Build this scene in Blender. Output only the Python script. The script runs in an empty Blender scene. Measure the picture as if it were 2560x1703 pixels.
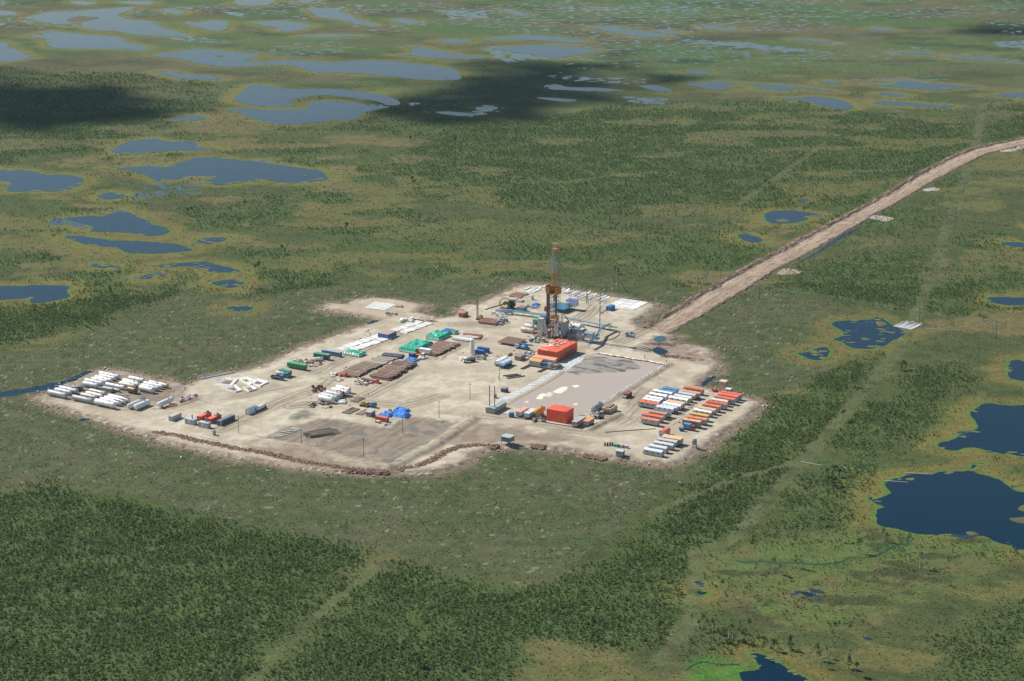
import bpy, bmesh, math, random
import numpy as np
from mathutils import Vector, Matrix

# ------------------------------------------------------------------ camera, sky, sun, exposure
sc = bpy.context.scene
COL = sc.collection
CAM_H, PITCH, FPX, CX, CY = 332.0, math.radians(16.5), 5000.0, 1280.0, 851.5
PZ = 1.0                                   # height of the sand pad above the bog
cam = bpy.data.cameras.new('camera')
cam.sensor_fit = 'HORIZONTAL'; cam.sensor_width = 36.0; cam.lens = 36.0 * FPX / 2560.0
cam.clip_start = 1.0; cam.clip_end = 60000.0
camo = bpy.data.objects.new('camera', cam); COL.objects.link(camo)
camo.location = (0, 0, CAM_H); camo.rotation_euler = (math.pi / 2 - PITCH, 0, 0)
sc.camera = camo

SUN_EL = math.radians(46.0); SUN_AZ = math.radians(153.0)      # azimuth counted from +X
SUN = Vector((math.cos(SUN_EL) * math.cos(SUN_AZ), math.cos(SUN_EL) * math.sin(SUN_AZ), math.sin(SUN_EL)))
w = bpy.data.worlds.new('World'); sc.world = w; w.use_nodes = True
nt = w.node_tree; bg = nt.nodes['Background']
sky = nt.nodes.new('ShaderNodeTexSky'); sky.sky_type = 'NISHITA'; sky.sun_disc = False
sky.sun_elevation = SUN_EL; sky.sun_rotation = math.atan2(SUN.x, SUN.y)
sky.air_density = 1.35; sky.dust_density = 0.1; sky.ozone_density = 2.2
nt.links.new(sky.outputs[0], bg.inputs[0]); bg.inputs[1].default_value = 0.068
sun = bpy.data.lights.new('sun', 'SUN'); sun.energy = 4.6; sun.angle = math.radians(0.6); sun.color = (1.0, 0.94, 0.86)
suno = bpy.data.objects.new('sun', sun); COL.objects.link(suno)
suno.rotation_euler = SUN.to_track_quat('Z', 'Y').to_euler(); suno.location = SUN * 3000
vs = sc.view_settings; vs.view_transform = 'Standard'; vs.look = 'None'; vs.exposure = 0.48; vs.gamma = 1.0; vs.use_curve_mapping = False
sc.cycles.max_bounces = 6; sc.cycles.volume_bounces = 0; sc.cycles.transparent_max_bounces = 6

# ------------------------------------------------------------------ survey: photo survey sheets -> ground
SH = dict(F=(0, 0, .92070), R1=(80, 880, 3.928), R2=(500, 760, 3.928), R3=(1000, 580, 3.92), R4=(1180, 580, 4.533), R5=(1180, 850, 4.533),
          R6=(1480, 900, 5.124), S1=(640, 940, 4.209), S2=(1300, 590, 5.228), S3=(380, 1000, 7.857), S4=(700, 780, 6.547), S5=(1140, 840, 6.932),
          S6=(1700, 180, 2.703), S7=(0, 0, 2.613), S8=(1700, 1000, 2.230), T1=(80, 900, 5.612), L1=(0, 400, 2.613), L2=(850, 0, 2.613),
          L3=(1660, 0, 2.613), L4=(1660, 600, 2.613), B1=(0, 1100, 2.6), B2=(850, 1100, 2.6), K1=(1280, 680, 7.84), K2=(1140, 690, 7.84),
          K3=(1560, 780, 7.84), K4=(1440, 1060, 7.857), K5=(700, 700, 4.714), K6=(1580, 940, 7.84))
cp, sp = math.cos(PITCH), math.sin(PITCH)
def px(z, x, y): a = SH[z]; return a[0] + x / a[2], a[1] + y / a[2]
def G(z, x, y, h=0.0):
    u, v = px(z, x, y); dx = (u - CX) / FPX; m = (CY - v) / FPX
    dy = cp + m * sp; dz = -sp + m * cp; t = (h - CAM_H) / dz
    return (dx * t, dy * t)
def hgt(z, x, y, gy):                       # height of the point seen at sheet (x,y) standing at depth gy
    v = px(z, x, y)[1]; m = (CY - v) / FPX
    return CAM_H + gy * (m * cp - sp) / (cp + m * sp)
def ppm(gx, gy): return FPX / (gy * cp + CAM_H * sp)          # survey pixels per metre
def GP(spec, h=0.0):                        # [('S7',[(x,y),..]),..] -> world points
    return [G(z, x, y, h) for z, pts in spec for x, y in pts]

# ------------------------------------------------------------------ numpy noise and polygon tools
_rs = np.random.RandomState(7); _T = _rs.rand(256, 256)
def vnoise(x, y):
    xi = np.floor(x).astype(np.int64); yi = np.floor(y).astype(np.int64); fx = x - xi; fy = y - yi
    fx = fx * fx * (3 - 2 * fx); fy = fy * fy * (3 - 2 * fy)
    a = _T[xi & 255, yi & 255]; b = _T[(xi + 1) & 255, yi & 255]; c = _T[xi & 255, (yi + 1) & 255]; d = _T[(xi + 1) & 255, (yi + 1) & 255]
    return (a * (1 - fx) + b * fx) * (1 - fy) + (c * (1 - fx) + d * fx) * fy
def fbm(x, y, s, o=4, seed=0, g=.5):
    r = 0; a = 1; t = 0
    ca, sa = math.cos(.7), math.sin(.7); x = x / s + seed * 17.3; y = y / s - seed * 9.1
    for _ in range(o):
        r = r + a * vnoise(x, y); t += a; a *= g; x, y = (x * ca - y * sa) * 2.03 + 11.7, (x * sa + y * ca) * 2.03 + 5.3
    return r / t
def sst(a, b, x): t = np.clip((x - a) / (b - a), 0, 1); return t * t * (3 - 2 * t)
def segd(X, Y, pts, closed=True):
    n = len(pts); d = np.full(X.shape, 1e18)
    for i in range(n if closed else n - 1):
        x0, y0 = pts[i]; x1, y1 = pts[(i + 1) % n]; ex, ey = x1 - x0, y1 - y0; L = ex * ex + ey * ey + 1e-9
        t = np.clip(((X - x0) * ex + (Y - y0) * ey) / L, 0, 1); q = (X - x0 - t * ex) ** 2 + (Y - y0 - t * ey) ** 2
        np.minimum(d, q, out=d)
    return np.sqrt(d)
def inside(X, Y, pts):
    r = np.zeros(X.shape, bool); n = len(pts)
    for i in range(n):
        x0, y0 = pts[i]; x1, y1 = pts[(i + 1) % n]
        if y0 == y1: continue
        c = ((y0 > Y) != (y1 > Y)) & (X < (x1 - x0) * (Y - y0) / (y1 - y0) + x0); r ^= c
    return r
def sdist(X, Y, pts, reach=60.0):           # + inside, - outside (clamped to -reach far away)
    P = np.array(pts); x0, y0 = P.min(0) - reach; x1, y1 = P.max(0) + reach
    out = np.full(X.shape, -reach); m = (X > x0) & (X < x1) & (Y > y0) & (Y < y1)
    if not m.any(): return out
    xs, ys = X[m], Y[m]; d = segd(xs, ys, pts); out[m] = np.maximum(np.where(inside(xs, ys, pts), d, -d), -reach); return out
def rough(pts, amp, step, seed=1, curve=True):          # resample an outline and make it ragged
    out = []; n = len(pts); rs = random.Random(seed)
    P = [Vector((a, b)) for a, b in pts]
    for i in range(n):                      # catmull-rom
        p0, p1, p2, p3 = P[i - 1], P[i], P[(i + 1) % n], P[(i + 2) % n]
        k = max(2, int((p2 - p1).length / step))
        for j in range(k):
            t = j / k
            q = p1.lerp(p2, t) if not curve else .5 * ((2 * p1) + (p2 - p0) * t + (2 * p0 - 5 * p1 + 4 * p2 - p3) * t * t + (3 * p1 - p0 - 3 * p2 + p3) * t ** 3)
            out.append((q.x, q.y))
    A = np.array(out); nx = fbm(A[:, 0], A[:, 1], step * 5, 4, seed, .6) - .5; ny = fbm(A[:, 0], A[:, 1], step * 5, 4, seed + 50, .6) - .5
    A[:, 0] += nx * amp * 2.4; A[:, 1] += ny * amp * 2.4
    return [tuple(p) for p in A]
def line_d(X, Y, pts, reach=40.0):
    P = np.array(pts); x0, y0 = P.min(0) - reach; x1, y1 = P.max(0) + reach
    out = np.full(X.shape, reach); m = (X > x0) & (X < x1) & (Y > y0) & (Y < y1)
    if m.any(): out[m] = np.minimum(segd(X[m], Y[m], pts, False), reach)
    return out
def mixc(c, k, col): k = k[:, None]; return c * (1 - k) + np.array(col)[None, :] * k

# ------------------------------------------------------------------ materials
MATS = {}
def newmat(name):
    m = bpy.data.materials.new(name); m.use_nodes = True
    return m, m.node_tree, m.node_tree.nodes['Principled BSDF']
def N(t, kind, **kw):
    n = t.nodes.new(kind)
    for k, v in kw.items(): setattr(n, k, v)
    return n
def mat(col, rough_=.6, metal=0.0, wear=.25, wcol=(.20, .16, .12), wscale=.6, spec=.4):
    key = (tuple(round(c, 3) for c in col), rough_, metal, wear, wcol, wscale)
    if key in MATS: return MATS[key]
    m, t, b = newmat('paint_%d' % len(MATS)); MATS[key] = m
    tc = N(t, 'ShaderNodeTexCoord'); n1 = N(t, 'ShaderNodeTexNoise'); n1.inputs['Scale'].default_value = wscale; n1.inputs['Detail'].default_value = 8; n1.inputs['Roughness'].default_value = .65
    t.links.new(tc.outputs['Object'], n1.inputs['Vector'])
    r = N(t, 'ShaderNodeMapRange'); r.inputs[1].default_value = .42; r.inputs[2].default_value = .72; r.inputs[3].default_value = 0; r.inputs[4].default_value = wear
    t.links.new(n1.outputs[0], r.inputs[0])
    mx = N(t, 'ShaderNodeMix', data_type='RGBA'); mx.inputs[6].default_value = (*col, 1); mx.inputs[7].default_value = (*wcol, 1); t.links.new(r.outputs[0], mx.inputs[0])
    oi = N(t, 'ShaderNodeObjectInfo'); hs = N(t, 'ShaderNodeHueSaturation'); hs.inputs['Saturation'].default_value = .97
    vr = N(t, 'ShaderNodeMapRange'); vr.inputs[3].default_value = .80; vr.inputs[4].default_value = 1.10; t.links.new(oi.outputs['Random'], vr.inputs[0])
    t.links.new(vr.outputs[0], hs.inputs['Value']); t.links.new(mx.outputs[2], hs.inputs['Color']); t.links.new(hs.outputs[0], b.inputs['Base Color'])
    b.inputs['Roughness'].default_value = rough_; b.inputs['Metallic'].default_value = metal; b.inputs['Specular IOR Level'].default_value = spec
    return m
WHITE = (.74, .74, .72); OFFW = (.62, .61, .57); LGREY = (.42, .45, .46); GREY = (.27, .30, .31); DGREY = (.12, .13, .14); BLACK = (.025, .025, .028)
ORANGE = (.72, .13, .045); PEACH = (.72, .36, .17); RUST = (.20, .085, .05); BROWN = (.17, .095, .065); BLUE = (.035, .14, .36); LBLUE = (.10, .28, .48); NAVY = (.03, .07, .14)
GREEN = (.03, .24, .10); TEAL = (.10, .32, .34); RED = (.42, .09, .06); YELLOW = (.66, .34, .05); SILVER = (.50, .53, .55); TAN = (.45, .38, .28); WOOD = (.36, .25, .16); CREAM = (.66, .58, .44)
def paint(c, wear=.3, rough_=.55, wcol=(.22, .15, .10)): return mat(c, rough_, 0, wear, wcol)

# ------------------------------------------------------------------ mesh builder
class MB:
    def __init__(s): s.v = []; s.f = []
    def add(s, vs_, fs): o = len(s.v); s.v += [tuple(p) for p in vs_]; s.f += [tuple(i + o for i in f) for f in fs]; return s
    def box(s, x0, x1, y0, y1, z0, z1):
        return s.add([(x0, y0, z0), (x1, y0, z0), (x1, y1, z0), (x0, y1, z0), (x0, y0, z1), (x1, y0, z1), (x1, y1, z1), (x0, y1, z1)],
                     [(3, 2, 1, 0), (4, 5, 6, 7), (0, 1, 5, 4), (1, 2, 6, 5), (2, 3, 7, 6), (3, 0, 4, 7)])
    def cyl(s, a, b, r, n=10, r2=None, cap=True):
        a = Vector(a); b = Vector(b); d = (b - a); 
        if d.length < 1e-6: return s
        q = d.normalized(); u = q.orthogonal().normalized(); w_ = q.cross(u); r2 = r if r2 is None else r2
        vs_ = []; 
        for c, rr in ((a, r), (b, r2)):
            for i in range(n): t = 2 * math.pi * i / n; vs_.append(c + (u * math.cos(t) + w_ * math.sin(t)) * rr)
        fs = [(i, (i + 1) % n, n + (i + 1) % n, n + i) for i in range(n)]
        if cap: fs += [tuple(range(n - 1, -1, -1)), tuple(range(n, 2 * n))]
        return s.add(vs_, fs)
    def bar(s, a, b, t): return s.cyl(a, b, t, 4)
    def lathe(s, a, b, prof, n=16):           # profile [(t along a->b in metres, radius)]
        a = Vector(a); q = (Vector(b) - a).normalized(); u = q.orthogonal().normalized(); w_ = q.cross(u); vs_ = []; fs = []
        for t, r in prof:
            for i in range(n): g = 2 * math.pi * i / n; vs_.append(a + q * t + (u * math.cos(g) + w_ * math.sin(g)) * max(r, .001))
        for k in range(len(prof) - 1):
            for i in range(n): fs.append((k * n + i, k * n + (i + 1) % n, (k + 1) * n + (i + 1) % n, (k + 1) * n + i))
        fs += [tuple(range(n - 1, -1, -1)), tuple(range((len(prof) - 1) * n, len(prof) * n))]
        return s.add(vs_, fs)
    def extr(s, prof, x0, x1):                # profile in (y,z), extruded along x
        n = len(prof); vs_ = [(x0, y, z) for y, z in prof] + [(x1, y, z) for y, z in prof]
        return s.add(vs_, [(i, (i + 1) % n, n + (i + 1) % n, n + i) for i in range(n)] + [tuple(range(n - 1, -1, -1)), tuple(range(n, 2 * n))])
    def blob(s, c, rx, ry, rz, seed=0, n=8, k=5, jit=.25):
        rs = random.Random(seed); vs_ = []; fs = []
        for j in range(k + 1):
            ph = math.pi * j / k
            for i in range(n):
                th = 2 * math.pi * i / n; q = 1 + rs.uniform(-jit, jit)
                vs_.append((c[0] + rx * q * math.sin(ph) * math.cos(th), c[1] + ry * q * math.sin(ph) * math.sin(th), c[2] + rz * (1 + rs.uniform(-jit, jit) * .5) * math.cos(ph)))
        for j in range(k):
            for i in range(n): fs.append((j * n + i, (j + 1) * n + i, (j + 1) * n + (i + 1) % n, j * n + (i + 1) % n))
        return s.add(vs_, fs)
    def mesh(s, name, smooth=False):
        me = bpy.data.meshes.new(name); me.from_pydata(s.v, [], s.f)
        bm = bmesh.new(); bm.from_mesh(me); bmesh.ops.recalc_face_normals(bm, faces=bm.faces); bm.to_mesh(me); bm.free()
        if smooth:
            me.polygons.foreach_set('use_smooth', [True] * len(me.polygons)); 
            try: me.set_sharp_from_angle(angle=math.radians(50))
            except Exception: pass
        return me
    def build(s, name, m, parent=None, smooth=False):
        me = s.mesh(name, smooth); me.materials.append(m); return link(name, me, parent)
def link(name, me, parent=None, loc=None, rz=None):
    o = bpy.data.objects.new(name, me); COL.objects.link(o)
    if parent is not None: o.parent = parent
    if loc is not None: o.location = loc
    if rz is not None: o.rotation_euler = (0, 0, rz)
    return o
def tag(o, label=None, cat=None, group=None, kind=None):
    if label: o['label'] = label
    if cat: o['category'] = cat
    if group: o['group'] = group
    if kind: o['kind'] = kind
    return o
def thing(name, label, cat, p, rz=0.0, z=None, group=None):
    o = bpy.data.objects.new(name, None); COL.objects.link(o); o.empty_display_size = .5
    o.location = (p[0], p[1], PZ if z is None else z); o.rotation_euler = (0, 0, rz)
    return tag(o, label, cat, group)
def npmesh(name, V, F, m, smooth=True):
    me = bpy.data.meshes.new(name); V = np.asarray(V, np.float32); F = np.asarray(F, np.int32)
    me.vertices.add(len(V)); me.vertices.foreach_set('co', V.ravel()); k = F.shape[1]
    me.loops.add(F.size); me.loops.foreach_set('vertex_index', F.ravel()); me.polygons.add(len(F))
    me.polygons.foreach_set('loop_start', np.arange(len(F), dtype=np.int32) * k)
    try: me.polygons.foreach_set('loop_total', np.full(len(F), k, np.int32))
    except Exception: pass
    me.update(); me.validate()
    if smooth: me.polygons.foreach_set('use_smooth', np.ones(len(F), bool))
    if m: me.materials.append(m)
    return me
def vcol(me, name, C):
    a = me.attributes.new(name, 'FLOAT_COLOR', 'POINT'); q = np.ones((len(C), 4), np.float32); q[:, :C.shape[1]] = C; a.data.foreach_set('color', q.ravel())
AZ, BZ = math.radians(60), math.radians(-30)         # the two directions of the drill site's grid
def edge(z, x0, y0, x1, y1, h, L=None, snap=True):    # near top edge of a box-like thing -> (corner, heading, length)
    a = Vector(G(z, x0, y0, PZ + h)); b = Vector(G(z, x1, y1, PZ + h)); d = b - a; g = math.atan2(d.y, d.x)
    if snap:
        for s_ in (AZ, BZ):
            if abs(g - s_) < math.radians(24): g = s_ + (g - s_) * .25
    l = d.length if L is None else L
    mid = (a + b) / 2; q = Vector((math.cos(g), math.sin(g)))
    return mid - q * l / 2, g, l
# ------------------------------------------------------------------ the land: outlines
LAKES = [
 [('S7',[(170,120),(210,105),(330,80),(520,70),(700,55),(880,48),(830,75),(780,100),(830,125),(960,135),(1040,155),(1060,180),(1150,200),(1220,230),(1080,235),(870,225),(760,205),(600,195),(540,170),(520,150),(400,160),(280,150)])],
 [('S7',[(185,232),(270,228),(320,200),(440,215),(660,232),(800,250),(850,280),(960,305),(970,320),(920,332),(760,322),(500,322),(340,310),(310,285),(290,260)])],
 [('S7',[(-160,270),(45,282),(65,310),(140,340),(205,375),(100,395),(-160,410)])],
 [('S7',[(-120,70),(40,72),(110,90),(40,102),(-120,100)])], [('S7',[(450,12),(560,10),(640,22),(540,34)])], [('S7',[(740,15),(900,8),(1010,14),(930,34)])],
 [('S7',[(1060,65),(1120,62),(1205,75),(1170,95),(1110,88)])],
 [('S7',[(1190,150),(1290,145),(1390,135),(1480,145),(1495,175),(1450,205),(1360,200),(1280,175)])],
 [('S7',[(1640,145),(1720,140),(1830,135),(1960,150),(2040,170),(1990,190),(1880,210),(1800,180),(1700,165)])],
 [('S7',[(2010,60),(2110,55),(2230,60)]),('L2',[(0,75),(60,95),(130,130),(250,160),(150,165),(0,135)]),('S7',[(2230,130),(2100,115)])],
 [('S7',[(1510,25),(1600,-10),(1800,-10),(1760,30),(1640,38)])], [('S7',[(1940,8),(2000,-10),(2080,-8),(2010,22)])],
 [('S7',[(1940,238),(2100,225),(2352,228)]),('L2',[(140,235),(60,240)]),('S7',[(2150,245)])],
 [('S7',[(975,360),(1100,345),(1270,322),(1430,325),(1560,345),(1690,355),(1640,385),(1570,398),(1720,405),(1850,395),(2010,395),(2130,410)]),('L2',[(80,400),(230,395),(480,410),(600,430),(760,460),(790,515),(700,525),(500,520),(230,490),(0,478)]),('S7',[(2180,480),(2020,465),(1930,435),(1800,425),(1560,438),(1400,430),(1280,410),(1170,385),(1080,378)])],
 [('S7',[(1020,470),(1120,466),(1210,485),(1380,495),(1460,515),(1240,522),(1120,498)])],
 [('S7',[(1530,645),(1590,600),(1650,555),(1800,570),(1930,580),(2200,580)]),('L2',[(0,580),(180,605),(300,625),(400,680),(330,690),(240,660),(100,645),(0,632)]),('S7',[(2110,622),(1960,640),(1890,668),(1920,695),(1750,700),(1600,680)])],
 [('S7',[(1470,715),(1560,710),(1760,718),(1900,716),(2000,712),(2000,690),(2060,668),(2220,662)]),('L2',[(0,668),(120,670),(190,690),(320,700),(150,740),(100,780),(0,788)]),('S7',[(1950,812),(1800,812),(1660,780),(1560,745)])],
 [('S7',[(1080,790),(1180,765),(1290,752),(1350,775),(1220,790)])],
 [('S7',[(730,990),(780,950),(860,920),(1010,905),(1090,925),(1250,930),(1310,955),(1330,970),(1430,972),(1350,985),(1150,985),(950,1003),(800,1002)])],
 [('S7',[(710,1095),(860,1090),(1070,1085),(1210,1050),(1360,1025),(1480,1040),(1620,1050),(1800,1070),(1980,1100),(2100,1120),(2145,1165),(2050,1185),(1900,1197),(1720,1180),(1590,1190),(1450,1207),(1330,1190),(1390,1160),(1250,1150),(1150,1175),(1060,1165),(1060,1185),(950,1150),(870,1120)])],
 [('S7',[(-200,1100),(100,1112),(200,1120),(300,1140),(460,1145),(550,1170),(520,1210),(430,1245),(200,1248),(60,1250),(50,1200),(-60,1160)])],
 [('S7',[(635,1280),(700,1258),(760,1260),(840,1280),(750,1300),(680,1298)])],
 [('L1',[(420,380),(530,370),(700,360),(770,335),(860,345),(900,375),(970,400),(990,420),(1080,440),(1100,470),(1050,492),(950,495),(840,475),(700,470),(590,465),(610,440),(520,415)])],
 [('L1',[(420,500),(480,495),(640,510),(720,525),(900,530),(1050,540),(1180,555),(1250,590),(1150,603),(960,612),(820,605),(770,575),(640,560),(520,540)])],
 [('L1',[(1290,535),(1340,510),(1450,507),(1480,520),(1370,550)])],
 [('L1',[(980,695),(1100,680),(1320,665),(1420,685),(1520,710),(1560,730),(1400,735),(1290,710),(1150,700)])],
 [('L1',[(600,690),(690,682),(750,695),(660,705)])], [('L1',[(900,770),(980,745),(1015,755),(960,778)])],
 [('L1',[(1380,805),(1470,785),(1580,780),(1600,800),(1500,835)])],
 [('L1',[(-200,828),(120,825),(260,820),(450,825),(430,860),(460,890),(380,915),(250,935),(200,930),(200,900),(130,905),(-200,920)])],
 [('L1',[(1480,970),(1560,952),(1650,965),(1580,990)])],
 [('L2',[(350,360),(440,350),(490,335),(450,315),(500,305),(620,325),(800,360),(980,378),(820,388),(650,385),(550,375),(470,362)])],
 [('L2',[(630,265),(780,255),(880,270),(800,285),(700,282)])], [('L2',[(1030,65),(1110,65),(1240,95),(1190,105),(1090,85)])], [('L2',[(320,130),(430,122),(535,150),(440,158)])],
 [('L2',[(900,255),(1070,240),(1200,228),(1380,235),(1430,245),(1620,270),(1540,285),(1390,270),(1200,262),(1000,262)])],
 [('L2',[(1000,320),(1200,300),(1400,295),(1600,320),(1700,335),(1500,370),(1400,380),(1300,365),(1150,345)])],
 [('L2',[(1330,565),(1400,550),(1500,570),(1700,575),(1880,595),(1700,600),(1500,590),(1380,585)])], [('L2',[(1280,640),(1400,640),(1550,655),(1450,665)])],
 [('L2',[(860,710),(960,695),(1030,700),(1010,720),(950,732)])], [('L2',[(1960,560),(2080,560),(2175,595),(2100,600),(2000,580)])], [('L2',[(600,735),(720,730),(880,748),(780,758)])],
 [('L2',[(1640,180),(1760,170),(1900,190),(2030,210),(2130,240),(2000,245),(1850,225)])], [('L2',[(2060,198),(2160,200),(2230,220),(2130,222)])],
 [('L3',[(120,465),(240,460),(310,480),(200,485)])],
 [('L3',[(135,550),(250,540),(360,530),(480,545),(560,545),(720,555),(850,565),(960,575),(1140,602),(1000,595),(880,580),(800,598),(720,590),(610,575),(560,555),(450,555),(380,572),(440,592),(330,588),(230,572)])],
 [('L3',[(720,640),(860,640),(980,630),(1060,640),(1140,650),(1210,680),(1240,700),(1220,715),(1130,715),(1040,695),(920,665),(820,655)])],
 [('L3',[(1320,550),(1480,555),(1540,535),(1600,530),(1720,545),(1900,555),(2060,570),(1920,578),(1800,592),(1700,585),(1560,575),(1420,562)])],
 [('L3',[(1400,612),(1500,610),(1580,628),(1500,632)])], [('L3',[(1010,540),(1080,530),(1165,545),(1120,555)])],
 [('L3',[(1370,670),(1450,660),(1600,670),(1780,685),(1910,692),(1800,705),(1640,695),(1450,688)])],
 [('L3',[(2060,625),(2170,625),(2250,608),(2500,600),(2500,645),(2220,635)])], [('L3',[(1520,340),(1660,338),(1790,360),(1600,355)])],
 [('L3',[(1850,375),(2000,375),(2240,400),(2100,405),(1930,390)])], [('L3',[(1320,185),(1400,175),(1520,195),(1420,200)])], [('L3',[(2000,350),(2130,350),(2080,362)])],
 [('L3',[(240,165),(340,170),(500,198),(400,200),(280,188)])], [('L3',[(840,255),(1000,258),(1100,285),(980,275)])],
 [('L3',[(655,1410),(700,1380),(830,1375),(920,1385),(1010,1400),(900,1415),(940,1430),(880,1450),(800,1462),(720,1458),(670,1440)])],
 [('S6',[(390,1100),(440,1097),(520,1115),(555,1140),(500,1150),(420,1130)])], [('L3',[(860,1305),(930,1300),(950,1310),(900,1318)])],
 [('L4',[(1095,545),(1200,525),(1340,520),(1390,502),(1440,520),(1480,555),(1570,605),(1540,640),(1480,660),(1440,690),(1330,710),(1220,700),(1160,665),(1110,650),(1160,630),(1160,590)])],
 [('L4',[(870,740),(930,735),(1030,700),(1070,710),(1080,740),(1060,770),(1000,785),(930,770)])],
 [('L4',[(2110,380),(2200,372),(2450,385),(2450,430),(2250,425),(2150,410)])], [('L4',[(2200,20),(2290,15),(2420,30),(2420,52),(2260,40)])],
 [('L4',[(2270,790),(2352,785),(2560,780),(2560,960),(2352,925),(2270,905),(2250,870)])],
 [('L4',[(2010,1125),(2060,1080),(2110,1070),(2200,1078),(2352,1080),(2640,1075),(2640,1450),(2352,1415),(2250,1400),(2150,1390),(2060,1365),(1990,1355),(1930,1375),(1850,1370),(1790,1340),(1800,1320),(1880,1310),(1940,1280),(2050,1240),(2070,1215),(2040,1180)])],
 [('S8',[(1060,550),(1090,545),(1180,520),(1150,490),(1130,460),(1190,435),(1300,420),(1430,415),(1440,400),(1600,395),(1640,370),(1690,352),(1640,390),(1720,425),(1800,450),(1860,490),(1918,515),(2300,560),(2300,900),(1918,850),(1830,810),(1740,790),(1680,760),(1500,745),(1380,745),(1280,740),(1200,720),(1110,700),(1100,650),(1110,610),(1140,600),(1100,575)])],
 [('S8',[(400,1420),(480,1430),(600,1500),(720,1580),(420,1600),(330,1520),(440,1500)])], [('S8',[(670,1070),(705,1068),(745,1085),(725,1096),(690,1085)])], [('S8',[(95,1068),(140,1068),(148,1080),(110,1085)])],
]
ISLETS = [[('S7',[(440,125),(520,105),(650,118),(560,140),(450,145)])], [('S7',[(1390,366),(1430,360),(1465,368),(1430,374)])], [('L3',[(730,1440),(780,1432),(825,1445),(770,1452)])],
 [('S8',[(1835,660),(1918,655),(2000,640),(2000,700),(1918,690),(1850,675)])], [('S8',[(1590,740),(1630,735),(1670,750),(1620,758)])], [('L4',[(1380,535),(1430,535),(1460,555),(1410,565)])],
 [('S7',[(1190,1165),(1250,1150),(1380,1155),(1330,1175),(1240,1182)])], [('S7',[(1980,1148),(2010,1146),(2005,1153)])], [('S8',[(1880,610),(1918,585),(2000,600),(1960,630)])], [('L2',[(1330,288),(1500,285),(1600,300),(1450,305)])]]
PAD = GP([('T1',[(150,475),(300,420),(420,345),(640,270),(880,155),(940,138),(1250,155),(1650,235),(1930,290),(2120,330)]),
          ('R1',[(1500,330),(1600,285),(1740,245),(2100,180),(2357,95)]), ('K5',[(0,905),(230,800),(560,690),(900,565),(1190,482),(1100,466),(600,376),(430,350),(490,318),(575,275),(760,290),(880,230),(1060,212),(1350,228),(1750,300),(1640,385),(1900,445),(2050,432),(2110,350)]),
          ('K2',[(100,600),(170,550),(400,555),(700,430),(1000,290),(1240,175),(1500,168),(1750,198)]), ('K1',[(400,248),(700,278),(1100,300),(1400,398),(1700,428),(1930,468),(2200,525),(2352,590)]),
          ('R4',[(1800,770),(2120,830),(2100,890),(1880,1025),(1925,1095)]), ('K3',[(560,330),(930,440),(1060,480),(960,540),(1040,640),(1300,640),(1700,735),(1850,960),(1910,1060),(1800,1180),(1600,1330),(1470,1470)]),
          ('K6',[(1340,215),(1690,285),(2110,405),(2352,447)]), ('R6',[(2200,560),(2000,755),(1480,1110),(1250,1260),(1050,1350),(850,1345)]), ('K4',[(1300,775),(950,705),(560,695),(170,610),(0,570)]),
          ('B2',[(1330,62),(1200,55),(1040,60),(870,100),(860,140),(700,205),(500,228),(0,220)]), ('B1',[(1900,190),(1400,100),(1050,20)]), ('R1',[(1180,850),(760,720),(420,620),(140,520),(20,455)])])
PAD = rough(PAD, 1.0, 2.5, 3, False)
POND = GP([('R5',[(395,735),(470,690),(720,555),(1000,395),(1150,262),(1330,165),(1420,150),(1800,205),(2195,275),(1800,530),(1360,795),(1180,880),(800,815)])], PZ)
LOWA = GP([('S1',[(60,650),(330,540),(680,440),(850,455),(1060,495),(1400,540),(1600,430),(1860,440),(2130,490),(2000,600),(1430,930),(1200,900),(800,800),(480,715)])], PZ)   # low muddy basin
SCRAPE = GP([('T1',[(100,500),(300,400),(640,270),(940,140),(1650,235),(2120,330),(2200,480),(1700,660),(1500,740),(900,660)])], PZ)      # brown ground of the tank park
HELI = GP([('K5',[(420,350),(760,285),(1060,215),(1750,300),(1640,385),(1300,420),(1190,480),(800,420)])], PZ)
BACKM = GP([('K3',[(560,440),(1060,480),(1900,1060),(1600,1010),(900,930),(650,830),(200,740),(350,600)])], PZ)
ROADS = [[('R2',[(0,930),(400,900),(900,790),(1200,640),(1600,450),(2000,270),(2250,140)])], [('R2',[(200,1240),(700,1000),(1150,830),(1250,740)])], [('R2',[(1650,900),(1900,770),(2200,600),(2357,500)]),('S5',[(100,120),(400,60)])],
 [('R5',[(0,860),(400,900),(1000,1010),(1500,1060),(1850,900)])], [('R5',[(1500,1000),(1700,870),(1900,620),(2100,450)])], [('K2',[(0,950),(500,960),(1000,1000),(1300,960)])], [('R4',[(1960,1110),(1700,1230),(1500,1290),(1250,1330)])],
 [('R4',[(1200,1000),(1350,900),(1450,800),(1300,760)])], [('T1',[(2357,600),(2000,520),(1500,470),(1000,440),(700,400)])], [('R5',[(1700,300),(2000,380),(1850,560),(1650,760)])], [('R2',[(900,1000),(1500,950),(2000,1000),(2357,900)])]]
ROADW = [GP(r, PZ) for r in ROADS]
CLEARED = GP([('B1',[(0,330),(330,250),(1700,550),(2340,700)]), ('B2',[(300,720),(500,800),(950,920),(1350,940),(1950,450),(2340,210)]), ('K6',[(1900,1300),(2352,900)]), ('L4',[(700,1000),(950,930),(1150,800),(1500,700),(1560,560),(1300,480),(640,330),(430,420)]),
              ('R4',[(2200,640),(1500,560),(1000,560),(300,500)]), ('K5',[(900,60),(300,100)]), ('L1',[(1700,900),(1200,850),(430,1190),(60,1290),(-100,1400),(-100,1900)])])
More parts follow.
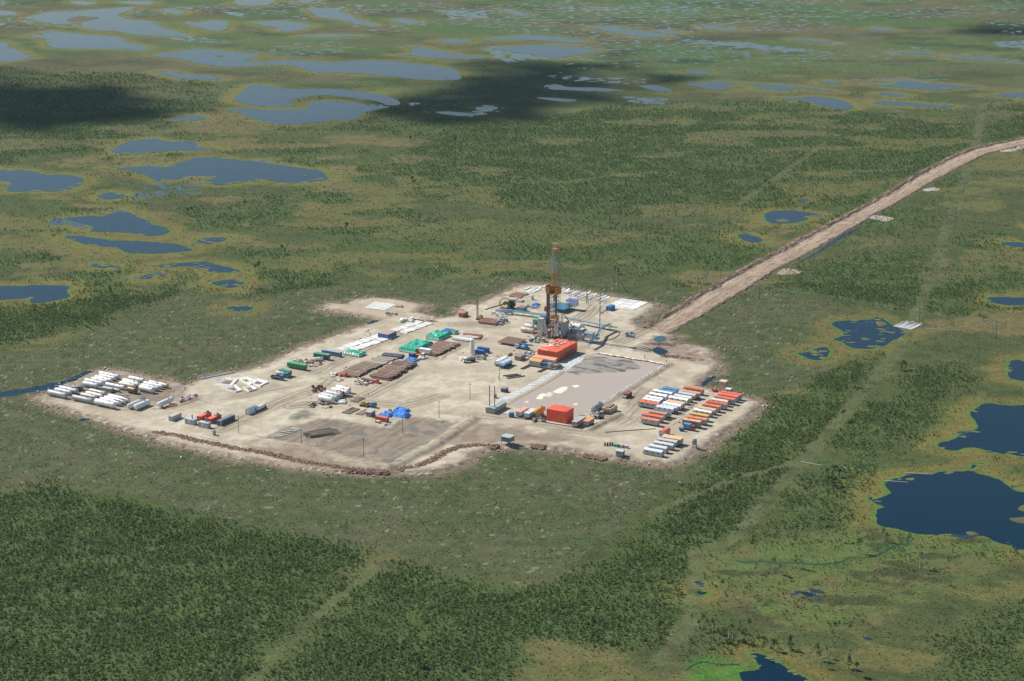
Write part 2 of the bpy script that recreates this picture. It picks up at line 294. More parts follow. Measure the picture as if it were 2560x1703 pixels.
FOREST = [  # (outline on the full sheet, density)
 ([('B1',[(-200,340),(0,335),(330,255),(800,360),(1700,550),(2340,700)]),('B2',[(180,780),(0,900)]),('F',[(560,1570),(500,1700),(-200,1700)])], 1.0),
 ([('F',[(620,1570),(900,1290),(1000,1320),(1130,1350),(1280,1350),(1400,1270),(1560,1130),(1700,1010),(1790,950),(1880,862),(1990,830),(2000,870),(1850,1050),(1690,1235),(1600,1270),(1595,1330),(1585,1420),(1500,1480),(1350,1490),(1200,1480),(1190,1570),(1150,1700),(560,1700)])], 1.0),
 ([('F',[(2090,850),(2000,1000),(1900,1090),(1760,1210),(1900,1230),(1960,1210),(1990,1130),(2050,1060),(2150,1000),(2230,870),(2240,830)])], .8),
 ([('F',[(2420,1320),(2280,1400),(2180,1500),(2130,1600),(2420,1650)])], .75), ([('F',[(1560,1420),(1750,1440),(1900,1490),(1800,1510),(1600,1490)])], .6),
 ([('F',[(870,370),(1000,300),(1300,262),(1400,242),(1700,232),(1880,232),(2000,260),(2240,275),(2230,345),(2000,460),(1880,490),(1760,500),(1600,500),(1400,500),(1100,470),(950,450)])], .95),
 ([('F',[(-60,150),(330,172),(480,190),(520,240),(370,300),(200,352),(-60,372)])], 1.0), ([('F',[(-60,720),(160,690),(300,675),(420,655),(420,680),(200,750),(-60,790)])], .9),
 ([('F',[(2285,230),(2420,230),(2420,312),(2250,330)])], 1.0), ([('F',[(1800,640),(1900,610),(2150,570),(2130,690),(1950,700),(1830,670)])], .95), ([('F',[(2200,560),(2420,540),(2420,640),(2250,690),(2150,700)])], .85),
 ([('F',[(520,570),(600,560),(690,590),(650,605),(560,600)])], .9), ([('F',[(570,460),(650,440),(700,470),(640,490)])], .9), ([('F',[(400,480),(470,470),(490,500),(430,515)])], .9), ([('F',[(1950,560),(2100,470),(2200,400),(2240,400),(2150,520),(2000,600)])], .6),
 ([('F',[(850,250),(1050,270),(1250,280),(1100,300),(860,290)])], .8), ([('F',[(1050,170),(1350,190),(1250,240),(1000,230)])], .5), ([('F',[(930,500),(1400,500),(1450,560),(1100,600),(900,570)])], .55)]
TRACKS = [([('F',[(2262,232),(2250,320),(2215,430),(2180,520),(2150,620),(2110,720),(2080,790),(2000,890),(1860,1050),(1690,1240),(1600,1275),(1600,1340),(1590,1430),(1520,1520)])], 3.6), ([('F',[(540,1620),(620,1520),(760,1390),(890,1290)])], 2.2), ([('F',[(1500,1180),(1700,1100),(1850,1060)])], 2.0), ([('F',[(1700,470),(1800,400),(1900,330)])], 3)]
LAKEW = [GP(l) for l in LAKES]
FORW = [(GP(f), d) for f, d in FOREST]; TRW = [(GP(t), wd) for t, wd in TRACKS]
LAKER = []
for i, L in enumerate(LAKEW):
    P = np.array(L); sz = math.sqrt(abs(np.ptp(P[:, 0]) * np.ptp(P[:, 1]))); LAKER.append(rough(L, min(3.2, .5 + sz * .02), max(2.2, sz / 45), i + 1))
GREENP = GP([('S8',[(0,1520),(20,1470),(120,1440),(300,1430),(420,1480),(380,1560),(200,1600),(0,1600)])])
SEDGE = GP([('S8',[(80,870),(330,800),(500,780),(900,690),(1050,690),(1280,760),(1700,770),(1830,830),(1800,950),(1500,1050),(1300,1150),(900,1250),(500,1330),(300,1180),(200,1000)])])
BURN = GP([('B2',[(1190,1330),(1400,1290),(1700,1350),(1900,1430),(1700,1568),(1500,1568),(1250,1440)])])
STREAM = GP([('S8',[(1285,742),(1265,800),(1200,815),(1140,850),(1060,875),(950,880),(880,910),(760,915),(640,905),(500,905),(320,900)])])
RLW = GP([('R4',[(1925,1088),(2100,985),(2300,868)]),('S6',[(40,1550),(340,1370),(600,1235),(830,1110),(1080,990),(1300,870),(1560,715),(1800,590),(1940,525),(2325,445),(2700,400),(3300,340)])]); RRW = GP([('R4',[(2180,1200)]),('S6',[(300,1560),(480,1450),(640,1345),(860,1235),(1080,1110),(1260,1000),(1480,880),(1660,770),(1900,640),(2060,560),(2325,495),(2700,445),(3300,380)])]); ROADP = RLW + RRW[::-1]
STREAM2 = GP([('S8',[(30,1508),(60,1480),(120,1462),(200,1470),(330,1478)])])

def land(X, Y):
    """what grows where: colour, tree density, wetness at ground points"""
    lk = np.full(X.shape, -45.0)
    for L in LAKER: lk = np.maximum(lk, sdist(X, Y, L, 45.0))
    far = sst(1700, 2300, Y); n1 = fbm(X, Y * .8, 60, 5, 1); n2 = fbm(X * .7, Y, 26, 5, 2); n3 = fbm(X, Y, 9, 4, 3); n4 = fbm(X * .75, Y, 150, 3, 4); n5 = fbm(X, Y, 14, 4, 9)
    F = np.zeros(X.shape)
    for f, d in FORW: F = np.maximum(F, d * sst(-12, 14, sdist(X, Y, f, 40.0) + (n2 - .5) * 34 + (n3 - .5) * 12))
    clr = sst(-4, 4, sdist(X, Y, CLEARED, 30.0) + (n3 - .5) * 10); pad = sdist(X, Y, PAD, 40.0)
    tr = np.zeros(X.shape)
    for t, wd in TRW: tr = np.maximum(tr, 1 - sst(wd * .7, wd * 1.3, line_d(X, Y, t) + (n3 - .5) * 4))
    patch = sst(.48, .60, n1 * .45 + n2 * .4 + n3 * .15)                       # natural thickets on the open bog
    D = np.maximum(F, patch * .8 * (1 - .93 * far)) * (1 - clr) * (1 - tr)
    D = D * sst(2, 7, -lk - (n3 - .5) * 8) * sst(1, 4, -pad)
    bogm = sst(.54, .62, fbm(X * .55, Y, 30, 4, 12) * .75 + n3 * .25) * (1 - np.clip(F * 1.3, 0, 1) * (1 - .25 * sst(1150, 1350, Y))) * (1 - .55 * clr)   # ochre lenses of bare bog
    bare = sst(.60, .66, fbm(X * .5, Y * 1.0, 34, 3, 31))* (F > .4) * (1 - clr) * sst(1150, 1350, Y); bogm = np.maximum(bogm, bare * .8)
    D = D * (1 - bogm * .95)
    c = np.empty((len(X), 3)); c[:] = (.092, .105, .044)
    c = mixc(c, sst(.35, .65, n2), (.112, .108, .052)); c = mixc(c, sst(.45, .7, n1) * .7, (.100, .122, .042)); c = mixc(c, sst(.55, .75, n5) * .5, (.06, .07, .03))
    c = mixc(c, bogm * (.45 + .7 * n3), (.205, .152, .078)); c = mixc(c, bogm * sst(.5, .62, n4) * .6, (.150, .140, .052))
    c = mixc(c, np.clip(D * .75, 0, 1), (.098, .130, .052))
    c = mixc(c, clr * .8, (.120, .118, .066)); c = mixc(c, clr * sst(.45, .7, n5) * .65, (.085, .105, .045)); c = mixc(c, clr * sst(.55, .7, fbm(X, Y, 18, 4, 14)) * .45, (.145, .120, .080)); c = mixc(c, clr * sst(.60, .68, fbm(X, Y, 4, 3, 15)) * .55, (.06, .075, .035))
    c = mixc(c, clr * sst(.77, .80, fbm(X, Y, 2.2, 3, 16)) * .7, (.34, .33, .26))
    c = mixc(c, far * sst(.48, .6, n4) * .6, (.105, .155, .058)); c = mixc(c, far * (1 - sst(.4, .5, n4)) * .65, (.140, .102, .066)); c = mixc(c, far * sst(.55, .62, n1) * .4, (.150, .145, .062))
    c = mixc(c, far * sst(.5, .62, fbm(X * .5, Y, 30, 4, 26)) * .7, (.058, .072, .042)); c = mixc(c, far * sst(.52, .62, fbm(X * .45, Y, 45, 4, 27)) * .6, (.155, .135, .085)); c = mixc(c, far * sst(.56, .64, fbm(X * .5, Y, 60, 4, 28)) * .6, (.092, .145, .062))
    e = np.clip(-lk, 0, 45); zone = n2 * 14
    c = mixc(c, (1 - sst(3, 14 + zone * 1.3, e)) * (.35 + .5 * sst(.36, .58, n1)) * (1 - clr * .5), (.195, .180, .060)); c = mixc(c, sst(2, 5, e) * (1 - sst(6, 9 + zone * .8, e)) * .65, (.225, .155, .062)); c = mixc(c, (1 - sst(.8, 3.2, e)) * .85, (.130, .190, .046))
    sg = sst(-6, 8, sdist(X, Y, SEDGE, 30.0) + (n3 - .5) * 16); c = mixc(c, sg * .75, (.138, .150, .056)); c = mixc(c, sg * sst(.5, .62, n5) * .8, (.165, .135, .068)); c = mixc(c, sg * sst(.6, .68, n2) * .6, (.125, .165, .056)); c = mixc(c, sg * sst(.56, .64, fbm(X * .7, Y * 1.3, 12, 4, 22)) * .7, (.055, .058, .035))
    bu = sst(-5, 6, sdist(X, Y, BURN, 30.0) + (n3 - .5) * 12); c = mixc(c, bu * .8, (.19, .15, .07)); c = mixc(c, bu * sst(.5, .6, n5) * .6, (.11, .12, .04))
    gp = sst(-3, 4, sdist(X, Y, GREENP, 30.0) + (n3 - .5) * 8); c = mixc(c, gp * (.35 + .55 * sst(.35, .6, n5)), (.085, .19, .040)); D = D * (1 - gp)
    st = line_d(X, Y, STREAM, 20.0); c = mixc(c, (1 - sst(2, 5, st + (n3 - .5) * 5)) * .6 * sst(.3, .55, n2), (.090, .150, .042))
    c = mixc(c, tr * .7, (.150, .150, .076)); c = mixc(c, tr * sst(.5, .65, n3) * .6, (.075, .07, .04))
    D = D * (1 - sg * .72) * (1 - bu * .85)
    rd = sdist(X, Y, ROADP, 20.0); D = D * sst(0, 4, -rd); c = mixc(c, (1 - sst(0, 5, -rd + (n3 - .5) * 6)) * .6, (.17, .125, .09))
    c = c * np.array([.61, .71, .59])[None, :]
    k = 1 - sst(0, 9, -pad + (n3 - .5) * 9); c = mixc(c, k * .8, (.19, .145, .105))
    wet = np.zeros(X.shape)                                                      # broken pools in the marshes
    for q, a in (([('L1',[(250,385),(500,370),(600,440),(480,445),(300,430)])], .55), ([('S7',[(950,1190),(1300,1170),(1450,1230),(1300,1290),(1150,1290),(900,1330),(780,1300)])], .45), ([('L2',[(560,60),(1000,60),(1000,125),(700,120)])], .5), ([('L2',[(1300,40),(2400,40),(2400,85),(1500,80)])], .45), ([('L2',[(880,300),(1300,290),(1650,370),(1350,390),(1080,420),(950,360)])], .5),
                 ([('L3',[(0,40),(1400,60),(2300,10),(2400,90),(1800,130),(1000,140),(400,110),(0,90)])], .40), ([('L3',[(0,260),(500,270),(1050,330),(900,345),(300,300)])], .55), ([('L3',[(800,240),(1300,285),(1100,300),(850,270)])], .55), ([('L3',[(1500,330),(2400,370),(2400,430),(1900,400)])], .42), ([('L3',[(2100,270),(2420,250),(2420,340),(2150,310)])], .5), ([('L3',[(1000,520),(1500,505),(2100,520),(1500,545)])], .5), ([('L2',[(400,660),(600,670),(450,700)])], .6), ([('L2',[(600,730),(900,735),(1100,750),(800,765)])], .6), ([('L2',[(1230,480),(2200,520),(1900,560),(1500,545)])], .45), ([('L2',[(1800,620),(2200,640),(2150,690),(1880,690)])], .5),
                 ([('S8',[(640,1250),(900,1260),(1250,1350),(1420,1440),(1250,1440),(1000,1350)])], .45), ([('S8',[(1000,420),(1180,440),(1140,600),(1100,700),(1000,690),(960,560)])], .4), ([('S8',[(1100,690),(1300,740),(1250,790),(1050,760)])], .45), ([('S8',[(60,1050),(500,1200),(300,1280),(80,1200)])], .3), ([('S7',[(1650,505),(2250,525),(2230,540),(1650,520)])], .5), ([('S7',[(900,225),(1400,240),(1600,290),(1200,280)])], .45), ([('S7',[(1400,70),(1600,80),(1650,130),(1500,110)])], .55)):
        wet = np.maximum(wet, a * sst(-6, 10, sdist(X, Y, GP(q), 25.0)))
    wet = np.maximum(wet, far * .40 * sst(.44, .56, fbm(X * .6, Y * .8, 110, 3, 24))); wet = np.maximum(wet, .42 * sst(22, 2, e) * (1 - F) * (1 - clr) * sst(.5, .6, n1))
    D = D * (1 - sst(.2, .5, wet) * .8)
    return c, np.clip(D, 0, 1), wet, clr, pad, lk, far

# ------------------------------------------------------------------ ground sheet
def land_material(name, pad=False):
    m, t, b = newmat(name); a = N(t, 'ShaderNodeAttribute', attribute_name='soil'); g = N(t, 'ShaderNodeNewGeometry')
    def noise(scale, detail=5, r=.6):
        n = N(t, 'ShaderNodeTexNoise'); n.inputs['Scale'].default_value = scale; n.inputs['Detail'].default_value = detail; n.inputs['Roughness'].default_value = r; t.links.new(g.outputs['Position'], n.inputs['Vector']); return n
    def rng(src, a0, a1, b0, b1):
        r = N(t, 'ShaderNodeMapRange'); r.inputs[1].default_value = a0; r.inputs[2].default_value = a1; r.inputs[3].default_value = b0; r.inputs[4].default_value = b1; t.links.new(src, r.inputs[0]); return r.outputs[0]
    n1 = noise(.75 if not pad else .9, 6, .7); n2 = noise(.16, 5, .6)
    k = (.42, 1.66) if not pad else (.74, 1.22)
    v1 = rng(n1.outputs[0], .25, .75, k[0], k[1]); v2 = rng(n2.outputs[0], .3, .7, .8 if not pad else .9, 1.2 if not pad else 1.08)
    mu = N(t, 'ShaderNodeMath', operation='MULTIPLY'); t.links.new(v1, mu.inputs[0]); t.links.new(v2, mu.inputs[1])
    hs = N(t, 'ShaderNodeHueSaturation'); t.links.new(a.outputs['Color'], hs.inputs['Color']); t.links.new(mu.outputs[0], hs.inputs['Value'])
    hn = noise(.33, 3); t.links.new(rng(hn.outputs[0], .3, .7, .485, .515), hs.inputs['Hue'])
    t.links.new(hs.outputs[0], b.inputs['Base Color']); b.inputs['Roughness'].default_value = .95; b.inputs['Specular IOR Level'].default_value = .1
    bp = N(t, 'ShaderNodeBump'); bp.inputs['Strength'].default_value = .5 if not pad else .35; bp.inputs['Distance'].default_value = .5 if not pad else .12; t.links.new(n1.outputs[0], bp.inputs['Height']); t.links.new(bp.outputs[0], b.inputs['Normal'])
    wa = N(t, 'ShaderNodeAttribute', attribute_name='wet'); wn = noise(.085, 5, .6); 
    mp = N(t, 'ShaderNodeMapping'); mp.inputs['Scale'].default_value = (1.0, 1.0, 1.0); t.links.new(g.outputs['Position'], mp.inputs['Vector']); t.links.new(mp.outputs[0], wn.inputs['Vector'])
    ad = N(t, 'ShaderNodeMath', operation='ADD'); t.links.new(wn.outputs[0], ad.inputs[0]); t.links.new(wa.outputs['Fac'], ad.inputs[1])
    f = rng(ad.outputs[0], .955, .985, 0, 1)
    wb = N(t, 'ShaderNodeBsdfPrincipled'); wb.inputs['Base Color'].default_value = (.010, .030, .042, 1) if not pad else (.16, .135, .11, 1); wb.inputs['Roughness'].default_value = .12 if not pad else .3; wb.inputs['IOR'].default_value = 1.33
    ms = N(t, 'ShaderNodeMixShader'); t.links.new(f, ms.inputs[0]); t.links.new(b.outputs[0], ms.inputs[1]); t.links.new(wb.outputs[0], ms.inputs[2])
    t.links.new(ms.outputs[0], t.nodes['Material Output'].inputs[0]); return m
MLAND = land_material('bog_ground')
def rows_y():
    ys = [330, 420, 500, 560, 600]
    v = 1770.0
    while v > -70: m = (CY - v) / FPX; ys.append(CAM_H * (cp + m * sp) / (sp - m * cp)); v -= 3.3
    y = ys[-1]
    while y < 11500: y *= 1.09; ys.append(y)
    return np.array(sorted(ys))
YS = rows_y(); S0 = np.arange(-.318, .3181, .00100)
SS = np.concatenate([-np.array([2.4, 1.7, 1.2, .9, .7, .56, .46, .39, .35]), S0, np.array([.35, .39, .46, .56, .7, .9, 1.2, 1.7, 2.4])])
gx = (SS[None, :] * (YS[:, None] * cp + CAM_H * sp)); gy = np.repeat(YS[:, None], len(SS), 1)
GX = gx.ravel(); GY = gy.ravel()
soil, dens, wet, clr_, padd, lkd, far_ = land(GX, GY)
V = np.stack([GX, GY, np.where(lkd > 1.5, -.25, 0.0)], 1); nr, nc = gx.shape
i0 = (np.arange(nr - 1)[:, None] * nc + np.arange(nc - 1)[None, :]).ravel(); Fq = np.stack([i0, i0 + 1, i0 + nc + 1, i0 + nc], 1)
me = npmesh('ground', V, Fq, MLAND); vcol(me, 'soil', soil)
a_ = me.attributes.new('wet', 'FLOAT', 'POINT'); a_.data.foreach_set('value', wet.astype(np.float32))
ground = tag(link('ground', me), kind='structure')
# coarse plain that carries the bog on behind and beside the survey
m2 = MB(); R = 12500.0; m2.add([(-R, -R, -1.6), (R, -R, -1.6), (R, R, -1.6), (-R, R, -1.6)], [(0, 1, 2, 3)])
tag(m2.build('terrain', mat((.10, .10, .04), .95, 0, .8, (.15, .12, .05), .01)), kind='structure')

# ------------------------------------------------------------------ water
def water(name, base, rgh, wave=.18, wscale=.35):
    m, t, b = newmat(name); b.inputs['Base Color'].default_value = (*base, 1); b.inputs['Roughness'].default_value = rgh; b.inputs['IOR'].default_value = 1.33; b.inputs['Specular IOR Level'].default_value = .22; b.inputs['Specular Tint'].default_value = (.72, .98, 1.0, 1)
    g = N(t, 'ShaderNodeNewGeometry'); mp = N(t, 'ShaderNodeMapping'); mp.inputs['Scale'].default_value = (.7, 1.0, 1.0); t.links.new(g.outputs['Position'], mp.inputs['Vector'])
    n = N(t, 'ShaderNodeTexNoise'); n.inputs['Scale'].default_value = wscale; n.inputs['Detail'].default_value = 3; t.links.new(mp.outputs[0], n.inputs['Vector'])
    bp = N(t, 'ShaderNodeBump'); bp.inputs['Distance'].default_value = 1.0; t.links.new(n.outputs[0], bp.inputs['Height']); t.links.new(bp.outputs[0], b.inputs['Normal'])
    n2 = N(t, 'ShaderNodeTexNoise'); n2.inputs['Scale'].default_value = .02; n2.inputs['Detail'].default_value = 4; mp2 = N(t, 'ShaderNodeMapping'); mp2.inputs['Scale'].default_value = (.35, 1.6, 1); t.links.new(g.outputs['Position'], mp2.inputs['Vector']); t.links.new(mp2.outputs[0], n2.inputs['Vector'])
    r = N(t, 'ShaderNodeMapRange'); r.inputs[1].default_value = .35; r.inputs[2].default_value = .65; r.inputs[3].default_value = rgh * .6; r.inputs[4].default_value = rgh * 1.5; t.links.new(n2.outputs[0], r.inputs[0]); t.links.new(r.outputs[0], b.inputs['Roughness']); r2 = N(t, 'ShaderNodeMapRange'); r2.inputs[1].default_value = .36; r2.inputs[2].default_value = .6; r2.inputs[3].default_value = wave * .1; r2.inputs[4].default_value = wave * 1.6; t.links.new(n2.outputs[0], r2.inputs[0]); t.links.new(r2.outputs[0], bp.inputs['Strength'])
    return m
MWATER = water('lake_water', (.0003, .015, .031), .09, .10); MSHALLOW = water('weedy_water', (.012, .030, .022), .2)
def sheet(name, pts, z, m, kind='structure'):
    me = bpy.data.meshes.new(name); bm = bmesh.new(); vs_ = [bm.verts.new((x, y, z)) for x, y in pts]
    try: f = bm.faces.new(vs_); bmesh.ops.triangulate(bm, faces=[f])
    except Exception: pass
    bmesh.ops.recalc_face_normals(bm, faces=bm.faces)
    for f in bm.faces:
        if f.normal.z < 0: f.normal_flip()
    bm.to_mesh(me); bm.free(); me.materials.append(m); o = link(name, me)
    return tag(o, kind=kind)
WEEDY = [i for i, l in enumerate(LAKES) if l[0][1][0] in ((1095,545),(870,740),(980,695),(600,690),(900,770),(1380,805),(1290,535))]
for i, L in enumerate(LAKER): sheet('lake', L, .06, MWATER)
mats_ = MB(); rsm = random.Random(17)
def sedge_mat(x, y, r, z):
    n = 9; k = rsm.uniform(.35, .8); g = rsm.uniform(-.5, .5); vs_ = []
    for i in range(n): t = 6.283 * i / n; q = r * rsm.uniform(.55, 1.25); a, b = q * math.cos(t), q * k * math.sin(t); vs_.append((x + a * math.cos(g) - b * math.sin(g), y + a * math.sin(g) + b * math.cos(g), z))
    mats_.add(vs_, [tuple(range(n))])
cnt = 0
for i, L in enumerate(LAKER):
    P = np.array(L); sz = math.sqrt(abs(np.ptp(P[:, 0]) * np.ptp(P[:, 1]))); c0 = P.mean(0)
    for k in range(int(sz * .5) if i not in WEEDY else int(sz * .6)):
        q = P[rsm.randrange(len(P))]
        if fbm(np.array([q[0]]), np.array([q[1]]), 35, 2, 88)[0] < .47 and i not in WEEDY: continue
        t = rsm.uniform(-.01, .09) if i not in WEEDY else rsm.uniform(0, .75); q = q + (c0 - q) * t; cnt += 1; sedge_mat(q[0], q[1], rsm.uniform(.5, 2.6) * (1.3 if i in WEEDY else 1) * (1 if q[1] < 1500 else 1.6), .075 + (cnt % 60) * .0012)
tag(mats_.build('sedge_mats', mat((.085, .10, .032), .95, 0, .9, (.12, .10, .04), .25)), 'ragged sedge mats floating along the lake shores', None, None, 'stuff')
def blobmound(name, pts, z0, h, m, seed, ret=False):
    pr = rough(pts, .6, 1.5, seed); n = len(pr); cx = sum(p[0] for p in pr) / n; cy = sum(p[1] for p in pr) / n
    b = MB(); vs_ = []; fs = []; ks = [(1, 0), (.93, .5), (.7, .8), (.35, 1), (.02, 1)]
    for k, q in ks: vs_ += [(cx + (x - cx) * k, cy + (y - cy) * k, z0 + h * q) for x, y in pr]
    for k in range(len(ks) - 1):
        for i in range(n): fs.append((k * n + i, k * n + (i + 1) % n, (k + 1) * n + (i + 1) % n, (k + 1) * n + i))
    b.add(vs_, fs); return b.build(name, m, None, True)
MISLE = mat((.10, .092, .036), .95, 0, .8, (.06, .08, .03), .15)
for i, L in enumerate(ISLETS): tag(blobmound('islet', GP(L), .02, .35, MISLE, 70 + i), kind='structure')
def ribbon(pts, wd, step=3.0, jit=.25, seed=0):
    out = []; P = [Vector(p) for p in pts]; c = [P[0]]
    for i in range(len(P) - 1):
        n = max(1, int((P[i + 1] - P[i]).length / step))
        c += [P[i].lerp(P[i + 1], (j + 1) / n) for j in range(n)]
    rs = random.Random(seed); l = []; r = []
    for i, p in enumerate(c):
        d = (c[min(i + 1, len(c) - 1)] - c[max(i - 1, 0)]).normalized(); q = Vector((-d.y, d.x)); o = q * rs.uniform(-jit, jit) * wd
        l.append(tuple(p + o + q * wd / 2 * rs.uniform(.7, 1.3))); r.append(tuple(p + o - q * wd / 2 * rs.uniform(.7, 1.3)))
    return l, r
def strip(name, pts, wd, z, m, seed=0, jit=.3, kind='structure', step=3.0):
    l, r = ribbon(pts, wd, step, jit, seed); b = MB(); n = len(l)
    b.add([(x, y, z) for x, y in l] + [(x, y, z) for x, y in r], [(i, n + i, n + i + 1, i + 1) for i in range(n - 1)]); o = b.build(name, m); return tag(o, kind=kind)
MSTREAM = mat((.016, .034, .018), .5, 0, .6, (.03, .07, .02), .3); strip('stream', STREAM, 1.3, .03, MSTREAM, 3, .6); strip('stream', STREAM2, 1.1, .03, MSTREAM, 4, .5)
strip('ditch_water', GP([('T1',[(-900,560),(-600,510),(-300,465),(0,430),(200,400),(420,330),(620,270),(880,175)])]), 9.5, .03, MWATER, 5, .15)
strip('ditch_water', GP([('R5',[])] if 0 else [('K6',[(1345,205),(1440,130),(1540,60),(1620,10)])]), 3.2, .03, MWATER, 6, .1)
for q in ([('T1',[(170,570),(300,580),(520,620),(760,680),(700,692),(450,645),(250,605)])], [('T1',[(650,840),(750,815),(830,830),(720,860)])], [('K5',[(1040,520),(1090,480),(1150,490),(1080,540)])], [('S6',[(790,1300),(930,1210),(1110,1090),(1210,1060),(1120,1110),(960,1210)])]):
    sheet('puddle', rough(GP(q), .5, 1.5, 9), .05, MWATER)
# ------------------------------------------------------------------ the sand pad with its pit, basin and banks
P_ = np.array(PAD); x0, y0 = P_.min(0) - 3; x1, y1 = P_.max(0) + 3; STEP = .85
xs = np.arange(x0, x1, STEP); ys = np.arange(y0, y1, STEP); px_, py_ = np.meshgrid(xs, ys); X = px_.ravel(); Y = py_.ravel()
FRONT = GP([('R5',[(-250,840),(0,900),(330,960),(700,1010),(1000,1070),(1300,1180),(600,1178),(0,1178),(-300,1178)]),('S1',[(1430,1040),(1000,1010),(300,900),(-100,800),(-100,730),(480,740),(1000,890),(1400,990),(1900,740),(2290,470)])], PZ)
HEAP = GP([('S1',[(250,495),(320,405),(520,325),(640,395),(600,445),(430,490)])], PZ)
d = sdist(X, Y, PAD, 30.0); keep = d > -2.5
n3 = fbm(X, Y, 3, 4, 41); n8 = fbm(X, Y, 8, 4, 42); n30 = fbm(X, Y, 30, 4, 43); n2_ = fbm(X, Y, 1.6, 3, 44)
Z = -.45 + (PZ + .45) * sst(-1.5, 3.5, d + (n3 - .5) * 3.0)
pd = sdist(X, Y, POND, 30.0); low = sdist(X, Y, LOWA, 30.0)
Z = Z - (.85) * sst(-1.2, 2.2, pd)                                     # mud pit
Z = Z - .55 * sst(-1, 4, low + (n3 - .5) * 2) * sst(2.5, 4, d) 
def bank(line, h, wd, z=PZ):
    global Z
    L = line_d(X, Y, GP(line, z), 20.0); Z = Z + h * (1 - sst(wd * .25, wd, L + (n3 - .5) * .8)) * (d > 1); return 1 - sst(wd * .4, wd * 1.1, L)
hp = sst(0, 7, sdist(X, Y, HEAP, 20.0) + (n3 - .5) * 5); Z = Z + hp * (.5 + 1.3 * n8) * .9
b1 = bank([('R5',[(1380,800),(1800,545),(2235,278)])], .75, 3.4); b2 = bank([('S1',[(1420,965),(1900,720),(2290,455)])], 1.1, 4.5); b3 = bank([('R5',[(1340,1015),(1560,900),(1660,850)])], 1.1, 3.2)
b4 = bank([('S1',[(0,690),(500,760),(900,860),(1400,975)])], .6, 5.0); b5 = bank([('T1',[(1690,690),(1960,680),(2330,545)])], .35, 2.0)
Z = np.where(d > 4, Z + (n2_ - .5) * .02, Z + (n3 - .5) * .25)
c = np.empty((len(X), 3)); c[:] = (.455, .392, .300)
c = mixc(c, sst(.35, .65, n30) * .6, (.50, .44, .345)); c = mixc(c, sst(.44, .64, n8) * .6, (.36, .295, .22)); c = mixc(c, sst(.58, .70, n3) * .4, (.32, .26, .195)); c = mixc(c, sst(.56, .64, fbm(X, Y, 15, 4, 45)) * .5, (.34, .275, .205))
trk = np.zeros(len(X))
for r in ROADW:
    L = line_d(X, Y, r, 14.0); wob = fbm(X, Y, 22, 3, 55) * 10
    s_ = (.35 + .65 * sst(-.2, .6, np.sin((L + wob * .5) * 2 * math.pi / 3.4))) * sst(.30, .55, fbm(X * .6, Y * .6, 14, 3, 56)) * (1 - sst(3.5, 8, L)); trk = np.maximum(trk, s_)
c = mixc(c, np.clip(trk * 1.05, 0, 1), (.250, .20, .148))
ca_, sa_ = math.cos(AZ), math.sin(AZ); U = X * ca_ + Y * sa_; W_ = -X * sa_ + Y * ca_
scr = sst(.56, .68, fbm(U * .22, W_ * 1.4, 3.2, 4, 61)); c = mixc(c, scr * sst(.5, .66, n30) * .3, (.31, .25, .185))
sc_ = sst(-6, 6, sdist(X, Y, SCRAPE, 30.0) + (n8 - .5) * 14); c = mixc(c, sc_ * .92, (.225, .178, .135)); c = mixc(c, sc_ * sst(.5, .62, n3) * .6, (.16, .125, .095)); c = mixc(c, sc_ * sst(.58, .66, n8) * .5, (.38, .31, .24))
fr_ = sst(-5, 7, sdist(X, Y, FRONT, 30.0) + (n8 - .5) * 14); c = mixc(c, fr_ * .92, (.215, .165, .123)); c = mixc(c, fr_ * sst(.52, .64, n3) * .5, (.19, .145, .11)); c = mixc(c, fr_ * sst(.54, .66, n8) * .4, (.37, .30, .235))
he = sst(-4, 6, sdist(X, Y, HELI, 30.0) + (n8 - .5) * 10); c = mixc(c, he * .55, (.36, .27, .20))
lo = sst(-2, 3, low + (n3 - .5) * 5); streak = fbm(U * .12, W_, 2.2, 4, 62)
c = mixc(c, lo * .9, (.225, .174, .134)); c = mixc(c, lo * sst(.48, .58, streak) * .8, (.165, .130, .102)); c = mixc(c, lo * sst(.56, .68, n8) * .6, (.31, .25, .195)); c = mixc(c, lo * sst(.6, .68, n30) * .5, (.20, .18, .15))
c = mixc(c, sst(0, .6, hp) * .8, (.235, .215, .165)); c = mixc(c, hp * sst(.45, .6, n3) * .6, (.16, .15, .12))
bm_ = sst(-3, 4, sdist(X, Y, BACKM, 30.0) + (n8 - .5) * 12); c = mixc(c, bm_ * .85, (.235, .165, .125)); c = mixc(c, bm_ * sst(.5, .6, n3) * .7, (.13, .09, .07)); c = mixc(c, bm_ * sst(.6, .66, n8) * .6, (.36, .31, .27))
for b_, q in ((b1, .65), (b2, .6), (b3, .7), (b4, .35), (b5, .7)): c = mixc(c, b_ * q, (.27, .21, .155)); c = mixc(c, b_ * q * sst(.5, .65, n3), (.17, .13, .10))
c = mixc(c, sst(-.5, 1.5, pd) * .9, (.20, .175, .155))
edg = 1 - sst(1.5, 7, d + (n8 - .5) * 9); c = mixc(c, edg * .85, (.235, .175, .13)); c = mixc(c, edg * sst(.5, .62, n3) * .8, (.17, .12, .09)); c = mixc(c, edg * sst(.66, .72, n2_) * .7, (.50, .46, .41))
idx = -np.ones(len(X), np.int64); idx[keep] = np.arange(keep.sum()); I = idx.reshape(px_.shape)
q = np.stack([I[:-1, :-1], I[:-1, 1:], I[1:, 1:], I[1:, :-1]], -1).reshape(-1, 4); q = q[(q >= 0).all(1)]
MPAD = land_material('sand_pad', True)
c = c * np.array([.985, 1.025, 1.015])[None, :]
me = npmesh('sand_pad', np.stack([X, Y, Z], 1)[keep], q, MPAD); vcol(me, 'soil', c[keep])
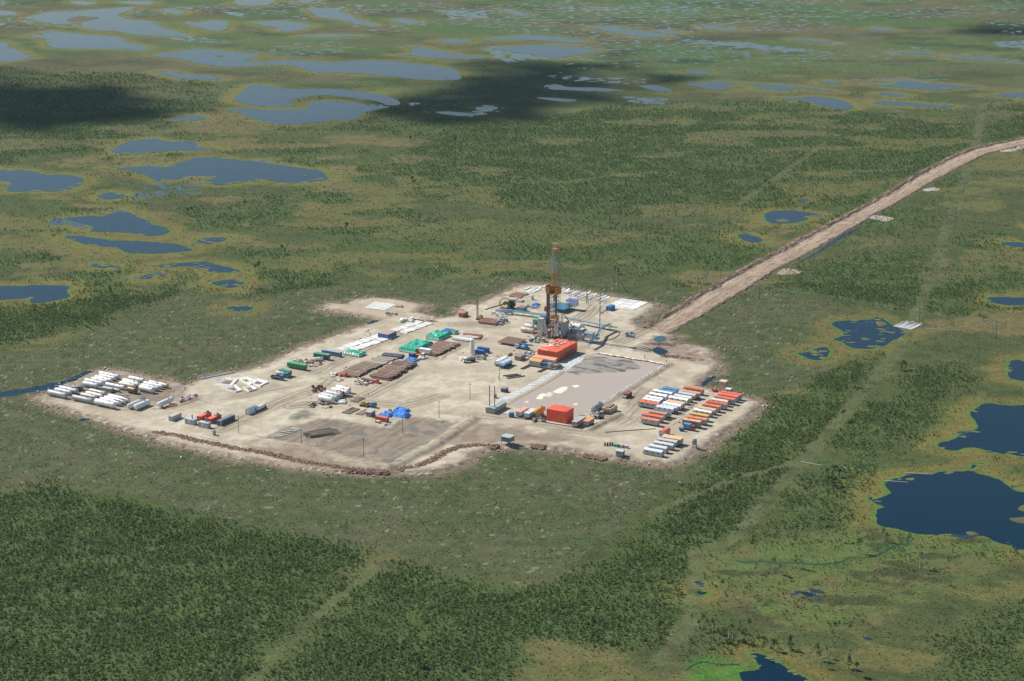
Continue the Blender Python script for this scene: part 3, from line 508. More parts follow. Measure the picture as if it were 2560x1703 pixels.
wt = np.clip(lo * .42 * sst(.45, .6, n8) + sc_ * .3 * sst(.55, .65, n8) + edg * .35 * sst(.6, .7, n30), 0, .6)
a_ = me.attributes.new('wet', 'FLOAT', 'POINT'); a_.data.foreach_set('value', wt[keep].astype(np.float32))
tag(link('sand_pad', me), kind='structure')
# slurry in the pit, with a grey mud bank rising out of it and pale foam
MSLUR = water('slurry', (.355, .305, .262), .5, .03)
def grow(pts, k):
    n = len(pts); cx = sum(p[0] for p in pts) / n; cy = sum(p[1] for p in pts) / n; o = []
    for x, y in pts: l = math.hypot(x - cx, y - cy); o.append((cx + (x - cx) * (l + k) / l, cy + (y - cy) * (l + k) / l))
    return o
sheet('slurry_pond', grow(POND, 1.0), PZ - .42, MSLUR)
sheet('basin_water', rough(GP([('S1',[(1270,925),(1500,830),(1700,720),(1890,640),(1850,690),(1620,800),(1440,915),(1330,935)])], PZ), .3, 1.5, 21), PZ - .50, water('green_water', (.14, .15, .105), .3, .05))
sheet('basin_water', rough(GP([('S1',[(1460,985),(1700,850),(1810,810),(1760,850),(1560,960)])], PZ - .5), .3, 1.5, 22), .62, water('pale_water', (.26, .25, .2), .3, .05))
MUDP = GP([('R5',[(1000,395),(1080,300),(1200,235),(1330,172),(1500,180),(1800,225),(1960,270),(1900,330),(1700,385),(1520,390),(1250,400)])], PZ - .4)
def mudbank():
    A = np.array(MUDP); x0, y0 = A.min(0); x1, y1 = A.max(0); xx, yy = np.meshgrid(np.arange(x0, x1, .6), np.arange(y0, y1, .6)); X = xx.ravel(); Y = yy.ravel(); d = sdist(X, Y, MUDP, 10.0)
    U = X * math.cos(BZ) + Y * math.sin(BZ); W = -X * math.sin(BZ) + Y * math.cos(BZ); s = fbm(U * .35, W, 3.0, 4, 71); s2 = fbm(X, Y, 7, 4, 72)
    z = PZ - .62 + np.clip(d, 0, 8) * .075 + (s - .5) * .55 + (s2 - .45) * .55
    c = np.empty((len(X), 3)); c[:] = (.27, .245, .22); c = mixc(c, sst(.50, .62, s), (.105, .10, .098)); c = mixc(c, sst(.55, .65, s2) * .6, (.30, .27, .24)); c = mixc(c, sst(.5, .62, fbm(U * .3, W, 1.6, 3, 73)) * .6, (.12, .115, .11))
    keep = d > -.5; idx = -np.ones(len(X), np.int64); idx[keep] = np.arange(keep.sum()); I = idx.reshape(xx.shape); q = np.stack([I[:-1, :-1], I[:-1, 1:], I[1:, 1:], I[1:, :-1]], -1).reshape(-1, 4); q = q[(q >= 0).all(1)]
    me = npmesh('mud_bank', np.stack([X, Y, z], 1)[keep], q, MPAD); vcol(me, 'soil', c[keep]); return tag(link('mud_bank', me), kind='structure')
mudbank()
MFOAM = mat((.68, .62, .50), .9, 0, .4, (.45, .38, .3), .8)
for i, q in enumerate(([(725,665),(760,640),(810,655),(790,675)], [(750,625),(800,605),(850,625),(800,645),(765,640)], [(840,615),(870,590),(920,600),(900,640),(860,645)], [(910,590),(960,560),(1040,530),(1090,535),(1070,570),(1000,605),(950,600)], [(1130,520),(1180,510),(1215,525),(1170,542)], [(595,705),(620,690),(650,695),(630,715)], [(1145,725),(1190,718),(1205,735),(1170,742)])):
    o = blobmound('foam_patch', GP([('R5', q)], PZ - .4), PZ - .43, .10, MFOAM, 80 + i); tag(o, 'cream coloured foam patch floating on the brown slurry pond', 'foam', 'foam patches on the slurry pond')
# liners
def liner(name, line, wd, hs, col, label, seed, zt):
    P = [Vector(p) for p in GP(line, PZ)]; c = [P[0]]
    for i in range(len(P) - 1):
        n = max(1, int((P[i + 1] - P[i]).length / .7)); c += [P[i].lerp(P[i + 1], (j + 1) / n) for j in range(n)]
    rs = random.Random(seed); vs_ = []; fs = []; K = 9; n = len(c)
    for i, p in enumerate(c):
        dd = (c[min(i + 1, n - 1)] - c[max(i - 1, 0)]).normalized(); q = Vector((-dd.y, dd.x)); wob = .35 * math.sin(i * .31 + seed) + rs.uniform(-.12, .12)
        for k in range(K):
            t = k / (K - 1); z = hs(t) + rs.uniform(-.13, .13) + .12 * math.sin(i * .9 + k * 1.3); e = p + q * (wd * (t - .5) + wob); vs_.append((e.x, e.y, zt + z))
    for i in range(n - 1):
        for k in range(K - 1): fs.append((i * K + k, i * K + k + 1, (i + 1) * K + k + 1, (i + 1) * K + k))
    o = MB().add(vs_, fs).build(name, mat(col, .45, 0, .35, (.38, .38, .36), .7)); return tag(o, label, 'liner')
liner('pit_liner', [('R5',[(300,715),(470,640),(720,510),(930,385),(1110,280),(1230,200)])], 6.0, lambda t: -.25 + .62 * t, (.60, .63, .63), 'wrinkled grey white liner sheet covering the bank on the rig side of the pond', 5, PZ)
liner('pit_liner', [('R5',[(1340,815),(1560,670),(1850,495),(2205,278)])], 1.5, lambda t: .75 - .3 * abs(t - .5), (.66, .64, .60), 'narrow white liner strip along the berm between pond and camp', 6, PZ)
liner('pit_liner', [('R5',[(1420,148),(1600,175),(1800,208),(2000,240),(2180,272)])], 1.6, lambda t: .18, (.60, .50, .42), 'pale dusty liner strip at the far rim of the slurry pond', 7, PZ)
# dam of peat clods
def clods(line, wd, n, seed, z=0.0):
    P = [Vector(p) for p in GP(line, .8)]; L = [0]
    for i in range(len(P) - 1): L.append(L[-1] + (P[i + 1] - P[i]).length)
    rs = random.Random(seed); b = MB()
    for _ in range(n):
        s = rs.uniform(0, L[-1]); i = max(k for k in range(len(L) - 1) if L[k] <= s); t = (s - L[i]) / (L[i + 1] - L[i]); p = P[i].lerp(P[i + 1], t); dd = (P[i + 1] - P[i]).normalized(); q = Vector((-dd.y, dd.x)); o = rs.uniform(-.5, .5) * wd
        r = rs.uniform(.35, 1.15); b.blob((p.x + q.x * o, p.y + q.y * o, z + .25 + max(0, wd * .5 - abs(o)) * .28), r * rs.uniform(.7, 1.4), r * rs.uniform(.7, 1.3), r * rs.uniform(.5, .9), rs.random(), 6, 3, .35)
    return b
MPEAT = mat((.17, .105, .070), .95, 0, .9, (.30, .20, .145), .6)
for ln, wd, n in (([('R1',[(1190,790),(1400,820),(1650,880),(2000,950),(2357,1010)]),('S1',[(350,880),(700,940),(1000,985),(1400,1010)])], 6.5, 1500), ([('S1',[(1480,985),(1700,950),(1850,890),(2000,800),(2150,745)]),('B2',[(800,45),(900,35),(1030,45)])], 6.5, 900), ([('B2',[(1240,40),(1290,38),(1330,45)])], 5, 110), ([('K3',[(560,640),(750,640),(1000,660)])], 6, 240), ([('K3',[(740,860),(900,880),(1080,900)])], 6, 200), ([('K3',[(1130,910),(1400,930)])], 4, 90), ([('K4',[(180,610),(400,650),(560,680)])], 3.5, 130), ([('K2',[(170,560),(420,560)])], 3, 60), ([('R4',[(980,640),(1130,650)])], 4, 110)):
    tag(clods(ln, wd, n, n).build('peat_clods', MPEAT), 'brown heap of dug out peat clods along the pad edge', None, None, 'stuff')
# ------------------------------------------------------------------ access road
RL = GP([('R4',[(1925,1088),(2100,985),(2300,868)]),('S6',[(40,1550),(340,1370),(600,1235),(830,1110),(1080,990),(1300,870),(1560,715),(1800,590),(1940,525),(2325,445),(2700,400),(3300,340)])]); RR = GP([('R4',[(2180,1200)]),('S6',[(300,1560),(480,1450),(640,1345),(860,1235),(1080,1110),(1260,1000),(1480,880),(1660,770),(1900,640),(2060,560),(2325,495),(2700,445),(3300,380)])])
def resample(P, n):
    P = [Vector(p) for p in P]; L = [0.0]
    for i in range(len(P) - 1): L.append(L[-1] + (P[i + 1] - P[i]).length)
    o = []; k = 0
    for j in range(n):
        s = L[-1] * j / (n - 1)
        while k < len(L) - 2 and L[k + 1] < s: k += 1
        o.append(P[k].lerp(P[k + 1], (s - L[k]) / (L[k + 1] - L[k])))
    return o
nn = 1100; K = 26; l_ = resample(RL, nn); r_ = resample(RR, nn)
lx = np.array([p[:] for p in l_]); rx = np.array([p[:] for p in r_]); T = np.linspace(0, 1, K)
XX = (lx[:, None, 0] * (1 - T) + rx[:, None, 0] * T).ravel(); YY = (lx[:, None, 1] * (1 - T) + rx[:, None, 1] * T).ravel(); TT = np.tile(T, nn)
m3 = fbm(XX, YY, 2.5, 4, 81); m12 = fbm(XX, YY, 12, 4, 82); tt = TT + (m12 - .5) * .17 + (m3 - .5) * .10
zz = -.3 + .9 * sst(0, .05, tt) * (1 - sst(.955, 1.0, tt)) + .9 * (sst(.01, .06, tt) - sst(.2, .28, tt)) * (.5 + m3) + (m3 - .5) * .12
cc = np.empty((len(XX), 3)); cc[:] = (.265, .188, .142); cc = mixc(cc, sst(.45, .6, m12) * .5, (.32, .235, .18)); cc = mixc(cc, sst(.34, .4, tt) * (1 - sst(.5, .58, tt)) * .5, (.39, .305, .235)); cc = mixc(cc, sst(.55, .68, m3) * .4, (.22, .15, .115))
cc = mixc(cc, 1 - sst(.23, .29, tt), (.055, .036, .029)); cc = mixc(cc, (1 - sst(.15, .21, tt)) * sst(.5, .6, m3) * .6, (.2, .13, .1)); wl = np.exp(-((tt - .32 - (fbm(XX, YY, 9, 3, 86) - .5) * .08) / .028) ** 2) * sst(.45, .56, fbm(XX, YY, 6, 4, 83)); cc = mixc(cc, wl * .85, (.46, .42, .37))
wr = np.exp(-((tt - .945) / .03) ** 2) * sst(.5, .6, fbm(XX, YY, 8, 4, 84)) * .8; cc = mixc(cc, sst(.93, .98, tt) * .8, (.15, .11, .085)); cc = mixc(cc, wr, (.44, .4, .36))
cc = mixc(cc, sst(.86, .94, tt) * .7, (.105, .075, .058)); rt = (np.abs(tt - .4) < .02) | (np.abs(tt - .34) < .015) | (np.abs(tt - .47) < .012) | (np.abs(tt - .62) < .01); cc = mixc(cc, rt * .6, (.2, .145, .11)); SI = np.repeat(np.arange(nn), K) * 1.6; lng = fbm(TT * 26, SI * .06, 1.0, 4, 87); cc = mixc(cc, sst(.5, .62, lng) * .65, (.155, .105, .078)); cc = mixc(cc, sst(.56, .66, fbm(TT * 30, SI * .05, 1.0, 4, 89)) * .5, (.36, .29, .225))
i0 = (np.arange(nn - 1)[:, None] * K + np.arange(K - 1)[None, :]).ravel(); Fq = np.stack([i0, i0 + 1, i0 + K + 1, i0 + K], 1)
cc = cc * np.array([1.12, 1.17, 1.13])[None, :]
me = npmesh('access_road', np.stack([XX, YY, zz + .05], 1), Fq, MPAD); vcol(me, 'soil', cc); tag(link('access_road', me), kind='structure')
for i, q in enumerate(([('L4',[(740,225),(790,185),(900,210),(830,228)])], [('L3',[(1330,1420),(1390,1408),(1495,1425),(1440,1448)])], [('L3',[(1690,1240),(1760,1225),(1800,1240),(1720,1250)])], [('L3',[(2180,985),(2300,950),(2400,950),(2280,990)])])):
    A = rough(GP(q), .8, 1.5, 90 + i); me_o = sheet('passing_bay', A, .10, mat((.36, .27, .21) if i == 0 else (.40, .35, .31), .95, 0, .8, (.2, .14, .1), .25))
# ------------------------------------------------------------------ vegetation
def leafmat(name, a, b_, c):
    m, t, b = newmat(name); oi = N(t, 'ShaderNodeObjectInfo'); r = N(t, 'ShaderNodeValToRGB'); r.color_ramp.elements[0].color = (*a, 1); r.color_ramp.elements[1].color = (*c, 1); e = r.color_ramp.elements.new(.55); e.color = (*b_, 1)
    t.links.new(oi.outputs['Random'], r.inputs[0]); t.links.new(r.outputs[0], b.inputs['Base Color']); b.inputs['Roughness'].default_value = .8; b.inputs['Specular IOR Level'].default_value = .15
    tl = N(t, 'ShaderNodeBsdfTranslucent'); t.links.new(r.outputs[0], tl.inputs[0]); ms = N(t, 'ShaderNodeMixShader'); ms.inputs[0].default_value = .5
    t.links.new(b.outputs[0], ms.inputs[1]); t.links.new(tl.outputs[0], ms.inputs[2]); t.links.new(ms.outputs[0], t.nodes['Material Output'].inputs[0]); return m
LEAF = leafmat('pine_needles', (.090, .145, .050), (.130, .192, .062), (.175, .238, .080)); BIRCHL = leafmat('birch_leaves', (.12, .18, .05), (.15, .22, .06), (.18, .26, .07)); HEATH = leafmat('heath_twigs', (.090, .104, .050), (.108, .126, .056), (.126, .15, .062))
BARK = mat((.14, .10, .075), .9, 0, .6, (.06, .05, .04), 2.0); BBARK = mat((.62, .60, .55), .8, 0, .6, (.12, .11, .10), 2.5)
def crown(seed, n, h0, h1, rad, size, shape='round'):
    rs = random.Random(seed); vs_ = []; fs = []
    lobes = [(rs.uniform(-.35, .35) * rad, rs.uniform(-.35, .35) * rad, rs.uniform(.2, .85)) for _ in range(5)]
    for i in range(n):
        if shape == 'round':
            lx, ly, lt = rs.choice(lobes); th = rs.uniform(0, 6.283); ph = math.acos(rs.uniform(-1, 1)); q = rad * .62 * rs.uniform(.75, 1.05)
            p = Vector((lx + q * math.sin(ph) * math.cos(th), ly + q * math.sin(ph) * math.sin(th), h0 + (h1 - h0) * lt + q * .8 * math.cos(ph))); nrm = Vector((math.sin(ph) * math.cos(th), math.sin(ph) * math.sin(th), math.cos(ph) + .3))
        else:
            t = rs.random() ** 1.3; r = rad * (1 - t) * rs.uniform(.5, 1.05) + .05; th = rs.uniform(0, 6.283); p = Vector((r * math.cos(th), r * math.sin(th), h0 + (h1 - h0) * t)); nrm = Vector((math.cos(th), math.sin(th), .6))
        if p.z < .1: p.z = .1 + rs.random() * .2
        nrm = (nrm.normalized() + Vector((rs.uniform(-.7, .7), rs.uniform(-.7, .7), rs.uniform(.1, 1.3)))).normalized(); u = nrm.orthogonal().normalized(); w_ = nrm.cross(u); g = rs.uniform(0, 3.14); u, w_ = u * math.cos(g) + w_ * math.sin(g), w_ * math.cos(g) - u * math.sin(g)
        s = size * rs.uniform(.6, 1.3); o = len(vs_); vs_ += [p - u * s, p - w_ * s * .6, p + u * s, p + w_ * s * .6]; fs.append((o, o + 1, o + 2, o + 3))
    return vs_, fs
def tree_mesh(name, seed, n, h, rad, size, shape, leaf, bark, trunk=.09):
    b = MB(); b.cyl((0, 0, -.15), (0, 0, h * .8), trunk, 5, trunk * .3, False); rs = random.Random(seed); nt_ = len(b.f)
    for i in range(3): g = rs.uniform(0, 6.28); z = h * rs.uniform(.3, .6); b.cyl((0, 0, z), (math.cos(g) * rad * .6, math.sin(g) * rad * .6, z + h * .2), trunk * .4, 3, .01, False)
    nt_ = len(b.f); v, f = crown(seed, n, h * .28, h, rad, size, shape); b.add(v, f)
    me = bpy.data.meshes.new(name); me.from_pydata(b.v, [], b.f); me.materials.append(bark); me.materials.append(leaf); mi = np.zeros(len(b.f), np.int32); mi[nt_:] = 1; me.polygons.foreach_set('material_index', mi); return me
PROTO = dict(pine=[tree_mesh('pine_a', 1, 64, 2.5, 1.25, .40, 'round', LEAF, BARK), tree_mesh('pine_b', 2, 56, 2.0, 1.35, .40, 'round', LEAF, BARK), tree_mesh('pine_c', 3, 60, 3.6, 1.1, .38, 'cone', LEAF, BARK), tree_mesh('pine_d', 8, 70, 2.8, 1.4, .42, 'round', LEAF, BARK)],
             birch=[tree_mesh('birch_a', 4, 60, 4.2, 1.2, .42, 'round', BIRCHL, BBARK), tree_mesh('birch_b', 5, 50, 3.4, 1.0, .40, 'round', BIRCHL, BBARK)],
             heath=[tree_mesh('heath_a', 6, 16, .40, .6, .26, 'round', HEATH, BARK, .02), tree_mesh('heath_b', 7, 14, .30, .7, .26, 'round', HEATH, BARK, .02)])
def scatter(name, kind, P, S, label, seed):
    rs = np.random.RandomState(seed); n = len(P); me = bpy.data.meshes.new(name); me.vertices.add(n); me.vertices.foreach_set('co', np.asarray(P, np.float32).ravel())
    for nm, arr, ty in (('sz', S, 'FLOAT'), ('rot', rs.rand(n) * 6.283, 'FLOAT'), ('pick', rs.randint(0, len(PROTO[kind]), n), 'INT')):
        a = me.attributes.new(nm, ty, 'POINT'); a.data.foreach_set('value', np.asarray(arr, np.float32 if ty == 'FLOAT' else np.int32))
    o = tag(link(name, me), label, None, None, 'stuff'); ng = bpy.data.node_groups.new(name, 'GeometryNodeTree')
    ng.interface.new_socket('Geometry', in_out='INPUT', socket_type='NodeSocketGeometry'); ng.interface.new_socket('Geometry', in_out='OUTPUT', socket_type='NodeSocketGeometry')
    gi = ng.nodes.new('NodeGroupInput'); go = ng.nodes.new('NodeGroupOutput'); ip = ng.nodes.new('GeometryNodeInstanceOnPoints'); g2i = ng.nodes.new('GeometryNodeGeometryToInstance')
    for m_ in PROTO[kind][::-1]:
        ob = bpy.data.objects.new(m_.name, m_); oi = ng.nodes.new('GeometryNodeObjectInfo'); oi.inputs['Object'].default_value = ob; ng.links.new(oi.outputs['Geometry'], g2i.inputs[0])
    def at(nm, ty): q = ng.nodes.new('GeometryNodeInputNamedAttribute'); q.data_type = ty; q.inputs['Name'].default_value = nm; return q.outputs[0]
    cb = ng.nodes.new('ShaderNodeCombineXYZ'); ng.links.new(at('rot', 'FLOAT'), cb.inputs[2]); ng.links.new(gi.outputs[0], ip.inputs['Points']); ng.links.new(g2i.outputs[0], ip.inputs['Instance'])
    ip.inputs['Pick Instance'].default_value = True; ng.links.new(at('pick', 'INT'), ip.inputs['Instance Index']); e2r = ng.nodes.new('FunctionNodeEulerToRotation'); ng.links.new(cb.outputs[0], e2r.inputs[0]); ng.links.new(e2r.outputs[0], ip.inputs['Rotation'])
    cs = ng.nodes.new('ShaderNodeCombineXYZ'); sa = at('sz', 'FLOAT')
    for k in range(3): ng.links.new(sa, cs.inputs[k])
    ng.links.new(cs.outputs[0], ip.inputs['Scale']); ng.links.new(ip.outputs[0], go.inputs[0]); md = o.modifiers.new('scatter', 'NODES'); md.node_group = ng; return o
rsn = np.random.RandomState(11)
def candidates(ya, yb, sp_):
    yy = np.arange(ya, yb, sp_); P = []
    for y in yy:
        hw = .312 * (y * cp + CAM_H * sp); xx = np.arange(-hw, hw, sp_); P.append(np.stack([xx, np.full(len(xx), y)], 1))
    P = np.concatenate(P); return P + (rsn.rand(len(P), 2) - .5) * sp_ * 1.1
for nm, ya, yb, spc, sc0 in (('near', 585, 1250, 1.35, .58), ('mid', 1250, 1900, 1.7, .60), ('far', 1900, 3050, 2.8, .74)):
    C = candidates(ya, yb, spc); c_, D, W, cl, pd_, lk, fr = land(C[:, 0], C[:, 1]); u = rsn.rand(len(C))
    n_ = fbm(C[:, 0], C[:, 1], 11, 3, 91); k = u < D * (.62 + .5 * (n_ > .45)) * (.92 if nm == 'near' else .68)
    P = C[k]; sz = sc0 * (.50 + .62 * rsn.rand(len(P)) ** 2.0) * (.75 + .35 * D[k]); isb = (fbm(P[:, 0], P[:, 1], 16, 3, 92) + rsn.rand(len(P)) * .35) > .80
    for kd, q in (('pine', ~isb), ('birch', isb)):
        Q = P[q]; scatter('bog_woodland' if kd == 'pine' else 'birch_scrub', kd, np.concatenate([Q, np.zeros((len(Q), 1))], 1), sz[q], 'stunted green bog woodland covering the plain' if kd == 'pine' else 'paler green birch scrub among the bog woodland', 3)
    if nm != 'far':
        C = candidates(ya, yb, 1.75 if nm == 'near' else 2.6); c_, D, W, cl, pd_, lk, fr = land(C[:, 0], C[:, 1]); u = rsn.rand(len(C)); n_ = fbm(C[:, 0], C[:, 1], 5, 3, 93)
        k = (u < sst(.42, .6, n_) * (.55 + .3 * cl)) & (lk < -3) & (pd_ < -1.5) & (D < .5); Q = C[k]
        scatter('heath_shrubs', 'heath', np.concatenate([Q, np.zeros((len(Q), 1))], 1), (.35 + .5 * rsn.rand(len(Q))) * (1 if nm == 'near' else 1.3), 'low heath shrubs and tussocks on the open bog', 4)
# single trees that stand out
def tree(name, label, group, p, proto_tr, proto_cr, s, rz): 
    o = thing(name, label, 'tree', p, rz, 0.0, group); o.scale = (s, s, s); link('trunk', proto_tr, o); link('crown', proto_cr, o); return o
def split_tree(seed, h, rad, n, size, shape, leaf, bark, tr):
    b = MB(); b.cyl((0, 0, -.2), (0, 0, h * .86), tr, 6, tr * .25); rs = random.Random(seed)
    for i in range(7): g = rs.uniform(0, 6.28); z = h * rs.uniform(.35, .75); b.cyl((0, 0, z), (math.cos(g) * rad * .7, math.sin(g) * rad * .7, z + h * .12), tr * .35, 4, .01)
    t = b.mesh('trunk'); t.materials.append(bark); b = MB(); v, f = crown(seed, n, h * .35, h, rad, size, shape); b.add(v, f); c_ = bpy.data.meshes.new('crown'); c_.from_pydata(b.v, [], b.f); c_.materials.append(leaf); return t, c_
BT = [split_tree(s, 7.5, 1.25, 90, .33, 'round', BIRCHL, BBARK, .11) for s in (21, 22, 23)]; PT = [split_tree(s, 6.5, 1.7, 150, .42, sh, LEAF, BARK, .14) for s, sh in ((31, 'cone'), (32, 'round'), (33, 'round'))]
rs = random.Random(5)
for x, y in ((100,1290),(125,1280),(150,1285),(180,1300),(210,1345),(232,1352),(270,1330),(292,1340),(320,1352),(350,1358),(382,1310),(516,965),(556,980),(986,855),(1006,858),(1467,1030),(755,1450),(770,1452),(775,1490),(870,790),(915,792),(670,945),(1335,940),(420,970),(640,935),(330,1300),(60,1260),(200,1270),(812,1440),(1130,790)):
    q = rs.choice(BT); tree('birch_tree', 'slender birch with a white trunk standing in the sedge swamp beside the dark lake', 'white trunked birches in the swamp', G('S8', x, y), *q, rs.uniform(.8, 1.15), rs.uniform(0, 6))
for z, x, y, s in (('S8',815,470,1.2),('S8',845,455,1.1),('S8',830,485,1.0),('S8',860,480,.9),('S8',800,490,.9),('S8',890,430,.8),('S8',780,700,.9),('S8',980,1540,1.1),('S8',940,1500,1.0),('S8',520,1400,1.0),('S8',610,1395,1.0),('B2',490,1470,1.2),('B2',505,1485,.9),('L4',1560,845,1.2),('L4',1575,850,1.0),('L4',1545,855,.9),('L4',1220,960,1.2),('L4',1110,1545,1.1),('L4',1060,1555,1.0),('L4',1450,1190,1.0),('L4',1170,1180,1.0),('L2',750,945,1.3),('L2',750,925,1.0),('L2',485,1225,1.2),('L2',470,1200,1.1),('L2',1120,1325,1.2),('L2',1060,1335,1.1),('L2',1255,1335,1.1),('L2',1205,1100,1.0),('L2',980,1045,1.1),('L2',1605,1235,1.1),('L2',460,935,1.1),('L2',680,880,1.0),('L2',1555,990,1.0),('L3',660,1225,1.3),('L3',685,1230,1.0),('L3',600,1085,1.0),('L1',1225,365,1.3),('L1',1250,360,1.1),('L1',1690,725,1.2),('L1',1670,735,1.1),('L1',1840,610,1.2),('L1',1860,620,1.1),('L1',1600,310,1.1),('L1',720,885,1.1),('L1',2265,470,1.2),('R4',1655,480,1.0),('R4',1620,470,1.0)):
    q = rs.choice(PT); tree('pine_tree', 'dark pine taller than the scrub around it', 'taller pines rising out of the scrub', G(z, x, y), *q, s * rs.uniform(.75, 1.0), rs.uniform(0, 6))
# ------------------------------------------------------------------ clouds above the frame (they shade the bog) and the haze
MCLOUD = mat((.85, .85, .86), 1.0, 0, .05, (.7, .7, .72), .01)
def cloud(spec, seed, zc=2600.0, dens_=1.5):
    P = GP(spec); off = Vector((SUN.x, SUN.y)) / SUN.z * zc; P = [(x + off.x, y + off.y) for x, y in P]; A = np.array(P); rs = random.Random(seed); b = MB(); x0, y0 = A.min(0) - 120; x1, y1 = A.max(0) + 120
    n = int((x1 - x0) * (y1 - y0) / 330 * dens_); Q = np.array([(rs.uniform(x0, x1), rs.uniform(y0, y1)) for _ in range(n)]); dd = sdist(Q[:, 0], Q[:, 1], P, 150.0)
    nz = fbm(Q[:, 0], Q[:, 1], 70, 4, seed)
    for (x, y), d_, z_ in zip(Q, dd, nz):
        e = d_ + (z_ - .5) * 130
        if e < -90: continue
        r = min(22, 9 + max(0, e) * .2) * rs.uniform(.7, 1.2)
        if e < 70 and rs.random() > ((e + 92) / 165) ** 2.2 * 1.3: continue
        b.blob((x, y, zc + rs.uniform(-6, 6) + min(45, max(0, e)) * rs.random()), r, r, r * .6, rs.random(), 7, 4, .2)
    return tag(b.build('cloud', MCLOUD, None, True), kind='structure')
cloud([('F',[(-200,175),(100,188),(300,203),(450,216),(460,236),(330,262),(150,288),(-200,312)])], 1)
cloud([('F',[(700,212),(850,222),(1000,200),(1080,168),(1230,160),(1330,182),(1450,195),(1340,225),(1280,268),(1100,290),(950,285),(800,262)])], 2)
cloud([('F',[(1080,138),(1250,140),(1400,150),(1540,180),(1460,188),(1300,160),(1120,150)])], 3, 2600.0, 1.5)
cloud([('F',[(2210,62),(2500,66),(2500,112),(2330,100)])], 4)
hb = MB().box(-13500, 13500, -13500, 13500, -4.0, 345.0); ho = hb.build('haze', bpy.data.materials.new('haze_air')); hm = ho.data.materials[0]; hm.use_nodes = True; hm.node_tree.nodes.remove(hm.node_tree.nodes['Principled BSDF'])
pv = hm.node_tree.nodes.new('ShaderNodeVolumePrincipled'); pv.inputs['Color'].default_value = (.60, .80, 1.0, 1); pv.inputs['Density'].default_value = .000020; pv.inputs['Anisotropy'].default_value = .2
hm.node_tree.links.new(pv.outputs[0], hm.node_tree.nodes['Material Output'].inputs['Volume']); tag(ho, kind='stuff')
# ------------------------------------------------------------------ kit of things on the site (local x = length, y = away from the near wall, z = up)
def wheels(o, xs_, ys_, r, wd=.32, m=None):
    for x in xs_:
        for y in ys_:
            wh = MB().cyl((x, y - wd / 2, r), (x, y + wd / 2, r), r, 10).build('wheel', paint(BLACK, .3, .85), o); MB().cyl((x, y - wd / 2 - .015, r), (x, y + wd / 2 + .015, r), r * .5, 8).build('rim', paint(GREY, .3), wh)
def barrel_prof(W, z0, zs, zt, n=9, o=0.0):
    return [(-o, z0)] + [(W / 2 - (W / 2 + o) * math.cos(math.pi * i / n), zs + (zt - zs) * math.sin(math.pi * i / n)) for i in range(n + 1)] + [(W + o, z0)]
def trailer(e, label, group, roof=ORANGE, wall=LGREY, style='flat', W=2.9, h=3.25, end=None, low=None, vents=1, bar=True, name='camp_trailer', wheel=True):
    p, g, L = e; o = thing(name, label, 'trailer', p, g, None, group); zb = .95 if wheel else .35; zt = h
    if style == 'flat':
        b = MB().box(0, L, 0, W, zb, zt - .16); body = b.build('body', paint(wall, .25), o)
        r = MB().box(-.12, L + .12, -.14, W + .14, zt - .157, zt); 
        for i in range(1, int(L / 1.2)): r.box(i * 1.2 - .03, i * 1.2 + .03, -.14, W + .14, zt + .001, zt + .045)
        rf = r.build('roof', paint(roof, .22, .6, (.5, .3, .2)), o)
    else:
        b = MB().box(0, L, 0, W, zb, zt - .9); body = b.build('body', paint(wall, .25), o); rf = MB().extr(barrel_prof(W, zt - .897, zt - .75, zt, 9, .03), -.04, L + .04).build('roof', paint(roof, .18, .42, (.45, .40, .35)), o, True)
        for x in (0, L): MB().extr(barrel_prof(W * .98, zb + .3, zt - .8, zt - .06), x - .07 if x == 0 else x + .043, x - .043 if x == 0 else x + .07).build('end_wall', paint(end or wall, .25), o)
    if end and style == 'flat': MB().box(L + .003, L + .05, .05, W - .05, zb + .05, zt - .2).build('end_wall', paint(end, .25), o)
    if low: MB().box(-.03, L + .03, -.03, W + .03, zb - .02, zb + .85).build('lower_panel', paint(low, .2), o)
    nw = max(2, int(L / 3.2))
    for i in range(nw):
        x = L * (i + .7) / (nw + .4); f = MB().box(x - .5, x + .5, -.07, -.033, zb + 1.0, zb + 1.75).build('window', paint(OFFW, .2), o); MB().box(x - .42, x + .42, -.085, -.072, zb + 1.08, zb + 1.67).build('pane', mat((.03, .04, .05), .1, 0, 0), f)
    dr = MB().box(L + .055, L + .10, W * .28, W * .28 + .85, zb + .05, zb + 1.95).build('door', paint((.33, .30, .28), .2), o); MB().box(L + .102, L + .14, W * .28 + .7, W * .28 + .76, zb + .95, zb + 1.05).build('handle', paint(BLACK, .1), dr)
    MB().box(L + .06, L + .75, W * .25, W * .25 + .95, .0, .3).box(L + .06, L + .42, W * .25, W * .25 + .95, .302, .62).build('steps', paint(DGREY, .3), o)
    MB().box(.1, L - .1, .3, W - .3, .6 if wheel else .05, zb - .003).build('chassis', paint(DGREY, .3, .8), o)
    if wheel: wheels(o, (1.5, 2.6, L - 1.8), (.28, W - .28), .5)
    else:
        for y in (.3, W - .3): MB().box(-.2, L + .2, y - .12, y + .12, 0, .2).build('skid', paint(DGREY, .3, .8), o)
    if bar: MB().bar((0, .7, .7), (-1.8, W / 2, .5), .08).bar((0, W - .7, .7), (-1.8, W / 2, .5), .08).build('drawbar', paint(RUST, .3), o)
    for i in range(vents): x = L * (.3 + .35 * i); MB().cyl((x, W * .5, zt - .1), (x, W * .5, zt + .6), .09, 7).cyl((x, W * .5, zt + .6), (x, W * .5, zt + .72), .17, 7).build('stove_pipe', paint(DGREY, .4), o)
    return o
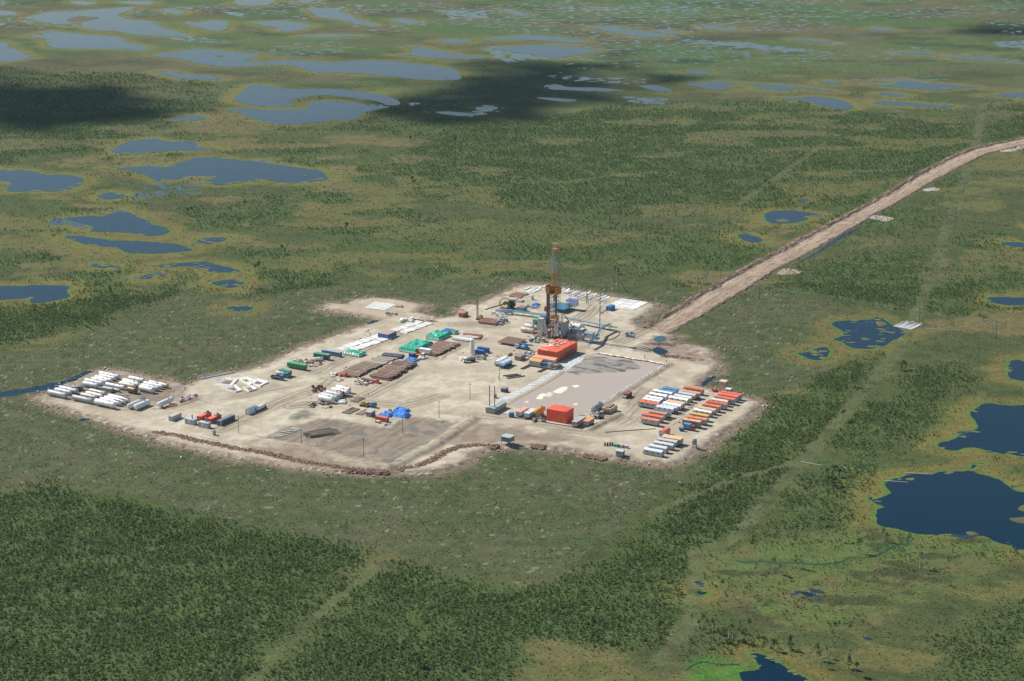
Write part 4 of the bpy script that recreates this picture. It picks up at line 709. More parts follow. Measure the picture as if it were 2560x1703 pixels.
def container(e, label, col, W=2.45, h=2.6, roof=None, group=None, cat='container', name='container', open_=False, z0=.12):
    p, g, L = e; o = thing(name, label, cat, p, g, None, group); n = max(6, int(L / .5)); b = MB(); prof = []
    for i in range(n):
        xa = .12 + (L - .24) * i / n; xb = xa + (L - .24) / n; q = .05 if i % 2 else 0; b.box(xa, xb, .03 + q, W - .03 - q, z0 + .1, h - .1)
    b.build('body', paint(col, .28), o); MB().box(.02, L - .02, .02, W - .02, h - .098, h).build('roof', paint(roof or tuple(min(1, c * 1.15) for c in col), .3), o)
    for x in (0, L - .16):
        for y in (0, W - .16): MB().box(x - .004, x + .164, y - .004, y + .164, 0, h + .02).build('corner_post', paint(col, .3), o)
    MB().box(.16, L - .16, .01, .15, 0, z0 + .12).box(.16, L - .16, W - .15, W - .01, 0, z0 + .12).build('bottom_rail', paint(col, .3), o)
    for k in range(2):
        y = .16 + k * (W - .32) / 2; d_ = MB().box(-.035, .03, y + .02, y + (W - .32) / 2 - .02, z0 + .1, h - .12).build('door', paint(col, .2), o); MB().bar((-.06, y + .5, z0 + .2), (-.06, y + .5, h - .2), .03).build('lock_bar', paint(LGREY, .2), d_)
    if open_: MB().box(-.1, 1.3, -.08, -.03, z0, h - .1).build('open_door', paint((.40, .42, .38), .2), o)
    return o
def tank(z, x0, y0, x1, y1, dpx, col, label, group, style='saddle', rust=.3, clear=.35, metal=0.0, d=None):
    a = Vector(G(z, x0, y0, PZ + 1.6)); k = ppm(a.x, a.y); d = d or max(1.5, min(3.4, dpx / SH[z][2] / k)); r = d / 2
    a = Vector(G(z, x0, y0, PZ + clear + r)); b = Vector(G(z, x1, y1, PZ + clear + r)); dv = b - a; g = math.atan2(dv.y, dv.x)
    for s_ in (AZ, BZ):
        if abs(g - s_) < math.radians(25): g = s_ + (g - s_) * .3
    L = max(dv.length + .4, 2.2); mid = (a + b) / 2; p = mid - Vector((math.cos(g), math.sin(g))) * L / 2
    o = thing('storage_tank', label, 'tank', p, g, None, group); zc = clear + r; dish = r * .32
    prof = [(-dish, .05), (-dish * .9, r * .45), (-dish * .55, r * .8), (-.1, r * .97), (0, r), (L * .33, r), (L * .66, r), (L, r), (L + .1, r * .97), (L + dish * .55, r * .8), (L + dish * .9, r * .45), (L + dish, .05)]
    MB().lathe((0, 0, zc), (1, 0, zc), prof, 18).build('shell', mat(col, .38, metal, rust, (.24, .13, .07), .5), o, True)
    for t in (.02, .5, .98): MB().lathe((L * t - .05, 0, zc), (1e4, 0, zc), [(0, r + .004), (0, r + .035), (.1, r + .035), (.1, r + .004)], 18).build('seam_ring', mat(tuple(c * .8 for c in col), .5, metal, rust, (.2, .12, .07)), o)
    mh = MB().cyl((L * .72, 0, zc + r - .1), (L * .72, 0, zc + r + .32), .36, 10).build('manhole', paint(tuple(c * .6 for c in col), .4), o); MB().cyl((L * .72, 0, zc + r + .322), (L * .72, 0, zc + r + .4), .42, 10).build('lid', paint(DGREY, .3), mh)
    if style == 'skid':
        for y in (-r * .6, r * .6): MB().box(-.6, L + .6, y - .14, y + .14, 0, .24).build('skid', paint(LGREY, .4), o)
    for t in (.18, .82):
        MB().box(L * t - .15, L * t + .15, -r * .72, r * .72, 0.002, clear + r * .36).build('saddle', paint(LGREY if style != 'legs' else OFFW, .4), o)
    if style == 'plat': MB().box(L * .8, L * 1.0, -r * .5, r * .5, zc + r + .02, zc + r + .10).bar((L * .8, -r * .5, zc + r), (L * .8, -r * .5, zc + r + .9), .04).bar((L, -r * .5, zc + r), (L, -r * .5, zc + r + .9), .04).bar((L * .8, -r * .5, zc + r + .9), (L, -r * .5, zc + r + .9), .04).build('walkway', paint(DGREY, .2), o)
    return o
def vtank(p, r, h, col, label, cat='tank', name='upright_tank', dome=.25, legs=0.0, group=None, rust=.2):
    o = thing(name, label, cat, p, 0.0, None, group); MB().lathe((0, 0, legs), (0, 0, 1e4), [(0, r * .9), (.15, r), (h * .5, r), (h, r), (h + dome * .6, r * .7), (h + dome, .1)], 16).build('shell', mat(col, .4, 0, rust, (.25, .16, .1), .6), o, True)
    MB().cyl((0, 0, legs + h + dome - .05), (0, 0, legs + h + dome + .3), r * .18, 8).build('vent', paint(DGREY, .2), o); b = MB()
    for x in (-.25, .25): b.bar((x, -r - .12, legs), (x, -r - .12, legs + h), .035)
    for i in range(int(h / .6)): b.bar((-.25, -r - .12, legs + .3 + i * .6), (.25, -r - .12, legs + .3 + i * .6), .025)
    b.build('ladder', paint(GREY, .2), o)
    if legs:
        for i in range(4): t = math.pi / 4 + i * math.pi / 2; MB().bar((r * .8 * math.cos(t), r * .8 * math.sin(t), 0), (r * .8 * math.cos(t), r * .8 * math.sin(t), legs + .4), .12).build('leg', paint(GREY, .3), o)
    return o
def truck(p, g, label, cabcol, cargo, ccol, L=8.0, name='truck'):
    o = thing(name, label, 'truck', p, g); W = 2.4                       # local +x is forward
    MB().box(0, L, .45, W - .45, .65, .95).build('frame', paint(DGREY, .2, .8), o)
    cb = MB().extr([(L - 2.0, .953), (L, .953), (L + .02, 1.7), (L - .25, 2.75), (L - 2.0, 2.8)], .02, W - .02); cb.v = [(b_, a_, c_) for a_, b_, c_ in cb.v]; cab = cb.build('cab', paint(cabcol, .15, .4), o)
    MB().add([(L + .035, .2, 1.75), (L + .035, W - .2, 1.75), (L - .21, W - .2, 2.6), (L - .21, .2, 2.6)], [(0, 1, 2, 3)]).build('windshield', mat((.03, .04, .05), .1, 0, 0), cab)
    for y in (-.012, W + .012): MB().add([(L - 1.5, y, 1.8), (L - .35, y, 1.8), (L - .5, y, 2.5), (L - 1.5, y, 2.5)], [(0, 1, 2, 3)]).build('side_window', mat((.03, .04, .05), .1, 0, 0), cab)
    for y in (.3, W - .3): MB().cyl((L + .01, y, 1.15), (L + .07, y, 1.15), .13, 8).build('headlight', paint(WHITE, 0, .2), o)
    MB().box(L + .003, L + .14, .05, W - .05, .6, .9).build('bumper', paint(LGREY, .2), o)
    wheels(o, (1.1, 2.3, L - 1.1), (.22, W - .22), .52)
    if cargo == 'tank': MB().lathe((.1, W / 2, 2.05), (1e4, W / 2, 2.05), [(0, .2), (.12, .85), (.25, 1.02), (L - 2.7, 1.02), (L - 2.55, .85), (L - 2.45, .2)], 16).build('cargo_tank', paint(ccol, .2, .4), o, True); MB().cyl((L * .35, W / 2, 3.0), (L * .35, W / 2, 3.3), .3, 8).build('hatch', paint(GREY, .2), o)
    elif cargo == 'box':
        MB().box(0, L - 2.2, 0, W, 1.0, 3.2).build('cargo_box', paint(ccol, .15), o); MB().box(-.03, L - 2.17, -.03, W + .03, 3.203, 3.27).build('box_roof', paint(ccol, .2), o)
    elif cargo == 'crane':
        MB().box(0, L - 2.2, .1, W - .1, .953, 1.3).build('bed', paint(ccol, .2), o); bm_ = MB().box(-1.5, L - .6, .75, W - .75, 2.9, 3.6).build('boom', paint(ccol, .2), o); MB().box(-2.4, -1.5, .9, W - .9, 3.0, 3.5).build('boom_tip', paint(ccol, .2), bm_); MB().box(1.2, 3.0, .3, W - .3, 1.303, 2.88).build('turret', paint(ccol, .2), o)
    else:
        MB().box(0, L - 2.2, .0, W, .953, 1.15).build('bed', paint(ccol, .3), o)
        for y in (0, W - .08): MB().box(0, L - 2.2, y, y + .08, 1.153, 1.75).build('side_board', paint(ccol, .3), o)
        MB().box(0, .08, .083, W - .083, 1.153, 1.75).build('tail_board', paint(ccol, .3), o)
    return o
def tarp(e, h, W, col, label, bags=0, seed=1, amp=.35, name='covered_stack', z0=0.0):
    p, g, L = e; o = thing(name, label, 'stack', p, g); nx, ny = max(8, int(L / .8)), max(8, int(W / .8)); vs_ = []; fs = []; zb = z0 + (1.0 if bags else .05)
    xs_ = np.linspace(-.25, L + .25, nx); ys_ = np.linspace(-.25, W + .25, ny); A, B_ = np.meshgrid(xs_, ys_); q = fbm(A.ravel(), B_.ravel(), 2.6, 4, seed).reshape(A.shape)
    for j in range(ny):
        for i in range(nx):
            ed = min(i, nx - 1 - i, j, ny - 1 - j); z = h * (.86 + amp * 1.5 * (q[j, i] - .5)) if ed >= 2 else (zb + (h - zb) * .75 if ed == 1 else zb)
            k = .3 if ed == 0 else 0; vs_.append((A[j, i] + (q[j, i] - .5) * .8 + (-k if i == 0 else k if i == nx - 1 else 0), B_[j, i] + (q[j, (i * 7) % nx] - .5) * .8, z + (q[j, i] - .5) * .5))
    for j in range(ny - 1):
        for i in range(nx - 1): a = j * nx + i; fs.append((a, a + 1, a + nx + 1, a + nx))
    b = MB().add(vs_, fs); b.build('tarp', mat(col, .35, 0, .35, tuple(min(1, c * 1.5 + .03) for c in col), 1.2), o)
    MB().box(.3, L - .3, .3, W - .3, 0, h * .55).build('cargo', paint(OFFW, .3), o)
    if bags:
        n = int(L / 1.0)
        for i in range(n): MB().blob((.5 + i * L / n, -.05, .62), .48, .5, .62, i, 8, 5, .1).build('bulk_bag', paint(WHITE, .25), o)
        n = int(W / 1.1)
        for i in range(1, n): MB().blob((L + .05, i * W / n, .62), .5, .48, .62, i + 50, 8, 5, .1).build('bulk_bag', paint(WHITE, .25), o)
    return o
def pipes(z, x0, y0, x1, y1, plen, dia, layers, col, label, seed, h=None, name='pipe_stack', cap=300, away=-1, sleeper=True):
    """row of pipe ends seen from (x0,y0) to (x1,y1); the pipes run back (-B) from those ends"""
    ht = .25 + dia * (1 + (layers - 1) * .87); a = Vector(G(z, x0, y0, PZ + ht)); b = Vector(G(z, x1, y1, PZ + ht)); dv = b - a; L = dv.length; g = math.atan2(dv.y, dv.x); o = thing(name, label, 'pipes', a, g)
    ml = paint(col, .6, .7, (.30, .17, .11)); me = MB().cyl((0, -.0, 0), (0, plen, 0), dia / 2, 8).mesh('pipe', True); me.materials.append(ml); me2 = MB().cyl((0, 0, 0), (0, plen, 0), dia / 2, 8).mesh('pipe', True); me2.materials.append(paint(tuple(c * .65 for c in col), .6, .7, (.24, .15, .11))); rs = random.Random(seed); n = int(L / dia)
    if sleeper:
        for t in (.12, .5, .88): MB().box(0, L, plen * t - .15, plen * t + .15, 0, .248).build('sleeper', paint(WOOD, .4), o)
    k = 0; step = 0.0; lift = 0; MK = [me, me2]; 
    for q_ in (1.5, .45): mq = me.copy(); mq.materials.clear(); mq.materials.append(paint(tuple(min(1, c_ * q_) for c_ in col), .6, .7, (.33, .2, .13))); MK.append(mq)
    for l in range(layers):
        for i in range(n - l):
            if k >= cap: return o
            if i % 5 == 0: step = rs.uniform(-.9, .9); lift = rs.choice((0, 0, 0, .12, .2))
            q = link('pipe', rs.choice((MK[0], MK[0], MK[0], MK[1], MK[2], MK[3])), o, (dia * (.5 + i + l * .5), step + rs.uniform(-.2, .2), .25 + dia * (.5 + l * .87) + (lift if l == layers - 1 else 0))); k += 1
    if layers > 1 and col != NAVY:
        for i in range(int(L * 1.1)): x_ = rs.uniform(.5, L - .5); MB().box(x_ - .12, x_ + .12, plen * .25 + rs.uniform(-.8, .8), plen * .25 + rs.uniform(1, 1.4), ht + .02, ht + .22).build('chock', paint(CREAM, .2), o)
    return o
def pole(z, x, y, yt, label, group=None, col=(.11, .09, .075), arm=1.0, brace=0, base_z=None, r=.16, name='utility_pole', rz=BZ):
    bz = PZ if base_z is None else base_z; p = G(z, x, y, bz); h = max(4, hgt(z, x, yt, p[1]) - bz); o = thing(name, label, 'pole', p, rz, bz, group); m = paint(col, .3, .8)
    MB().cyl((0, 0, -.1), (0, 0, h), r, 7, r * .7).build('shaft', m, o)
    if arm:
        MB().bar((-arm, 0, h - .7), (arm, 0, h - .7), .09).build('crossarm', m, o)
        for x_ in (-arm, 0.001, arm): MB().cyl((x_, 0, (h if x_ == .001 else h - .62)), (x_, 0, (h if x_ == .001 else h - .62) + .3), .07, 6).build('insulator', paint(LGREY, .1), o)
    if brace: MB().cyl((brace, -.3, 0), (0, 0, h * .8), r * .8, 6).build('brace', m, o)
    return o
def slab(p, g, L, W, t, col, label, group, name='concrete_slab', cat='slab', z=0.0):
    o = MB().box(0, L, 0, W, 0, t).build(name, paint(col, .35, .8, (.33, .29, .24))); o.location = (p[0], p[1], PZ + z); o.rotation_euler = (0, 0, g); return tag(o, label, cat, group)
def scrap(z, x0, y0, x1, y1, label, n, cols, seed, hmax=1.4, name='scrap_pile', cat='scrap'):
    """loose heap of beams, tubes, drums and boxes over the quad between two sheet corners"""
    a = Vector(G(z, x0, y1, PZ)); b = Vector(G(z, x1, y1, PZ)); c = Vector(G(z, x0, y0, PZ)); o = thing(name, label, cat, a, 0.0); u = b - a; w_ = c - a; rs = random.Random(seed)
    for i in range(n):
        q = u * rs.random() + w_ * rs.random(); k = rs.random(); col = paint(rs.choice(cols), .4, .7); g = rs.choice((AZ, BZ)) + rs.uniform(-.25, .25); h = rs.uniform(.3, hmax)
        if k < .45: l = rs.uniform(2, 6); d_ = Vector((math.cos(g), math.sin(g), 0)) * l / 2; s = MB().bar(Vector((q.x, q.y, .15)) - d_, Vector((q.x, q.y, .15 + rs.uniform(0, h))) + d_, rs.uniform(.08, .2)).build('beam', col, o)
        elif k < .65: l = rs.uniform(1, 3); d_ = Vector((math.cos(g), math.sin(g), 0)) * l / 2; r = rs.uniform(.3, .6); MB().cyl(Vector((q.x, q.y, r)) - d_, Vector((q.x, q.y, r)) + d_, r, 9).build('drum', col, o, True)
        else:
            s = rs.uniform(.5, 1.2); bb = MB().box(-s, s, -s * .7, s * .7, 0, h); bb.v = [(q.x + x * math.cos(g) - y * math.sin(g), q.y + x * math.sin(g) + y * math.cos(g), zz) for x, y, zz in bb.v]; bb.build('machine_block', col, o)
    return o
PERSON = None
def person(z, x, y, label, cl, base=PZ):
    p = G(z, x, y, base); bm = bmesh.new(); J = [(0, 0, .95, .15), (0, 0, 1.25, .16), (0, 0, 1.45, .14), (0, 0, 1.56, .06), (0, .01, 1.68, .105), (0, .01, 1.78, .08), (.19, 0, 1.42, .07), (.27, -.02, 1.15, .05), (.25, .12, .92, .045), (-.19, 0, 1.42, .07), (-.27, .02, 1.15, .05), (-.26, .1, .92, .045), (.1, 0, .85, .1), (.11, .1, .48, .075), (.12, .04, .06, .055), (.12, .18, .04, .05), (-.1, 0, .85, .1), (-.12, -.06, .48, .075), (-.12, -.16, .06, .055), (-.12, -.02, .04, .05)]
    E_ = [(0, 1), (1, 2), (2, 3), (3, 4), (4, 5), (2, 6), (6, 7), (7, 8), (2, 9), (9, 10), (10, 11), (0, 12), (12, 13), (13, 14), (14, 15), (0, 16), (16, 17), (17, 18), (18, 19)]
    me = bpy.data.meshes.new('person'); me.from_pydata([j[:3] for j in J], E_, []); me.materials.append(paint(cl, .1, .9)); o = link('person', me, None, (p[0], p[1], base), rs_.uniform(0, 6)); md = o.modifiers.new('skin', 'SKIN')
    for i, j in enumerate(J): me.skin_vertices[0].data[i].radius = (j[3], j[3]); me.skin_vertices[0].data[i].use_root = (i == 0)
    o.modifiers.new('sub', 'SUBSURF').levels = 1; return tag(o, label, 'person')
rs_ = random.Random(9)
# ------------------------------------------------------------------ tank park
g1 = 'tanks parked at the far side of the tank park'; g2 = 'tanks parked near the ditch of the tank park'
PALE = (.66, .69, .70)
for i, (x0, y0, x1, y1, dp, col, lab, st) in enumerate((
 (955,185,1215,235,62,WHITE,'white horizontal tank at the peat edge, outermost of its row','saddle'), (950,220,1160,255,58,WHITE,'white horizontal tank second from the peat edge in the far row','saddle'), (895,245,1110,285,60,WHITE,'white tank with rust stained end in the far row','saddle'), (845,265,1055,300,58,WHITE,'white tank between the rust stained one and the grey one in the far row','saddle'),
 (750,285,985,325,62,WHITE,'long white tank directly behind the dull silver tank','saddle'), (725,330,925,360,75,SILVER,'dull silver horizontal tank at the track side of the far row','saddle'), (1370,250,1560,285,62,WHITE,'white tank alone at the back of the second far row','saddle'), (1285,280,1490,320,58,LGREY,'light grey tank between two white ones in the second far row','saddle'),
 (1275,305,1490,345,62,WHITE,'white tank with dark end in the second far row','saddle'), (1235,330,1440,365,62,CREAM,'cream tank streaked with rust above the brown open vessel','saddle'), (1045,340,1290,385,58,PALE,'slim pale blue grey tank beside the grey box','skid'), (1655,310,1765,330,55,WHITE,'short white tank at the edge of the third far row','saddle'),
 (1785,335,1895,360,58,CREAM,'short cream tank with rusty rings at the sand track','saddle'), (1585,325,1820,375,58,WHITE,'white tank behind the two track side tanks of the third far row','saddle'), (1545,355,1770,400,65,LGREY,'greyish tank behind the broad white one of the third far row','saddle'), (1530,385,1690,425,80,WHITE,'broad short white tank at the track side of the third far row','skid'))):
    tank('T1', x0, y0, x1, y1, dp, col, lab, g1, st, .45 if col in (CREAM,) else .28)
for i, (x0, y0, x1, y1, dp, col, lab, st) in enumerate((
 (400,385,620,440,68,LGREY,'grey tank at the back of the row by the water filled ditch','saddle'), (335,415,540,455,60,WHITE,'only white tank in the grey row by the water filled ditch','saddle'), (240,450,475,500,78,LGREY,'grey tank on a long skid nearest the water filled ditch','skid'),
 (825,425,1020,475,65,TAN,'tan grey tank behind the cream one','saddle'), (775,460,970,505,55,WHITE,'white tank with rusty end between the tan and the cream tank','saddle'), (700,485,890,525,60,CREAM,'cream tank between white and grey ones','saddle'), (585,520,840,575,75,GREY,'grey tank on a skid at the brown verge','skid'),
 (1100,500,1340,570,65,WHITE,'bright white tank with blue walkway, innermost of four','plat'), (1040,525,1285,590,62,WHITE,'bright white tank with walkway, second innermost of four','plat'), (980,545,1220,610,62,WHITE,'bright white tank with walkway, second outermost of four','plat'), (905,575,1150,635,78,WHITE,'bright white tank on white legs, outermost of four','legs'),
 (1370,650,1560,560,75,WHITE,'pale tank lying crosswise against its twin','plat'), (1460,660,1630,590,80,PALE,'bigger of the two pale crosswise tanks','saddle'), (1790,625,1955,550,75,PALE,'lone pale tank on legs beside the orange rack','legs'))):
    tank('T1', x0, y0, x1, y1, dp, col, lab, g2, st, .2, .35 if st != 'legs' else .8)
tank('T1', 1145, 410, 1225, 425, 36, LGREY, 'small grey tank in front of the slim pale tank', g1, 'skid'); tank('T1', 1360, 405, 1450, 430, 80, BROWN, 'rusty brown open vessel beside the cream tank', g1, 'saddle', .5)
vtank(G('T1', 605, 430, PZ), 1.9, 2.6, LGREY, 'squat grey upright tank at the end of the ditch row'); vtank(G('T1', 690, 425, PZ), 1.3, 2.5, (.2, .24, .25), 'darker upright tank beside the squat grey one')
container(edge('T1', 960, 385, 1105, 410, 2.2), 'grey green box unit beside the slim pale tank', (.34, .40, .39), 2.6, 2.3)
b = thing('pump_rack', 'low orange red pump rack beside the lone tank', 'rack', G('T1', 1850, 690, PZ), AZ * .6)
for i in range(4): MB().box(i * 2.0, i * 2.0 + 1.6, 0, 1.2, .1, .9).build('pump', paint(RED, .3), b)
MB().box(-.2, 8, -.1, 1.3, 0, .098).build('frame', paint(DGREY, .3), b)
dcol = [((.40, .07, .05), 'red'), ((.04, .10, .26), 'blue'), (WHITE, 'white')]
for i in range(42):
    x = 2085 + (i % 10) * 24 + rs_.uniform(-8, 8) ; y = 600 - (i % 10) * 8 - (i // 10) * 13 + rs_.uniform(-4, 4); c_, n_ = rs_.choice(dcol); o = thing('fuel_drum', n_ + ' steel drum in the cluster of mixed drums by the sand bank', 'drum', G('T1', x, y, PZ), 0, None, n_ + ' drums in the drum cluster'); MB().cyl((0, 0, 0), (0, 0, .9), .42, 10).build('shell', paint(c_, .2), o, True); MB().cyl((0, 0, .901), (0, 0, .95), .44, 10).build('rim', paint(c_, .2), o)
person('R1', 1500, 375, 'person in red workwear standing on the track by the tank park', (.38, .03, .04)); person('R2', 1652, 905, 'person in dark clothes walking on the sand lane by the beams', (.03, .03, .04)); person('K3', 405, 905, 'person in dark clothes walking with legs apart on the far pond rim', (.03, .03, .035)); person('K3', 835, 997, 'person in black standing at the pond corner', (.02, .02, .02)); person('S5', 735, 745, 'person in black standing by the lamp pole', (.02, .02, .02))
# ------------------------------------------------------------------ boxes by the ditch
container(edge('S3', 395, 330, 580, 250, 2.6), 'grey container with a pale pink roof beside the lone tank', LGREY, 2.5, 2.6, (.56, .44, .38))
for i, (x0, y0, x1, y1, cx, cy) in enumerate(((640, 368, 822, 402, 790, 255), (905, 432, 1095, 470, 1050, 318))):
    p, g, L = edge('S3', x0, y0, x1, y1, 2.7); o = thing('generator_set', 'pale blue grey generator cabin with chimney, ' + ('beside the pink roofed container' if i == 0 else 'beside the dark blue container'), 'generator', p, g)
    MB().box(0, L, 0, 2.6, .15, 2.7).build('housing', paint((.36, .44, .48), .2), o); MB().box(-.05, L + .05, -.05, 2.65, 2.703, 2.8).build('roof', paint((.46, .52, .55), .2), o); MB().box(.1, L - .1, .2, 2.4, 0, .148).build('skid', paint(DGREY, .3), o); MB().cyl((L * .62, 1.6, 2.75), (L * .62, 1.6, 5.2), .35, 10).build('chimney', paint((.30, .36, .40), .3), o)
    for k in range(2):
        for j in range(2): MB().box(L * .33 + k * .8, L * .33 + k * .8 + .55, -.05, -.003, .9 + j * .75, 1.45 + j * .75).build('vent_panel', paint(WHITE, .1), o)
    MB().box(.15, .95, -.05, -.003, .3, 2.3).build('door', paint((.28, .34, .38), .2), o)
for i, e in enumerate((edge('S3', 960, 330, 1165, 235, 2.7), edge('S3', 1165, 375, 1360, 280, 2.7))):
    o = container(e, 'orange red container with a grey fan on top, ' + ('farther from' if i == 0 else 'next to') + ' the dark blue container', (.62, .10, .05), 2.6, 2.7, (.70, .15, .07)); MB().cyl((e[2] - 1.4, 1.3, 2.7), (e[2] - 1.4, 1.3, 3.5), .8, 10).build('roof_fan', paint(DGREY, .2), o); MB().box(e[2] - 3.6, e[2] - 2.4, .5, 2.0, 2.7, 3.2).build('cooler', paint(GREY, .2), o)
container(edge('S3', 1350, 415, 1620, 295, 2.6, 12.2), 'long dark blue grey container with one door swung open', (.075, .12, .17), 2.45, 2.6, (.15, .21, .27), open_=True)
o = container(edge('S3', 1895, 200, 2090, 120, 2.8), 'white cabin with a dark blue roof beside the big white pipe', WHITE, 2.4, 2.8, (.06, .13, .22))
p = Vector(G('S3', 2025, 190, PZ + 1.4)); q = Vector(G('S3', 2185, 120, PZ + 1.4)); g = math.atan2(q.y - p.y, q.x - p.x); L = (q - p).length; o = thing('burner_duct', 'big white open pipe on a dark skid beside the white cabin', 'pipe', p, g)
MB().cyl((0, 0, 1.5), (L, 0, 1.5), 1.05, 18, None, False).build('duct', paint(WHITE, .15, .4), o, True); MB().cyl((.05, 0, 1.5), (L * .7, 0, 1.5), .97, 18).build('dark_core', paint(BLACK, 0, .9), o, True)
for y in (-.8, .8): MB().box(0, L + 2, y - .12, y + .12, 0, .5).build('skid', paint(DGREY, .3), o)
MB().box(L - .5, L + 1.8, -.7, .7, .502, 1.6).build('blower', paint(DGREY, .3), o)
vtank(G('S3', 1225, 690, PZ), .8, 2.6, (.24, .36, .37), 'small grey green upright tank by the peat bank')
p = Vector(G('S3', 945, 715, PZ)); q = Vector(G('S3', 1280, 800, .8)); b = MB().cyl((0, 0, .25), ((q - p).length, 0, .2), .24, 8); o = b.build('white_pipe', paint(WHITE, .2)); o.location = (p.x, p.y, PZ + .02); o.rotation_euler = (0, 0, math.atan2(q.y - p.y, q.x - p.x)); tag(o, 'white pipe lying along the peat bank near the green tank', 'pipe')
pole('S3', 1705, 650, 310, 'thin pole at the sand bank beside the long dark container')
for i, (x0, y0, x1, y1) in enumerate(((1620,280,2000,200),(1660,262,2060,190),(1640,240,1960,205))):
    p = Vector(G('R1', x0, y0, PZ)); q = Vector(G('R1', x1, y1, PZ)); o = MB().cyl((0, 0, .3), ((q - p).length, 0, .3), .28, 8).build('pipe_length', paint(OFFW, .3)); o.location = (p.x, p.y, PZ); o.rotation_euler = (0, 0, math.atan2(q.y - p.y, q.x - p.x)); tag(o, 'long grey white pipe lying on the pad edge behind the lined pits', 'pipe', 'pipes along the pad edge')
# lined pits
def lined_pit(z, pts, label, seed):
    P = [Vector(p) for p in GP([(z, pts)], PZ)]; c = sum(P, Vector((0, 0))) / len(P); o = thing('lined_pit', label, 'pit', c); b = MB(); n = len(P); rs = random.Random(seed); N_ = 9; ring = [P[i].lerp(P[(i + 1) % n], k / N_) for i in range(n) for k in range(N_)]; vs_ = []; fs = []; M = len(ring); ks = ((1.12, .02), (1.02, .75), (.85, .6), (.5, .08))
    for k, z_ in ks: vs_ += [((p - c) * k).to_tuple() + (z_ + rs.uniform(-.12, .12) * (z_ > .1),) for p in ring]
    for k in range(len(ks) - 1):
        for i in range(M): fs.append((k * M + i, k * M + (i + 1) % M, (k + 1) * M + (i + 1) % M, (k + 1) * M + i))
    b.add(vs_, fs).build('liner', mat((.70, .68, .62), .5, 0, .4, (.40, .34, .27), .8), o); b = MB(); b.add([((p - c) * .56).to_tuple() + (.10,) for p in ring], [tuple(range(M))]).build('sludge', mat((.14, .115, .10), .5, 0, .5, (.30, .24, .19), .4), o); return o
lined_pit('R1', [(1790,320),(1900,260),(2030,268),(1960,345)], 'white lined sludge pit at the pad edge end of the row', 1); lined_pit('R1', [(2010,265),(2110,255),(2210,300),(2140,330)], 'small white lined pit with bulging sheet', 2); lined_pit('R1', [(2120,300),(2210,270),(2320,305),(2240,345)], 'white lined pit at the lane', 3); lined_pit('R1', [(1850,355),(2000,330),(2060,385),(2000,400)], 'dark sludge pit with white rim', 4); lined_pit('R1', [(2075,355),(2150,335),(2210,370),(2130,395)], 'narrow white lined pit facing the tank park', 5)
# ------------------------------------------------------------------ pipe yard and trucks
truck(G('R2', 690, 735, PZ), BZ, 'blue flatbed truck beside the white tanker', (.06, .22, .40), 'flat', (.05, .12, .18)); truck(G('R2', 738, 712, PZ), BZ, 'blue cab tanker truck with a white tank', (.07, .26, .48), 'tank', WHITE)
trailer(edge('S4', -30, 960, 150, 985, 2.9), 'green box trailer behind the white tanker truck', None, (.05, .30, .17), (.04, .20, .12), 'flat', bar=False)
trailer(edge('S4', 108, 830, 405, 875, 3.2), 'bright green box trailer with a blank side beside the scrap', None, (.05, .34, .13), (.035, .29, .10), 'flat', vents=0); trailer(edge('S4', 540, 680, 785, 712, 3.0), 'dark green long trailer beside the blue grey container', None, (.10, .33, .22), (.03, .14, .10), 'flat', vents=2)
container(edge('S4', 668, 622, 988, 668, 2.7, 12.2), 'slate blue long container between green trailer and green tarp', (.16, .24, .40), 2.5, 2.7, (.25, .33, .47))
scrap('S4', 220, 790, 480, 900, 'grey and rusty machinery parts beside the bright green trailer', 26, (LGREY, GREY, RUST, OFFW, DGREY), 3); scrap('S4', 480, 790, 720, 900, 'rusty machine parts next to the white tank', 18, (RUST, BROWN, GREY, (.5, .2, .1)), 4); tank('S4', 560, 770, 690, 765, 55, WHITE, 'white tank with orange end lying among rusty machine parts', None, 'skid', .4)
tarp(edge('S4', 1030, 640, 1300, 690, 2.0, 11.5), 2.2, 6.5, (.035, .38, .23), 'crumpled green tarpaulin over sacks beside the slate blue container', 1, 5, .8)
o = container(edge('S4', 1600, 345, 1770, 372, 3.0), 'bright blue steel tank box with rust red roof on the slab row', (.03, .17, .42), 9.0, 3.0, (.42, .30, .22))
rs = random.Random(44); A0 = Vector(G('S4', 900, 610, PZ)); A1 = Vector(G('S4', 2230, 150, PZ)); nsl = 58; dirA = (A1 - A0).normalized(); gA = math.atan2(dirA.y, dirA.x)
for i in range(nsl):
    t = (i + .5) / nsl; q = A0.lerp(A1, t); wB = rs.uniform(5.2, 6.2)
    if .53 < t < .66: continue
    for k in range(2):
        off = k * 6.6 + rs.uniform(-.4, .4); u = Vector((math.cos(gA - math.pi / 2), math.sin(gA - math.pi / 2))); pp = q + u * off
        slab(pp, gA - math.pi / 2 + rs.uniform(-.06, .06), wB, 1.45, rs.uniform(.25, .6), rs.choice((WHITE, OFFW, (.68, .66, .60))), ('white concrete slab in the row along the pad edge' if k == 0 else 'white concrete slab in the lane side row'), 'slabs in the pad edge row' if k == 0 else 'slabs in the lane side row')
for i in range(9): q = A1 + Vector((rs.uniform(-3, 9), rs.uniform(-4, 4))); slab(q, BZ + rs.uniform(-.1, .1), 6, .5, .4, RUST, 'rusty beam at the end of the slab row', 'rusty beams at the slab row end', 'steel_beam', 'beam')
for i in range(7): q = A1 + Vector((rs.uniform(-9, -2), rs.uniform(-4, 6))); o = MB().blob((0, 0, .7), 1.3, 1.2, .9, i, 9, 6, .12).build('bulk_bag', paint(WHITE, .2)); o.location = (q.x, q.y, PZ + .35); tag(o, 'white bulk bag heaped at the end of the slab row', 'bag', 'bags at the slab row end')
